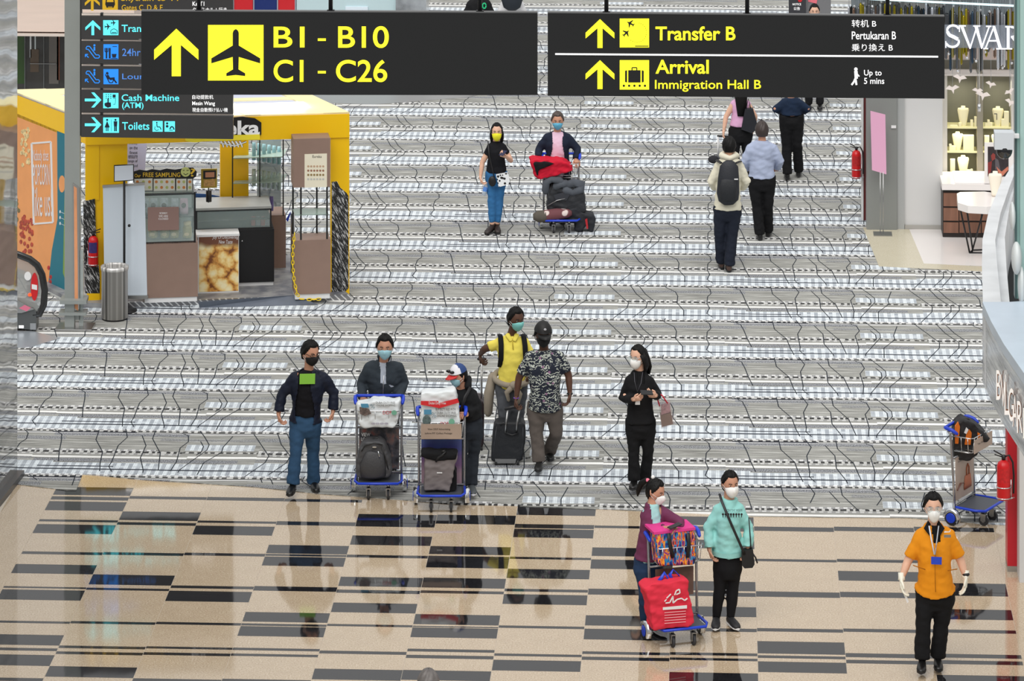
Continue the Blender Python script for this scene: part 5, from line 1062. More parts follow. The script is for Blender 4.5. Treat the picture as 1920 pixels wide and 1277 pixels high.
def fold(me, amp, sc=(7, 7, 16), seed=0.0):
    n = len(me.vertices); a = np.empty(n * 3, 'f'); me.vertices.foreach_get('co', a); a = a.reshape(-1, 3)
    nn = np.empty(n * 3, 'f'); me.vertices.foreach_get('normal', nn); nn = nn.reshape(-1, 3)
    k = np.array([noise.noise((x * sc[0] + seed, y * sc[1], z * sc[2] + x * 5)) for x, y, z in a]) + .5 * np.array([noise.noise((x * sc[0] * 2.3, y * sc[1] * 2 + seed, z * sc[2] * 1.7 - x * 9)) for x, y, z in a])
    a += nn * (k * amp)[:, None]; me.vertices.foreach_set('co', a.ravel()); me.update()
def setmesh(ob, me, mats, amp=0.0, cut=None, seed=0.0, solid=0.0, pick=None, tri=None):
    if cut is not None:
        bm = bmesh.new(); bm.from_mesh(me); bmesh.ops.delete(bm, geom=[v for v in bm.verts if cut(v.co)], context='VERTS'); bm.to_mesh(me); bm.free()
    if amp: fold(me, amp, seed=seed)
    me.polygons.foreach_set('use_smooth', [True] * len(me.polygons))
    me.materials.clear()
    for m in (mats if isinstance(mats, (list, tuple)) else [mats]): me.materials.append(m)
    if pick is not None:
        me.polygons.foreach_set('material_index', [pick(p.center) for p in me.polygons])
    me.update(); ob.data = me
    if solid:
        md = ob.modifiers.new('s', 'SOLIDIFY'); md.thickness = solid; md.offset = -1
def empty_part(name, parent): return link(name, bpy.data.meshes.new(name), parent)
class Person:
    def __init__(s, label, g, J, face=0, hyaw=0, hpitch=6, sk='tan', hs=1.0, belly=1.0, girl=False, curl=(.5, .5), hands=(None, None), glove=None, bare=0):
        gp = G(*g); s.pl = Pl(V((gp.x, gp.y, .008 if gp.y > 39.6 else 0.0))); s.pl.o.z = 0.0
        s.t = thing('person', label, 'person', (gp.x, gp.y, 0), s.pl.yaw()); s.J = {k: s.pl.loc(v[0], v[1], v[2] if len(v) > 2 else 0.0) for k, v in J.items()}
        s.hx = J['hl'][0]; J = s.J; s.skm = SK[sk]; s.hs = hs; s.girl = girl; s.belly = belly
        fa = math.radians(face); s.f = V((-math.sin(fa), -math.cos(fa), 0)); s.hip = (J['hl'] + J['hr']) / 2; s.neck = J['nk']
        s.up = (s.neck - s.hip).normalized(); s.lat_s = (J['sr'] - J['sl']).normalized(); s.lat_h = (J['hr'] - J['hl']); s.hw = s.lat_h.length / 2; s.lat_h = s.lat_h.normalized() if s.hw > .02 else s.lat_s
        s.sw = (J['sr'] - J['sl']).length / 2
        for k_ in ('sl', 'sr'): J[k_] = J[k_] + (V((s.neck.x, s.neck.y, J[k_].z)) - J[k_]).normalized() * .045 - s.up * .035
        h = math.radians(hyaw); p = math.radians(hpitch); f = V((-math.sin(h), -math.cos(h), 0)); r = f.cross(V((0, 0, 1))); f2 = f * math.cos(p) - V((0, 0, 1)) * math.sin(p); u2 = r.cross(f2)
        s.T = Matrix.Translation(J['hd']) @ Matrix((r, f2, u2)).transposed().to_4x4() @ Matrix.Scale(hs, 4); s.hr_, s.hf, s.hu = r, f2, u2
        # body: one mesh
        mb = MB(); s.torso(mb, -.012); s.arms(mb, 0.0, 1.0); s.legs(mb, -.010); mb.loft([J['nk'] - s.up * .05, J['nk'], J['hd'] - s.hu * .03 * hs], [.068, .055, .052], n=12)
        bo = empty_part('body', s.t); s.body = bo
        hm = MB(); vsn, un = 20, 28; vs = []
        for j in range(vsn + 1):
            la = -math.pi / 2 + math.pi * j / vsn
            for i in range(un): lo = 2 * math.pi * i / un; vs.append(s.T @ headpt(math.cos(la) * math.sin(lo), math.cos(la) * math.cos(lo), math.sin(la)))
        hm.add(vs, [(j * un + i, (j + 1) * un + i, (j + 1) * un + (i + 1) % un, j * un + (i + 1) % un) for j in range(vsn) for i in range(un)], True)
        for sg in (-1, 1):
            hm.ball(s.T @ V((.077 * sg, -.008, -.005)), (.012, .019, .032), 8, 6)
        ha, hb = hands
        for k, (w_, e_, hd, cu, spec) in enumerate((('wl', 'el', 'tl', curl[0], ha), ('wr', 'er', 'tr', curl[1], hb))):
            if spec == 'none': continue
            d = J[hd] - J[w_] if hd in J else (J[w_] - J[e_]); 
            pn = spec if spec is not None else (s.lat_s * (1 if k == 0 else -1) * .9 + s.f * .1)
            th = 1 if (d.cross(V(pn))).dot(s.f) > 0 else -1
            s_ = .94 if girl else 1.08
            if glove is None: hand(hm, J[w_], d, pn, s_, cu, th)
            else:
                gm = MB(); hand(gm, J[w_], d, pn, s_ * 1.08, cu, th); gm.loft([J[w_] - d.normalized() * .05, J[w_], J[w_] + d.normalized() * .02], [(.036, .034), (.033, .03), (.036, .022)], n=10); gm.build('glove', glove, s.t, world=False)
        def cb(me, hm=hm, bo=bo):
            bm = bmesh.new(); bm.from_mesh(me); hme = hm.mesh('h'); bm.from_mesh(hme); bm.to_mesh(me); bm.free(); bpy.data.meshes.remove(hme); setmesh(bo, me, s.skm)
        remesh(mb, .016, cb, 2)
        eb = MB()
        for sg in (-1, 1): eb.ball(s.T @ V((.029 * sg, .076, .010)), (.011, .008, .006), 8, 6)
        eb.cur = 1
        for sg in (-1, 1): eb.ball(s.T @ V((.029 * sg, .082, .010)), (.006, .005, .0055), 6, 5)
        eb.cur = 2
        for sg in (-1, 1): eb.tube([s.T @ V((.014 * sg, .090, .027)), s.T @ V((.030 * sg, .087, .033)), s.T @ V((.046 * sg, .076, .028))], .0035, 5)
        eb.cur = 3; eb.tube([s.T @ V((-.02, .083, -.062)), s.T @ V((0, .089, -.060)), s.T @ V((.02, .083, -.062))], .004, 5)
        if not hpitch == 999: eb.build('face_features', [EYEW, EYED, BROW, LIP], s.t, world=False)
    def torso(s, mb, inf, hem=None, top=1.0, flare=0.0, tight=1.0):
        J = s.J; hw = s.hw + .070; sw = s.sw; D = s.neck - s.hip; g = s.girl; b = s.belly
        R = [(-.20, hw * .92, .100), (-.06, hw, .118 if not g else .112), (.14, hw * (.96 if not g else .90), .108 * b), (.32, max(hw * .88, sw * .70) if not g else hw * .84, .108 * b), (.52, sw * .80, .115 if not g else .112), (.70, sw * .86, .118), (.84, sw * .80, .095), (.93, sw * .50, .075), (1.0, .060, .060)]
        if hem is not None:
            lo_ = [r for r in R if r[0] <= hem][-1:] or [R[0]]; hi_ = [r for r in R if r[0] > hem][0]; k_ = (hem - lo_[0][0]) / max(1e-6, hi_[0] - lo_[0][0]) if hem > R[0][0] else 0
            ha, hd = (hw, .115 * max(1, b * .96)) if hem < 0 else (lo_[0][1] + (hi_[1] - lo_[0][1]) * k_, lo_[0][2] + (hi_[2] - lo_[0][2]) * k_)
            R = [r for r in R if r[0] > hem + .05]; R = [(hem, ha + flare, hd + flare)] + R
        R = [r for r in R if r[0] <= top and (hem is not None or r[0] > -.1)]
        pts, rad, lat = [], [], []
        for q, a, d in R:
            sh = s.f * (.015 if .4 < q < .8 else 0) + (s.f * .02 * (b - 1) * 5 if .1 < q < .55 else V())
            pts.append(s.hip + D * q + sh); rad.append((a + inf, d + inf)); L = s.lat_h.lerp(s.lat_s, min(1, max(0, q))); lat.append(L)
        mb.loft(pts, rad, lat=lat, n=20)
    def hemq(s, h):
        if h is None or h < 5: return h
        z = s.pl.loc(s.hx, h, .14).z; return (z - s.hip.z) / (s.neck.z - s.hip.z)
    def arms(s, mb, inf, upto=2.0, cuff=None):
        """upto: 0..1 upper arm, 1..2 forearm"""
        J = s.J; k = .88 if s.girl else 1.0
        for a, e, w_ in (('sl', 'el', 'wl'), ('sr', 'er', 'wr')):
            A, E, W_ = J[a], J[e], J[w_]; inn = A + (s.neck - A) * .35 - s.up * .02
            pts = [inn, A]; rad = [.060 * k + inf, .060 * k + inf]
            pts.append(A.lerp(E, .45 * min(1, upto))); rad.append(.052 * k + inf)
            pts.append(A.lerp(E, min(1, upto))); rad.append((.044 * k if upto >= 1 else .047 * k) + inf + (.006 if upto < 1 else 0))
            if upto > 1:
                u = upto - 1; pts += [E.lerp(W_, .4 * u), E.lerp(W_, u)]; rad += [.043 * k + inf, (.029 * k if cuff is None else cuff) + inf]
            mb.loft(pts, rad, n=12)
        if inf == 0.0 and upto == 1.0:
            for e, w_ in (('el', 'wl'), ('er', 'wr')):
                E, W_ = J[e], J[w_]; d = (W_ - E).normalized(); mb.loft([E - d * .02, E, E.lerp(W_, .35), W_, W_ + d * .02], [.036 * k, .043 * k, .042 * k, .028 * k, .027 * k], n=12, round_=True)
    def legs(s, mb, inf, hem=None, thigh=1.0, upto=1.0):
        J = s.J; k = .95 if s.girl else 1.0
        for h, kn, a in (('hl', 'kl', 'al'), ('hr', 'kr', 'ar')):
            H_, K_, A_ = J[h], J[kn], J[a]; E_ = K_.lerp(A_, upto)
            mb.loft([H_ + s.up * .06, H_ - V((0, 0, .06)), H_.lerp(K_, .5), K_, K_.lerp(E_, .35), E_], [(.088 * k + inf) * thigh, (.090 * k + inf) * thigh, (.075 * k + inf) * thigh, .055 * k + inf, .056 * k + inf, (.040 if hem is None else hem * .84) + inf * .4], n=14)
    # --- garments
    def top(s, m, name='shirt', inf=.016, sleeve=1.97, hem=-.16, flare=.012, cut=None, amp=.010, cuff=.036, collar=None, vox=.013, topq=1.0, pick=None, label=None):
        mb = MB(); s.torso(mb, inf, s.hemq(hem), topq, flare); 
        if sleeve: s.arms(mb, inf * .62, sleeve, cuff)
        o = empty_part(name, s.t)
        if label: o['label'] = label
        sd = random.random() * 9
        remesh(mb, vox, lambda me: setmesh(o, me, m, amp, cut, sd, .006 if cut else 0, pick)); return o
    def bottom(s, m, name='trousers', inf=.012, hem=.07, thigh=1.0, amp=.009, upto=1.0, label=None):
        mb = MB(); hw = s.hw + .070 + inf; D = s.neck - s.hip
        mb.loft([s.hip + D * .20, s.hip + D * .08, s.hip - V((0, 0, .05)), s.hip - V((0, 0, .15))], [(hw * .88, .096 * s.belly), (hw - .006, .108 + inf * .5), (hw, .122 + inf), (hw * .82, .105)], lat=s.lat_h, n=18)
        s.legs(mb, inf, hem, thigh, upto); o = empty_part(name, s.t); sd = random.random() * 9
        if label: o['label'] = label
        remesh(mb, .014, lambda me: setmesh(o, me, m, amp, None, sd)); return o
    def shoes(s, m, toes, sole=None, name='shoe', sc=1.0, h=.045):
        for a, tp in zip(('al', 'ar'), toes):
            A = s.J[a]; T_ = s.pl.loc(*tp); d = (T_ - A); d.z = 0; dd = d.normalized() if d.length > .02 else s.f
            heel = A - dd * .055; L = .27 * sc; zb = max(.012, min(A.z - .085, T_.z + 1)) if A.z > .12 else .012
            tz = max(.012, T_.z); toe = V((heel.x, heel.y, 0)) + dd * L; heel.z = max(.012, A.z - .075); 
            if tz > heel.z + .03: tz = heel.z
            toe.z = tz; ax = (toe - heel).normalized(); up_ = V((0, 0, 1)); lat = ax.cross(up_)
            mb = MB(); P_ = lambda q, z: heel + (toe - heel) * q + up_ * z
            mb.loft([P_(-.03, .045), P_(.08, .046), P_(.3, .048), P_(.55, .040), P_(.8, .032), P_(.97, .026), P_(1.02, .022)], [(.020, .030), (.036, .042), (.038, .044), (.045, .036), (.047, .028), (.034, .020), (.014, .010)], lat=lat, n=12)
            mb.loft([P_(.16, .06), A + V((0, 0, .015))], [(.038, .044), (.040, .043)], lat=lat, n=12); sh = mb.build(name, m, s.t, world=False)
            mb = MB(); mb.loft([P_(-.04, .010), P_(.1, .010), P_(.3, .010), P_(.6, .010), P_(.9, .010), P_(1.03, .012)], [(.022, .012), (.038, .014), (.037, .014), (.048, .014), (.043, .014), (.016, .012)], lat=lat, n=10); mb.build('sole', sole or BLK, sh, world=False)
    def hair(s, m=None, style='short', length=None, label=None):
        m = m or HAIR; mb = MB()
        def f(lo, la, off):
            l = abs(math.degrees(math.atan2(math.sin(lo), math.cos(lo)))); a = math.degrees(la)
            front = 44 if style != 'long' else 50
            lim = front if l < 45 else (front - (l - 45) * 1.25 if l < 85 else (-12 if style == 'short' else -30))
            if l > 105 and style == 'short': lim = -38
            if l > 100 and style != 'short': lim = -55
            d = a - lim; k = max(0.0, min(1.0, d / 9.0 + .5)); return -.012 + (off + .012) * k + (.004 * math.sin(lo * 9 + la * 5) if k > .9 else 0)
        hgrid(mb, s.T, .015 if style == 'short' else .010, -180, 180, -60, 90, 40, 24, f, nose=0)
        T = s.T
        if style == 'long':
            L = length or .30
            for sg in (-1, 1): mb.loft([T @ V((.070 * sg, .01, .04)), T @ V((.086 * sg, -.005, -.04)), T @ V((.088 * sg, -.01, -.11)), T @ V((.080 * sg, .015 if sg else 0, -.16))], [(.014, .040), (.016, .046), (.015, .040), (.008, .026)], lat=s.hr_, n=10)
            mb.loft([T @ V((0, -.055, .04)), T @ V((0, -.075, -.07)), T @ V((0, -.085, -.16)), T @ V((0, -.08, -.07 - L * .8))], [(.082, .050), (.092, .045), (.090, .038), (.055, .02)], lat=s.hr_, n=16)
        if style == 'pony':
            mb.loft([T @ V((0, -.085, .05)), T @ V((0, -.125, .045)), T @ V((0, -.160, -.01)), T @ V((0, -.165, -.09)), T @ V((0, -.15, -.15))], [.022, .028, .034, .028, .008], n=10)
            tie = MB(); tie.ball(T @ V((0, -.110, .05)), .026, 10, 6); tie.build('hair_tie', mat('pink_tie', (.90, .45, .55), .5), s.t, world=False)
        if style == 'bun': mb.ball(T @ V((0, -.10, -.02)), (.045, .04, .045), 12, 8)
        o = mb.build('hair', m, s.t, world=False); return o
    def mask(s, m, kind='flat', straps=None, label=None):
        mb = MB(); bulge = {'flat': .016, 'cup': .036, 'duck': .040, 'cloth': .018}[kind]; wd = {'flat': 62, 'cup': 46, 'duck': 60, 'cloth': 68}[kind]
        def f(lo, la, off):
            l = math.degrees(lo) / wd; v = (math.degrees(la) + 32) / 40
            return .006 + bulge * max(0, 1 - l * l) * max(0, 1 - v * v) ** .6
        vs = []; nu, nv = 14, 10
        for j in range(nv + 1):
            for i in range(nu + 1):
                l = -1 + 2 * i / nu; v = j / nv; lo = math.radians(l * wd)
                topa = 2 - 12 * abs(l) ** 1.5; bota = -66 + (30 if kind == 'cup' else 22) * abs(l) ** 1.8; la = math.radians(bota + (topa - bota) * v)
                b = .006 + bulge * max(0, 1 - abs(l) ** 2.2) * (1 - abs(2 * v - 1) ** 2.2)
                vs.append(s.T @ headpt(math.cos(la) * math.sin(lo), math.cos(la) * math.cos(lo), math.sin(la), b, nose=.7))
        W = nu + 1; mb.add(vs, [(j * W + i, j * W + i + 1, (j + 1) * W + i + 1, (j + 1) * W + i) for j in range(nv) for i in range(nu)], True)
        o = mb.build('face_mask', m, s.t, world=False, label=label); md = o.modifiers.new('s', 'SOLIDIFY'); md.thickness = .003
        st = MB()
        for sg in (-1, 1):
            lo = math.radians(wd * .97 * sg)
            for la in (-12, -34): 
                a = math.radians(la); p = s.T @ headpt(math.cos(a) * math.sin(lo), math.cos(a) * math.cos(lo), math.sin(a), .007); st.tube([p, s.T @ V((.082 * sg, .0, -.005 if la > -20 else -.03))], .0022, 5)
        st.build('mask_strap', straps or WHT, o, world=False); return o
    def glasses(s, m, lens=None, big=False):
        mb = MB(); k = 1.5 if big else 1.0
        for sg in (-1, 1):
            c = V((.030 * sg, .098, .010)); mb.tube([s.T @ (c + V((.024 * k * math.cos(a), -.012 * abs(math.cos(a)) * (1 if sg * math.cos(a) > 0 else .3), .016 * k * math.sin(a)))) for a in [i * math.pi / 6 for i in range(13)]], .0028, 5)
            mb.tube([s.T @ V((.056 * sg, .090, .014)), s.T @ V((.080 * sg, .0, .008))], .003, 5)
        mb.tube([s.T @ V((-.008, .103, .014)), s.T @ V((.008, .103, .014))], .003, 5); o = mb.build('spectacles', m, s.t, world=False)
        if lens is not None:
            lb = MB()
            for sg in (-1, 1): lb.ball(s.T @ V((.030 * sg, .097, .010)), (.030 * k * .8, .004, .016 * k), 10, 6)
            lb.build('lens', lens, o, world=False)
    def cap(s, crown, brim=None, pick=None, brimdrop=0.0):
        mb = MB(); T = s.T
        def f(lo, la, off): return off + .006 * math.sin(max(0, la))
        hgrid(mb, T, .020, -180, 180, 20, 90, 36, 12, f, nose=0)
        o = mb.build('cap', crown, s.t, world=False)
        if pick is not None:
            me = o.data; inv = T.inverted(); me.polygons.foreach_set('material_index', [pick(inv @ p.center) for p in me.polygons])
        b = MB(); vs = []; n_ = 12
        for j in range(2):
            for i in range(n_ + 1):
                a = math.radians(-58 + 116 * i / n_); r0 = (.093, .108) if j == 0 else (.080, .185 - .02 * abs(i - n_ / 2) / n_)
                vs.append(T @ V((r0[0] * math.sin(a), r0[1] * math.cos(a) * (1 if j == 0 else 1), .045 - (.022 if j else 0) - .012 * abs(math.sin(a)))))
        b.add(vs, [(i, i + 1, n_ + 2 + i, n_ + 1 + i) for i in range(n_)], True); bo = b.build('cap_brim', brim or crown[0] if isinstance(crown, list) else (brim or crown), o, world=False); md = bo.modifiers.new('s', 'SOLIDIFY'); md.thickness = .005
        b = MB(); b.ball(T @ V((0, 0, .139)), .008, 8, 5); b.build('cap_button', crown[0] if isinstance(crown, list) else crown, o, world=False); return o
    def tube(s, name, pix, r, m, flat=None):
        mb = MB(); pts = [s.pl.loc(*p) for p in pix]
        if flat: mb.loft(pts, [(flat, r)] * len(pts), lat=s.lat_s, n=8)
        else: mb.tube(pts, r, 6)
        return mb.build(name, m, s.t, world=False)
    def patch(s, name, pix, d, m, th=.004, parent=None, world=False):
        mb = MB(); a = [s.pl.loc(x, y, d) for x, y in pix]; mb.prism(a, V((0, th, 0))); return mb.build(name, m, parent or s.t, world=False)
    def front(s, q, side=0.0, out=.0):
        D = s.neck - s.hip; return s.hip + D * q + s.f * (.13 + out) + s.lat_s * side
def J_(hd, nk, sl, sr, el, er, wl, wr, hl, hr, kl, kr, al, ar, tl=None, tr=None):
    d = dict(hd=hd, nk=nk, sl=sl, sr=sr, el=el, er=er, wl=wl, wr=wr, hl=hl, hr=hr, kl=kl, kr=kr, al=al, ar=ar)
    if tl: d['tl'] = tl
    if tr: d['tr'] = tr
    return d
JEAN = cloth('blue_jeans', (.18, .30, .42)); BLKC = cloth('black_cloth', (.075, .075, .085), var=.2); NAVY = cloth('navy_cloth', (.09, .11, .17)); 
W_MASK = mat('white_mask', (.93, .93, .92), .7); B_MASK = mat('blue_mask', (.62, .80, .85), .7); K_MASK = mat('black_mask', (.05, .05, .06), .8)
BSH = mat('black_leather', (.05, .05, .05), .35)
# 1 man in navy jacket
p = Person('man in open navy jacket with green rectangle tee and jeans walking beside the first trolley', (565, 921), J_((581.5, 661, .03), (579, 692), (547, 703), (612, 702), (529.5, 738, 0), (626, 737, -.03), (522.4, 774, .06), (624.5, 770, .02), (559, 793), (586, 793), (555, 846, .12), (587, 848, -.06), (549, 908, .18), (588, 906, -.10), (524, 789, .08), (622, 787, .05)), face=0, hyaw=-38, hpitch=14, sk='tan', hs=1.13, curl=(.75, .75))
p.top(cloth('black_tee', (.07, .07, .09)), 'tee_shirt', .010, 0, 785, 0)
inv = None
def cutj(P, w0, w1):
    def f(co):
        r = co - P.hip; q = r.dot(P.up) / (P.neck - P.hip).length; l = r.dot(P.lat_s); return r.dot(P.f) > .03 and w0[0] < q and abs(l - w1[1]) < w1[0] * (1 + .25 * math.sin(q * 6))
    return f
p.top(cloth('navy_jacket', (.085, .11, .18), rough=.6), 'jacket', .026, 1.95, 797, .02, cutj(p, (-9, 0), (.085, .0)), .013, .044)
p.patch('green_print', [(562, 702), (591, 701.5), (590.5, 720), (561.5, 720.5)], .165, mat('green_print', (.52, .76, .25), .7), .02)
p.bottom(JEAN, 'jeans', .014, .085); p.shoes(BSH, ((545, 921, .3), (594, 915, .12))); p.hair(); p.mask(K_MASK, 'cloth'); p.glasses(BLK)
# 2 man with grey jacket pushing trolley
p = Person('man in charcoal zip jacket leaning on the trolley that carries a dark grey backpack', (717, 903), J_((721.7, 650, .12), (719.5, 676, .04), (687, 683, .0), (752, 683, .0), (677, 719, -.03), (758, 719, -.03), (680, 747, .14), (746, 748, .14), (706, 785, -.12), (733, 785, -.12), (706, 838, -.05), (733, 840, -.15), (707, 886, -.05), (734, 882, -.25), (690, 754, .27), (736, 755, .27)), face=0, hyaw=0, hpitch=8, sk='tan', hs=1.12, curl=(.7, .7), hands=(V((0, 0, -1)), V((0, 0, -1))))
p.top(cloth('pale_shirt', (.72, .75, .80)), 'shirt', .012, 0, -.1); p.top(cloth('charcoal_jacket', (.20, .23, .26)), 'jacket', .022, 1.97, 783, .01, cutj(p, (.72, 0), (.035, 0)), .010, .042)
p.tube('zip', [(719.5, 704, .19), (718.5, 730, .19), (718, 765, .16)], .004, STEEL); p.bottom(BLKC); p.shoes(BSH, ((706, 900, .1), (734, 893, -.1))); p.hair(label=None); p.mask(B_MASK); p.patch('collar', [(707, 668), (733, 668), (728, 682), (711, 682)], .06, cloth('charcoal_collar', (.17, .19, .22)), .06)
# 3 person with cap
p = Person('person in black hooded top and red blue cap pushing the duty free bag trolley', (880, 930), J_((860, 704, .05), (868, 727, 0), (842, 734, .05), (890, 735, -.05), (832, 762, .08), (897, 763, -.04), (838, 785, .22), (874, 776, .18), (866, 796, 0), (890, 796, -.04), (866, 852, .05), (888, 852, -.05), (868, 910, .0), (884, 908, -.02), (848, 780, .3), (863, 774, .30)), face=25, hyaw=52, hpitch=12, sk='tan', hs=.98, curl=(.8, .6), hands=(V((0, 0, -1)), V((0, 0, -1))))
p.top(cloth('black_hoodie', (.085, .09, .10)), 'hooded_top', .024, 1.95, 793, .012, amp=.012, cuff=.042); p.bottom(cloth('dark_jeans', (.16, .18, .21)), 'jeans', .012, .075); p.shoes(mat('grey_trainer', (.30, .32, .33), .5), ((868, 926, .1), (886, 925, .1)), sole=mat('white_sole', (.85, .85, .85), .5))
hd_ = MB(); hd_.loft([p.T @ V((-.09, -.04, -.13)), p.T @ V((0, -.12, -.10)), p.T @ V((.09, -.04, -.13))], [.04, .05, .04], n=10, round_=True); hd_.build('hood', MATS['black_hoodie'], p.t, world=False)
capn = [mat('cap_navy', (.14, .26, .48), .6), mat('cap_white', (.90, .90, .92), .6), mat('cap_red', (.80, .18, .18), .6)]
p.cap(capn, capn[2], pick=lambda c: 1 if (c.y > .02) else 0); p.mask(B_MASK); p.hair()
sg = MB(); [sg.ball(p.T @ V((.032 * k, .105, .085)), (.028, .012, .017), 10, 6) for k in (-1, 1)]; sg.tube([p.T @ V((-.02, .112, .09)), p.T @ V((.02, .112, .09))], .004); sg.build('sunglasses', mat('sunglass', (.03, .03, .04), .1), p.t, world=False)
p.tube('bag_strap', [(882, 726, .12), (872, 745, .20), (864, 770, .22)], .004, BLK, .018)
# 4 man in yellow polo
p = Person('man in yellow polo with tied beige jacket pulling a suitcase behind the floral shirt', (962, 852), J_((967, 598, .05), (959, 628), (932, 637), (989, 637), (909, 654, -.05), (999, 672, 0), (900.5, 664, -.18), (994, 700, .05), (946, 724), (972, 724), (946, 776, .05), (971, 778, .0), (948, 832, .0), (973, 832, -.1), (901, 674, -.2), (990, 712, .08)), face=-8, hyaw=-32, hpitch=10, sk='dark', hs=1.10, belly=1.2, curl=(.9, .5))
p.top(cloth('yellow_polo', (.93, .86, .38), var=.05), 'polo_shirt', .016, .72, 722, .01, amp=.008); p.bottom(cloth('grey_trousers', (.33, .34, .36)), 'trousers', .02, .085)
mb = MB(); mb.loft([p.hip + p.up * .10 + p.lat_s * .20 * math.cos(a) + p.f * .16 * math.sin(a) - V((0, 0, .05 * math.sin(a))) for a in [i * math.pi / 8 for i in range(17)]], [.035] * 17, n=8)
c = p.hip + p.f * .19 + p.up * .06; mb.ball(c, .05); mb.loft([c, c + V((.07, -.02, -.10)), c + V((.05, 0, -.20))], [.035, .032, .02], n=8, round_=True); mb.loft([c, c + V((-.08, -.01, -.08)), c + V((-.06, 0, -.17))], [.035, .032, .02], n=8, round_=True)
mb.loft([p.hip + V((-.22, .04, .10)), p.hip + V((-.26, .05, -.1)), p.hip + V((-.27, .05, -.32))], [(.05, .06), (.06, .09), (.05, .07)], n=10, round_=True); mb.build('tied_jacket', cloth('beige_jacket', (.60, .56, .50)), p.t, world=False)
for sg_ in (-1, 1):
    mb = MB(); D = p.neck - p.hip; q = [p.hip + D * v + p.lat_s * (.135 + .02 * (1 - v)) * sg_ + p.f * o_ for v, o_ in ((1.0, -.02), (.99, .06), (.85, .135), (.6, .15), (.42, .10))]; mb.loft(q, [(.03, .008)] * 5, lat=p.lat_s, n=8); mb.build('backpack_strap', BLKC, p.t, world=False)
mb = MB(); mb.loft([p.front(.97, 0, -.06), p.front(.78, 0, .015)], [(.010, .01), (.006, .006)], n=6); mb.build('placket', cloth('polo_placket', (.80, .72, .28)), p.t, world=False)
for (a, b) in (((-.055, .05, -.0), (-.02, .10, -.04)), ((.055, .05, 0), (.02, .10, -.04))):
    mb = MB(); n0 = p.neck; mb.loft([n0 + p.lat_s * a[0] + p.f * a[1] + V((0, 0, .02)), n0 + p.lat_s * b[0] + p.f * b[1] + V((0, 0, b[2]))], [(.03, .012), (.022, .008)], n=8, round_=True); mb.build('collar', MATS['yellow_polo'], p.t, world=False)
p.shoes(BSH, ((948, 848, .1), (975, 846, .0))); p.hair(); p.mask(mat('teal_mask', (.50, .78, .76), .7))
# 5 floral shirt
FL = NT('floral_shirt', .8); t_ = FL.t.outputs['Object']; q = FL.xyz(t_)
ds = FL.noise(t_, 5.0, 2); wv = FL.node('ShaderNodeTexWave'); wv.wave_type = 'RINGS'; wv.inputs['Scale'].default_value = 9.0; wv.inputs['Distortion'].default_value = 12; wv.inputs['Detail'].default_value = 3; wv.inputs['Detail Scale'].default_value = 2.2; FL.L(t_, wv.inputs['Vector'])
vo = FL.node('ShaderNodeTexVoronoi'); vo.inputs['Scale'].default_value = 11; FL.L(t_, vo.inputs['Vector'])
leaf = FL.ramp(FL.math('MULTIPLY', wv.outputs['Fac'], FL.math('GREATER_THAN', FL.noise(t_, 11, 3, .6), .45)), [(.60, (.07, .10, .17)), (.80, (.74, .76, .72))]); 
leaf = FL.mix(FL.math('LESS_THAN', vo.outputs['Distance'], .16), leaf, (.55, .40, .52)); FL.out(leaf, FL.noise(t_, 22, 2), .35); FL = FL.m
p = Person('man in navy floral short sleeved shirt and black cap pulling a black suitcase', (1020, 878), J_((1018, 627, .05), (1020, 655), (987, 664), (1056, 664), (973, 708, -.02), (1066, 703, -.02), (968, 746, .02), (1068.5, 738, .04), (1006, 763), (1038, 763), (1006, 815, .06), (1043, 812, .02), (1011, 866, .12), (1030, 846, -.30), (966, 762, .03), (1067, 757, .08)), face=-5, hyaw=-10, hpitch=10, sk='dark', hs=1.12, belly=1.25, curl=(.9, .6))
p.top(FL, 'floral_shirt', .022, .80, 768, .02, amp=.009); p.bottom(cloth('khaki_grey', (.36, .33, .31)), 'trousers', .020, .085); p.shoes(mat('black_trainer', (.08, .08, .08), .5), ((1009, 884, .3), (1033, 865, -.1)))
p.cap(mat('cap_black', (.05, .05, .055), .6)); p.mask(K_MASK, 'cloth'); p.hair(); mb = MB(); mb.ball(p.T @ V((0, .105, .10)), (.016, .008, .014)); mb.build('cap_badge', mat('badge_grey', (.7, .7, .72), .5), p.t, world=False)
mb = MB(); mb.ball(p.J['wr'], (.036, .036, .018)); mb.build('wrist_watch', BLK, p.t, world=False); mb = MB(); mb.ball(p.J['wl'], (.034, .034, .012)); mb.build('purple_wristband', mat('purple_band', (.45, .25, .65), .4), p.t, world=False)
# 6 woman in black suit
p = Person('woman in black trouser suit looking at her phone with a clear handbag on her arm', (1199, 922), J_((1197, 667, .03), (1198, 694), (1174, 709), (1224, 709), (1167, 747, .0), (1234, 741, .0), (1188, 749, .24), (1229, 742, .18), (1188, 795), (1214, 795), (1188, 845, .03), (1215, 846, .0), (1189, 901, .04), (1209, 898, -.10), (1204, 746, .30), (1214, 739, .28)), face=8, hyaw=42, hpitch=14, sk='light', hs=1.02, girl=True, curl=(.7, .8), hands=(V((.3, .6, .6)), V((-.3, .6, .4))))
p.top(BLKC, 'blouse', .008, 0, -.1); p.top(cloth('black_blazer', (.085, .085, .095), var=.15), 'blazer', .020, 1.97, 798, .015, cutj(p, (.80, 0), (.045, 0)), .007, .040); p.bottom(BLKC, 'trousers', .012, .08); p.shoes(BSH, ((1186, 919, .2), (1204, 916, .05)), sc=.88); p.hair(style='long', length=.22); p.mask(W_MASK, 'duck'); p.glasses(mat('clear_frame', (.8, .8, .82), .2, alpha=.6), GLASS, True)
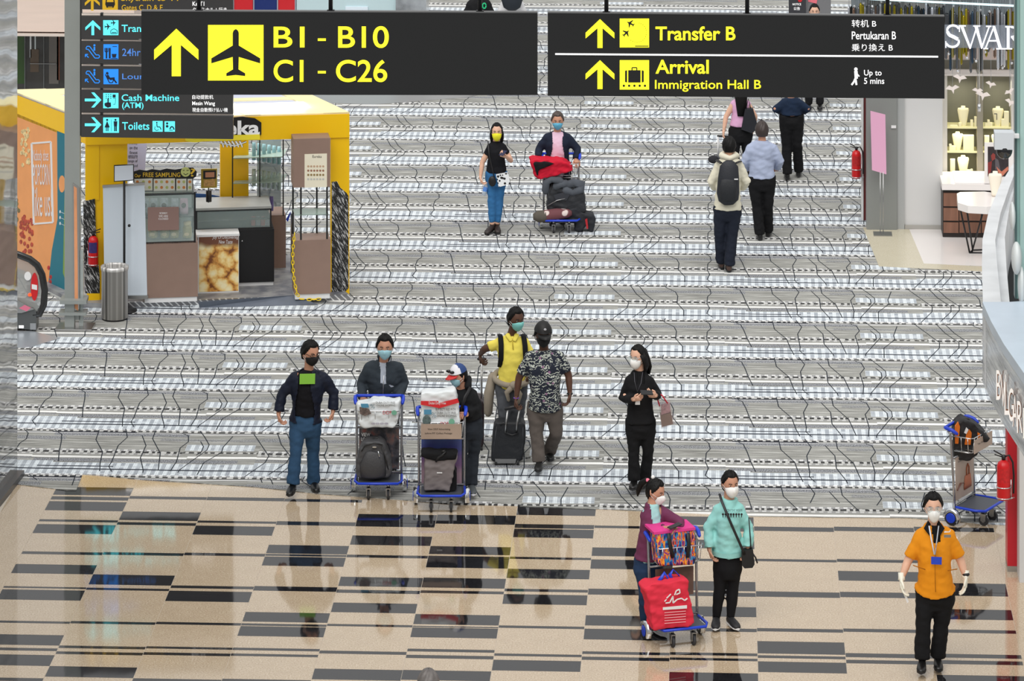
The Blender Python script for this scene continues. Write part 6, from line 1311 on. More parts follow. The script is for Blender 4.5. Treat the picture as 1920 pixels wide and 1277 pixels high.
p.tube('lanyard', [(1189, 698, .10), (1190, 715, .17), (1195, 735, .19), (1202, 718, .17), (1205, 698, .10)], .003, mat('lanyard_grey', (.35, .35, .38), .6)); p.patch('id_card', [(1191, 752), (1200, 752), (1200, 759), (1191, 759)], .22, WHT)
mb = MB(); a = p.pl.loc(1213, 738, .33); T_ = Matrix.Rotation(.4, 4, 'Y'); mb.bev(-.07, .07, -.02, .05, -.006, .006, .003); o = mb.build('mobile_phone', BLK, None, world=False); o.location = p.pl.o + Matrix.Rotation(p.pl.yaw(), 3, 'Z') @ a; o.rotation_euler = (.5, .1, .3); tag(o, 'dark phone held by the woman in the black suit', 'phone')
bq = p.pl.off(.05); t = thing('clear_handbag', 'clear handbag with red handles and brown contents on the arm of the suited woman', 'handbag', bq.w(1249, 803))
mb = MB(); mb.prism([bq.w(x, y, .06) for x, y in [(1236, 760), (1257, 755), (1265, 795), (1240, 804)]], bq.n * -.13); mb.build('clear_shell', mat('clear_vinyl', (.68, .62, .62), .15, alpha=.25), t); mb = MB(); mb.prism([bq.w(x, y, .05) for x, y in [(1238, 779), (1258, 774), (1262, 795), (1241, 801)]], bq.n * -.11); mb.build('brown_pouch', mat('brown_pouch', (.45, .36, .30), .5), t)
mb = MB(); mb.prism([bq.w(x, y, .055) for x, y in [(1240, 762), (1256, 758), (1257, 773), (1240, 778)]], bq.n * -.08); mb.build('pink_scarf', mat('scarf', (.66, .50, .52), .6, var=.5, vscale=30), t)
for dd in (.05, -.06): mb = MB(); mb.tube([bq.w(x, y, dd) for x, y in [(1237, 762), (1232, 746), (1235, 737), (1242, 742), (1252, 757)]], .008, 6); mb.build('handle', mat('red_handle', (.80, .13, .22), .4), t)
# 7 woman leaning on trolley
p = Person('woman in maroon zip hoodie with ponytail leaning on the multicoloured bag of her trolley', (1214, 1186), J_((1228, 920, .0), (1224, 943), (1206, 957), (1250, 954), (1210, 999, .02), (1276, 981, .12), (1246, 990, .22), (1272, 993, .24), (1204, 1057), (1226, 1057), (1209, 1108, .05), (1224, 1112, .0), (1209, 1164, .0), (1228, 1172, .0), (1262, 987, .30), (1262, 990, .30)), face=-25, hyaw=-62, hpitch=22, sk='tan', hs=1.0, girl=True, curl=(.7, .7), hands=(V((0, 0, -1)), V((0, 0, -1))))
p.top(cloth('aqua_tee', (.66, .84, .84)), 'tee_shirt', .008, 0, .05, 0); p.top(cloth('maroon_hoodie', (.42, .20, .32)), 'hooded_jacket', .020, 1.96, 1056, .010, cutj(p, (.30, 0), (.055, .115)), .009, .042); p.bottom(cloth('navy_jeans', (.14, .22, .34)), 'jeans', .010, .055, thigh=.96); p.shoes(mat('white_trainer', (.86, .87, .88), .5), ((1214, 1187, .1), (1240, 1190, .1)), sole=WHT, sc=.9); p.hair(style='pony'); p.mask(W_MASK, 'cup')
mb = MB(); mb.ball(p.T @ V((0, -.07, .115)), .02); mb.build('hair_clip', WHT, p.t, world=False)
mb = MB(); mb.bev(-.035, .035, -.07, .07, -.006, .006, .003); o = mb.build('mobile_phone', BLK, None, world=False); o.location = p.pl.w(1265, 986, .34); o.rotation_euler = (.2, 0, -1.0); tag(o, 'dark phone held by the woman in maroon', 'phone')
# 8 aqua sweatshirt
AQ = cloth('aqua_sweat', (.60, .84, .82), var=.05)
p = Person('woman in aqua sweatshirt and black leggings with crossbody bag standing by the red bag trolley', (1358, 1173), J_((1368.5, 905, .02), (1367, 934), (1343, 947), (1390, 947), (1328, 990, .0), (1404, 990, .0), (1330, 1030, .06), (1402, 1028, .06), (1352, 1056), (1376, 1056), (1349, 1104, .03), (1374, 1104, .0), (1343, 1157, .04), (1370, 1157, .02), (1334, 1046, .08), (1401, 1041, .08)), face=4, hyaw=-20, hpitch=12, sk='tan', hs=1.02, girl=True, curl=(.5, .6))
p.top(AQ, 'sweatshirt', .024, 1.94, 1049, .0, amp=.013, cuff=.040); p.bottom(BLKC, 'leggings', .006, .048, thigh=.95, amp=.003); p.shoes(mat('knit_trainer', (.12, .12, .13), .6), ((1341, 1177, .25), (1380, 1170, .15)), sole=mat('white_sole', (.85, .85, .85), .5), sc=.9); p.hair(style='bun'); p.mask(W_MASK, 'duck')
for (pn, w_) in (('ribbed_hem', 0),): mb = MB(); hwid = p.hw + .078 + .026; hq = p.hip + (p.neck - p.hip) * p.hemq(1047); mb.loft([hq + p.up * .045, hq - p.up * .005], [(hwid - .004, .142), (hwid - .012, .136)], lat=p.lat_h, n=24, cap=False); mb.build(pn, AQ, p.t, world=False)
p.tube('bag_strap', [(1349, 926, .05), (1354, 942, .16), (1372, 985, .20), (1392, 1030, .17), (1396, 1040, .15)], .004, BLK, .013)
for i in range(8): mb = MB(); x = 1355.5 + i * 5; c = p.pl.loc(x, 964.5, .175 - .004 * abs(i - 3.5)); mb.ball(c, (.011, .006, .013), 8, 6); mb.tube([c, c - V((0, 0, .03))], .004, 4); mb.build('printed_tree', BLK, p.t, world=False)
ttp = p.pl.off(.180); text('CENTENT WOOD', ttp, (1361, 955, 1391, 959.5), BLK, p.t)
bq = p.pl.off(.10); t = thing('crossbody_bag', 'small black crossbody bag hanging at the hip of the aqua sweatshirt', 'handbag', bq.w(1403, 1066)); mb = MB(); mb.prism([bq.w(x, y, .04) for x, y in [(1391, 1037), (1396, 1032), (1412, 1031), (1415, 1058), (1411, 1065), (1396, 1066), (1391, 1060)]], bq.n * -.08); mb.build('pouch', mat('bag_black', (.07, .07, .08), .5), t); mb = MB(); mb.tube([bq.w(x, y) for x, y in [(1408, 1032), (1407, 1010), (1404, 970)]], .006); mb.tube([bq.w(x, y) for x, y in [(1410, 1036), (1417, 1046), (1420, 1056)]], .008); mb.build('strap', BLK, t)
# 9 worker in orange
OR = cloth('amber_uniform', (.90, .57, .10), var=.05, bump=.25)
p = Person('airport worker in amber short sleeved uniform jacket with white gloves walking on the granite', (1744, 1254), J_((1749.5, 949, .03), (1750, 982), (1720, 997), (1786, 997), (1702, 1052, .0), (1801, 1050, .0), (1690.5, 1084, .06), (1810, 1080, .05), (1737, 1112), (1770, 1112), (1731, 1170, .06), (1765, 1170, .0), (1729, 1236, .10), (1758, 1232, -.02), (1690, 1106, .10), (1810, 1106, .10)), face=0, hyaw=0, hpitch=8, sk='light', hs=1.10, belly=1.18, curl=(.5, .35), glove=mat('latex_glove', (.93, .92, .86), .6))
p.top(BLKC, 'under_shirt', .008, 0, .4, 0); p.top(OR, 'uniform_jacket', .026, .86, 1111, .030, cutj(p, (.80, 0), (.040, 0)), .008, vox=.012); p.bottom(BLKC, 'trousers', .020, .085); p.shoes(BSH, ((1727, 1256, .3), (1760, 1248, .15))); p.hair(); p.mask(W_MASK, 'cup'); p.glasses(mat('clear_frame', (.8, .8, .82), .2, alpha=.6), GLASS, True)
for sg_ in (-1, 1): mb = MB(); mb.loft([p.neck + p.lat_s * .035 * sg_ + p.f * .01 + V((0, 0, .03)), p.neck + p.lat_s * .075 * sg_ + p.f * .085 + V((0, 0, -.02)), p.neck + p.lat_s * .045 * sg_ + p.f * .13 - V((0, 0, .07))], [(.020, .016), (.028, .012), (.010, .008)], n=8, round_=True); mb.build('black_collar', BLKC, p.t, world=False)
p.tube('lanyard', [(1742, 986, .12), (1746, 1010, .19), (1752, 1040, .215)], .003, mat('lanyard_white', (.85, .86, .90), .6), .007); p.tube('lanyard', [(1760, 986, .12), (1757, 1010, .19), (1753, 1040, .215)], .003, mat('lanyard_grey2', (.70, .72, .76), .6), .006)
p.patch('blue_pass', [(1746, 1044), (1766, 1045), (1765.5, 1059), (1746, 1058)], .225, mat('pass_blue', (.10, .25, .75), .4), .006); p.patch('name_badge', [(1770, 1003), (1783, 1003), (1783, 1008), (1770, 1008)], .185, mat('badge_steel', (.5, .48, .45), .4), .006); p.patch('embroidered_mark', [(1770, 999), (1781, 998), (1783, 993), (1779, 997), (1771, 996)], .185, WHT, .004)
for a, b in (((1712, 1060), (1735, 1068)), ((1777, 1070), (1795, 1067))): p.tube('pocket_edge', [(a[0], a[1], .17), (b[0], b[1], .17)], .005, cloth('amber_seam', (.66, .40, .07)))
p.tube('front_seam', [(1755, 1022, .205), (1753, 1060, .205), (1754, 1110, .185)], .003, MATS['amber_seam'])
mb = MB(); mb.ball(p.pl.loc(1811, 1077, .05), (.038, .036, .020)); mb.build('wrist_watch', BLK, p.t, world=False)
wp = p.pl.off(.12); mb = MB(); mb.ppoly(wp, [(1690, 1104), (1696, 1105), (1704, 1129), (1701, 1131)], 0, .008); tag(mb.build('folded_papers', WHT), 'white folded papers in the gloved hand of the worker', 'paper')
# 10 navy suit man
p = Person('man in navy blazer and pink shirt pushing a heavily loaded trolley far back', (1046, 424), J_((1045.5, 226, .05), (1045, 246), (1022, 254), (1069, 254), (1010, 280, .0), (1083, 280, .0), (1011, 296, .15), (1080, 299, .12), (1033, 322), (1058, 322), (1034, 366, .05), (1056, 366, 0), (1036, 409, .05), (1055, 407, -.1), (1018, 302, .25), (1084, 307, .25)), face=0, hyaw=0, hpitch=10, sk='tan', hs=1.04, curl=(.7, .8), hands=(V((0, 0, -1)), V((0, 0, -1))))
p.top(cloth('pink_shirt', (.90, .76, .84), var=.05), 'shirt', .014, 0, -.1, vox=.016); p.top(cloth('navy_blazer', (.11, .14, .21)), 'blazer', .024, 1.97, 332, .01, cutj(p, (-9, 0), (.085, 0)), .007, .040, vox=.015); p.bottom(BLKC); p.shoes(BSH, ((1036, 420, .1), (1055, 418, 0))); p.hair(HAIRG); p.mask(mat('sky_mask', (.38, .70, .83), .7))
# 11 woman yellow mask
p = Person('woman in black tee and blue jeans with bright yellow mask holding a phone', (927, 436), J_((931.5, 246, .03), (931, 264), (914, 272), (949, 272), (904.5, 304, .0), (958, 301, .0), (901, 332, .05), (949, 294, .22), (921, 329), (940, 329), (922, 371, .04), (937, 371, .0), (923, 421, .05), (932, 421, .0), (903, 344, .07), (940, 292, .28)), face=0, hyaw=0, hpitch=8, sk='light', hs=.98, girl=True, curl=(.8, .8), hands=(None, V((0, .3, .9))))
p.top(cloth('black_top', (.08, .08, .10)), 'tee_shirt', .014, .50, 327, .004, amp=.006, vox=.014); p.bottom(cloth('bright_jeans', (.20, .42, .62)), 'jeans', .008, .050, thigh=.93, upto=.92); p.shoes(mat('sandal', (.16, .12, .11), .5), ((919, 439, .1), (933, 437, .1)), sc=.85); p.hair(style='long', length=.30); p.mask(mat('yellow_mask', (.90, .88, .15), .7), 'duck')
p.tube('bag_strap', [(915, 264, .08), (917, 290, .14), (925, 325, .14), (929, 338, .13)], .003, BLK, .008)
bq = p.pl.off(.13); t = thing('shoulder_bag', 'black and white patterned bag with round black purse on the yellow masked woman', 'handbag', bq.w(935, 352)); LB = NT('leaf_bag', .6); vo = LB.node('ShaderNodeTexVoronoi'); vo.inputs['Scale'].default_value = 22; LB.L(LB.t.outputs['Object'], vo.inputs['Vector']); LB = LB.out(LB.ramp(vo.outputs['Distance'], [(.35, (.08, .08, .09)), (.42, (.92, .93, .94))]))
mb = MB(); mb.prism([bq.w(x, y, .03) for x, y in [(930, 328), (953, 324), (957, 345), (935, 351)]], bq.n * -.05); mb.build('patterned_pouch', LB, t); mb = MB(); mb.ball(bq.w(923, 340, .02), (.055, .03, .075)); mb.build('round_purse', mat('purse_black', (.05, .05, .06), .5), t)
mb = MB(); mb.bev(-.035, .035, -.06, .06, -.006, .006, .003); o = mb.build('mobile_phone', mat('navy_phone', (.12, .15, .30), .3), None, world=False); o.location = p.pl.w(943, 287, .3); o.rotation_euler = (.4, 0, -.5); tag(o, 'navy phone in the hand of the yellow masked woman', 'phone')
t = thing('water_bottle', 'clear bottle with blue label carried low by the yellow masked woman', 'bottle', p.pl.w(907, 366, .06)); mb = MB(); mb.lathe((0, 0, 0), [(0, 0), (.03, 0), (.032, .05), (.032, .13), (.012, .17), (.012, .19), (0, .19)], 14); mb.build('bottle_body', mat('pet', (.80, .86, .92), .1, alpha=.5), t, world=False); mb = MB(); mb.lathe((0, 0, 0), [(.033, .06), (.033, .125)], 14); mb.build('blue_label', mat('label_blue', (.35, .55, .85), .4), t, world=False); t.rotation_euler = (0, .25, 0)
# 12 pink blouse (seen from behind)
p = Person('woman in sleeveless pink blouse seen from behind, pulling a white handled suitcase', (1392, 345), J_((1389, 165), (1389, 184), (1370, 191), (1407, 191), (1361, 219, 0), (1416, 218, 0), (1357, 246, .05), (1412, 244, -.1), (1377, 246), (1400, 246), (1379, 288, 0), (1399, 288, -.05), (1381, 332), (1399, 330), (1356, 256, .05), (1410, 252, -.1)), face=180, hyaw=180, hpitch=5, sk='light', hs=1.0, girl=True)
p.top(cloth('pink_blouse', (.86, .66, .80), var=.04), 'blouse', .014, .12, 240, .010, amp=.006, vox=.016); p.bottom(BLKC, 'trousers', .008, .06); p.shoes(BSH, ((1381, 330, -.2), (1399, 328, -.2)), sc=.9); p.hair(style='long', length=.42)
bq = p.pl.off(.12); t = thing('tote_bag', 'large black shoulder tote on the pink bloused woman', 'handbag', bq.w(1405, 250)); mb = MB(); mb.prism([bq.w(x, y, .05) for x, y in [(1397, 205), (1412, 204), (1422, 240), (1410, 250), (1390, 243)]], bq.n * -.10); mb.build('bag_body', mat('tote_black', (.10, .11, .14), .5), t); mb = MB(); mb.loft([bq.w(1398, 206), bq.w(1403, 185), bq.w(1408, 206)], [(.012, .004)] * 3, n=6); mb.build('strap', BLK, t)
# 13 dark blue shirt man (from behind)
p = Person('man in dark blue shirt and black trousers walking away beneath the right sign', (1487, 338), J_((1484, 162), (1484, 182), (1464, 191), (1504, 191), (1454, 205, 0), (1514, 205, 0), (1466, 210, -.22), (1502, 210, -.22), (1474, 222), (1494, 222), (1475, 272, 0), (1495, 270, 0), (1476, 326, .05), (1497, 320, -.15), (1476, 204, -.3), (1492, 204, -.3)), face=180, hyaw=180, hpitch=5, sk='tan', hs=1.04)
p.top(cloth('dark_blue_shirt', (.10, .16, .25)), 'shirt', .022, 1.9, 218, .008, amp=.010, vox=.016); p.bottom(BLKC, 'trousers', .020, .08); p.shoes(BSH, ((1475, 334, -.2), (1498, 326, -.4))); p.hair()
# 14 light blue shirt
p = Person('man in pale blue shirt and black trousers seen from behind next to the backpack wearer', (1430, 449), J_((1428.5, 245), (1429, 262), (1403, 273), (1453, 273), (1396, 303, 0), (1463, 302, 0), (1402, 317, -.20), (1456, 317, -.20), (1416, 337), (1441, 337), (1419, 385, 0), (1440, 385, -.03), (1425, 440, .05), (1440, 433, -.15), (1410, 312, -.3), (1446, 312, -.3)), face=180, hyaw=180, hpitch=5, sk='tan', hs=1.06)
p.top(cloth('pale_blue_shirt', (.66, .70, .80), var=.05), 'shirt', .026, 1.9, 337, .008, amp=.013, vox=.014); p.bottom(BLKC, 'trousers', .018, .08); p.shoes(BSH, ((1424, 449, -.1), (1441, 442, -.3))); p.hair(mat('thin_hair', (.22, .18, .17), .5)); st = MB(); st.tube([p.T @ (V((.083 * math.sin(a), -.100 * math.cos(a), .01))) for a in [i * math.pi / 10 - math.pi * .4 for i in range(9)]], .003); st.build('mask_strap', WHT, p.t, world=False)
# 15 cream hoodie with backpack
CRH = cloth('cream_hoodie', (.88, .86, .78), var=.05)
p = Person('person in cream hoodie with black backpack walking away over the carpet', (1360, 508), J_((1367, 274), (1367, 291), (1345, 306), (1391, 306), (1334, 341, 0), (1399, 340, 0), (1342, 352, -.22), (1390, 352, -.22), (1352, 392), (1376, 392), (1349, 440, 0), (1373, 442, .03), (1353, 492, -.1), (1367, 498, .08), (1350, 346, -.3), (1382, 346, -.3)), face=180, hyaw=180, hpitch=4, sk='light', hs=1.06)
p.top(CRH, 'hoodie', .030, 1.85, 396, .014, amp=.012, cuff=.045); p.bottom(cloth('navy_trousers', (.11, .13, .18)), 'trousers', .020, .085); p.shoes(mat('brown_shoe', (.28, .20, .17), .5), ((1352, 500, -.3), (1366, 509, -.15))); p.hair()
mb = MB(); mb.loft([p.neck + V((-.10, -.02, 0)), p.neck + V((0, -.10, -.03)), p.neck + V((.10, -.02, 0)), p.neck + V((.06, .09, 0)), p.neck + V((-.06, .09, 0)), p.neck + V((-.10, -.02, 0))], [.045] * 6, n=10, round_=True); mb.build('hood', CRH, p.t, world=False)
bq = p.pl.off(.20); t = thing('backpack', 'black backpack with small white tag worn over the cream hoodie', 'backpack', bq.w(1366, 375))
mb = MB(); P = [bq.w(x, y) for x, y in ((1366, 376), (1365, 362), (1366, 335), (1367, 312), (1367, 304))]; mb.loft(P, [(.135, .07), (.155, .09), (.145, .085), (.125, .06), (.08, .03)], lat=RH, n=18, round_=True); mb.build('main_body', mat('pack_black', (.12, .13, .16), .6, bump=.3), t)
mb = MB(); mb.loft([bq.w(x, y, .07) for x, y in ((1365, 374), (1365, 356), (1366, 338))], [(.11, .03), (.12, .04), (.10, .02)], lat=RH, n=14, round_=True); mb.build('front_pocket', mat('pack_black2', (.10, .11, .13), .6, bump=.3), t)
mb = MB(); mb.pbox(bq, 1376, 332, 1383, 334, .095, .10); mb.build('white_tag', WHT, t)
for a, b in (((1352, 306), (1345, 300)), ((1380, 306), (1388, 302))): mb = MB(); mb.loft([bq.w(a[0], a[1], -.02), bq.w(b[0], b[1], -.12), bq.w(b[0], b[1] + 2, -.30)], [(.025, .008)] * 3, lat=RH, n=8); mb.build('strap', BLK, t)
# far people: torsos show above the signs, heads leave the frame
def far_person(label, x, gy, m, face=180, sk='light', hair='short', girl=False):
    k = 1.0; s_ = (gy - YH) / HC; y = lambda h: gy - h * s_
    X = lambda v: x + v * s_
    p = Person(label, (x, gy), J_((x, y(1.60)), (x, y(1.46)), (X(-.18), y(1.38)), (X(.18), y(1.38)), (X(-.25), y(1.10)), (X(.25), y(1.10)), (X(-.26), y(.85)), (X(.26), y(.85)), (X(-.09), y(.90)), (X(.09), y(.90)), (X(-.09), y(.48)), (X(.09), y(.48)), (X(-.09), y(.09)), (X(.09), y(.09))), face=face, hyaw=face, sk=sk, girl=girl)
    p.top(m, 'jacket', .022, 1.9, -.1, .01, vox=.018); p.bottom(BLKC, vox_ if False else 'trousers'); d = -.2 if face > 90 else .2; p.shoes(BSH, ((X(-.09), gy, d), (X(.09), gy, d))); p.hair(style=hair); return p
far_person('person in black jacket with a green ring emblem above the hanging signs', 898, 158, cloth('far_black', (.10, .10, .11)))
e = Pl(G(898, 158)).off(.16); mb = MB(); mb.tube([e.w(908 + 3.2 * math.cos(a), 11 + 5 * math.sin(a)) for a in [i * math.pi / 6 for i in range(13)]], .012); tag(mb.build('green_ring_emblem', mat('green_ring', (.10, .75, .50), .5)), 'green ring emblem on the back of the far black jacket', 'emblem')
far_person('person in white jacket with dark backpack above the hanging signs', 960, 160, cloth('far_white', (.86, .86, .87)))
e = Pl(G(960, 160)).off(.2); mb = MB(); mb.loft([e.w(x, y) for x, y in ((960, 14), (960, 0), (960, -25), (960, -40))], [(.14, .06), (.18, .09), (.16, .08), (.10, .04)], lat=RH, n=14, round_=True); tag(mb.build('dark_backpack', mat('pack_far', (.12, .15, .19), .6)), 'dark backpack on the far white jacket', 'backpack')
far_person('far dark haired woman whose head shows before the grey screen', 1527, 206, cloth('far_grey', (.3, .3, .32)), 0, girl=True, hair='bun')
# nearest person: only the crown shows at the lower edge
p = Person('nearest passer-by with grey hair whose crown shows at the lower edge of the photo', (803, 1632), J_((803, 1284), (803, 1316), (770, 1332), (836, 1332), (760, 1390), (846, 1390), (757, 1440), (849, 1440), (786, 1455), (820, 1455), (786, 1535), (820, 1535), (786, 1618), (820, 1618)), face=180, hyaw=180, sk='light', hs=1.05)
p.top(cloth('near_navy', (.15, .18, .25)), 'jacket', vox=.02); p.bottom(BLKC); p.shoes(BSH, ((786, 1625, -.2), (820, 1625, -.2))); p.hair(mat('grey_hair', (.42, .40, .39), .5, var=.3, vscale=20))
# ================================================================== luggage trolleys
TUBE = mat('trolley_steel', (.66, .66, .67), .25, .85); TIRE = mat('trolley_tyre', (.14, .14, .15), .6)
def trolley(label, x, y, rot, wpx=None):
    """x,y = pixel of the middle of the rear axle on the floor; rot about z (0 = coming towards the viewer)"""
    g = G(x, y); rz = RH.y and math.atan2(RH.y, RH.x) + rot; t = thing('luggage_trolley', label, 'trolley', (g.x, g.y, 0), rz)
    B = lambda mb, n_, m, p=t: mb.build(n_, m, p, world=False)
    for s in (-1, 1):
        mb = MB(); mb.tube([(.25 * s, -.02, .10), (.25 * s, 0, .5), (.255 * s, .03, .98), (.26 * s, .06, 1.02)], .014, 10); B(mb, 'upright', TUBE)
        mb = MB(); mb.wheel((.285 * s, 0, .085), (1, 0, 0), .085, .035); w_ = B(mb, 'rear_wheel', TIRE); mb = MB(); mb.wheel((.285 * s, 0, .085), (1, 0, 0), .05, .042); B(mb, 'hub', STEEL, w_)
        mb = MB(); n_ = 10; vs = []
        for i in range(n_ + 1):
            a = math.radians(-35 + 215 * i / n_)
            for xx, r in ((.262, .098), (.312, .098), (.312, .065)): vs.append((xx * s, -.098 * 0 + -r * math.cos(a), .085 + r * math.sin(a)))
        mb.add(vs, [(3 * i + k, 3 * i + k + 1, 3 * i + 4 + k, 3 * i + 3 + k) for i in range(n_) for k in range(2)], True); B(mb, 'wheel_guard', CHROME)
        mb = MB(); mb.wheel((.315 * s, 0, .085), (1, 0, 0), .055, .008); B(mb, 'blue_cap', BLUEP)
        c = V((.11 * s, -.30, 0)); mb = MB(); mb.wheel(c + V((0, 0, .055)), (1, 0, 0), .055, .028); cw = B(mb, 'castor', RUB)
        mb = MB(); [mb.box(c.x + k - .003, c.x + k + .003, c.y - .03, c.y + .03, .05, .125) for k in (-.02, .02)]; mb.box(c.x - .024, c.x + .024, c.y - .032, c.y + .032, .12, .13); mb.wheel(c + V((0, 0, .055)), (1, 0, 0), .02, .05); mb.cyl((c.x, c.y + .01, .125), (c.x, c.y + .01, .19), .014); B(mb, 'castor_fork', STEEL, cw)
        mb = MB(); mb.loft([(.262 * s, -.05, 1.0), (.27 * s, 0, 1.03), (.27 * s, .07, 1.045), (.25 * s, .10, 1.045)], [.018, .021, .021, .018], n=10, round_=True); B(mb, 'handle_end', BLUEP)
    mb = MB(); mb.loft([(-.25, .10, 1.045), (.25, .10, 1.045)], [.017, .017], n=10, round_=True); B(mb, 'handle_bar', BLUEP)
    for q_ in ([(-.25, .0, .72), (.25, .0, .72)], [(-.25, -.02, .22), (.25, -.02, .22)], [(-.285, 0, .085), (.285, 0, .085)]): mb = MB(); mb.tube(q_, .011); B(mb, 'cross_bar', TUBE)
    mb = MB(); r = .0055
    for z, y1, w_ in ((.965, -.23, .245), (.80, -.20, .225)):
        mb.tube([(-w_, .0, z), (-w_, y1 + .03, z), (-w_ + .03, y1, z), (w_ - .03, y1, z), (w_, y1 + .03, z), (w_, .0, z)], r, 6)
    for i in range(6): xx = -.19 + i * .076; mb.tube([(xx, -.23, .965), (xx, -.205, .80), (xx, .0, .80)], r * .8, 5)
    for s in (-1, 1):
        for yy in (-.17, -.09): mb.tube([(.244 * s, yy, .965), (.225 * s, yy, .80)], r * .8, 5)
    for i in range(5): xx = -.16 + i * .08; mb.tube([(xx, .0, .97), (xx, .0, .80)], r * .8, 5)
    B(mb, 'wire_basket', CHROME)
    mb = MB(); mb.box(-.225, .225, -.36, -.02, .185, .20); B(mb, 'deck', mat('trolley_deck', (.30, .32, .36), .5, .3))
    mb = MB(); mb.loft([(-.255, -.04, .195), (-.262, -.27, .195), (-.22, -.37, .195), (.22, -.37, .195), (.262, -.27, .195), (.255, -.04, .195)], [.015] * 6, n=8, round_=True); B(mb, 'bumper', BLUEP)
    return t
def AD(t, m, z0=.25, z1=.71, y=-.012, w_=.225): mb = MB(); mb.box(-w_, w_, y - .006, y, z0, z1); return mb.build('advert_panel', m, t, world=False)
def txt_local(s, parent, box, m, yy, bold=.02):
    """lettering on a trolley-local xz plane at y=yy"""
    cu = bpy.data.curves.new('t', 'FONT'); cu.body = s; cu.offset = bold; cu.resolution_u = 2; ob = bpy.data.objects.new('t', cu); COL.objects.link(ob); ln = link('lettering', bpy.data.meshes.new('l'), parent)
    def cb(me):
        n = len(me.vertices); a = np.empty(n * 3, 'f'); me.vertices.foreach_get('co', a); a = a.reshape(-1, 3); lo, hi = a.min(0), a.max(0); q = (a - lo) / np.maximum(hi - lo, 1e-6)
        X = np.stack([box[0] + q[:, 0] * (box[2] - box[0]), np.full(n, yy), box[1] + q[:, 1] * (box[3] - box[1])], 1); me.vertices.foreach_set('co', X.astype('f').ravel()); me.materials.clear(); me.materials.append(m); me.update(); ln.data = me
    JOBS.append((ob, cb)); return ln
def soft(name, label, cat, pl, rows, m, d=0.0, amp=.006, n=18, group=None, child=None):
    """soft bag: rows of (cx px, y px, halfwidth m, halfdepth m) from bottom to top on plane pl at offset d"""
    o0 = pl.w(rows[0][0], rows[0][1], d); t = child or thing(name, label, cat, o0, group=group)
    mb = MB(); mb.loft([pl.w(r[0], r[1], d) for r in rows], [(r[2], r[3]) for r in rows], lat=pl.u, n=n, round_=False)
    o = mb.build('bag_body' if child is None else name, m, t); return t, o
def bagmesh(pl, pix, d0, d1, m, name, parent, amp=.01, vox=.012, puff=True):
    """plump bag from a pixel outline: prism between offsets, remeshed and softened"""
    mb = MB(); mb.ppoly(pl, pix, d0, d1); off = rootloc(parent); mb.v = [(x - off.x, y - off.y, z - off.z) for x, y, z in mb.v]; o = empty_part(name, parent); sd = random.random() * 9
    remesh(mb, vox, lambda me: setmesh(o, me, m, amp, seed=sd), smooth=10); return o
# --- trolley 1: grey backpack and white bag
T1 = trolley('trolley carrying a dark grey backpack and a white shopping bag pushed by the charcoal jacket', 711, 921, 0.0)
AM = NT('poster_photo', .4); AM = AM.out(AM.ramp(AM.noise(AM.t.outputs['Object'], 9, 4), [(.38, (.10, .10, .12)), (.52, (.26, .26, .29)), (.60, (.42, .35, .34)), (.72, (.62, .25, .25))])); a1 = AD(T1, AM)
txt_local('VIEW', T1, (-.20, .62, -.10, .66), WHT, -.02); txt_local('LOOK', T1, (-.20, .57, -.10, .61), WHT, -.02); txt_local('ON', T1, (-.20, .52, -.14, .56), WHT, -.02)
L1 = Pl(V((T1.location.x, T1.location.y, 0)))
BPK = mat('charcoal_nylon', (.27, .27, .28), .55, var=.12, vscale=20, bump=.4, bscale=40)
bp = thing('backpack', 'dark grey backpack with side pockets upright on the first trolley deck', 'backpack', L1.w(705, 898, .2))
bagmesh(L1, [(668, 893), (667, 868), (676, 838), (685, 829), (712, 828), (722, 835), (733, 866), (735, 888), (728, 897), (676, 898)], .06, .30, BPK, 'main_body', bp, .008)
mb = MB(); L2 = L1; mb.loft([L1.w(x, y, .31) for x, y in ((700, 893), (699, 872), (703, 850))], [(.14, .035), (.145, .05), (.10, .02)], lat=RH, n=16, round_=True); mb.build('front_pocket', mat('charcoal_nylon2', (.24, .24, .25), .55, bump=.3), bp)
for pts in (((678, 846), (684, 836), (700, 831), (717, 834)), ((716, 838), (722, 858), (728, 880)), ((709, 846), (712, 858))): mb = MB(); mb.tube([L1.w(x, y, .345 if len(pts) == 2 else .31) for x, y in pts], .006, 6); mb.build('zip', mat('zip_dark', (.12, .12, .12), .4) if len(pts) > 2 else CHROME, bp)
mb = MB(); mb.loft([L1.w(x, y, .18) for x, y in ((697, 832), (700, 823), (708, 821), (714, 826), (715, 832))], [.012] * 5, n=8); mb.build('top_handle', BLK, bp); mb = MB(); mb.pcirc(L1, 702, 838.5, 4, 1.5, .30, .325); mb.build('maker_patch', CHROME, bp)
WB = mat('white_poly_bag', (.88, .90, .91), .35, var=.05, bump=.5, bscale=12)
sb = thing('shopping_bag', 'white printed carrier bag lying in the basket of the first trolley', 'bag', L1.w(711, 800, .15))
bagmesh(L1, [(670, 757), (668, 762), (675, 800), (684, 803), (738, 803), (746, 795), (750, 752), (740, 754), (720, 751), (700, 752), (690, 757)], .03, .22, WB, 'bag_body', sb, .014)
Lf = L1.off(.245)
for s_, b_, m_ in (('DUBAI DUTY FREE', (705, 753, 741, 757), LK), ('ONLINE SHOPPING', (706, 758.5, 741, 762), LK), ('DDF', (718, 770.5, 734, 777), mat('print_red', (.75, .15, .20), .5)), ('%', (694, 758, 703, 766), mat('print_grey', (.45, .55, .60), .5)), ('@@@@', (696, 792.5, 728, 796), mat('print_violet', (.35, .2, .45), .5))): text(s_, Lf, b_, m_, sb, d=.004)
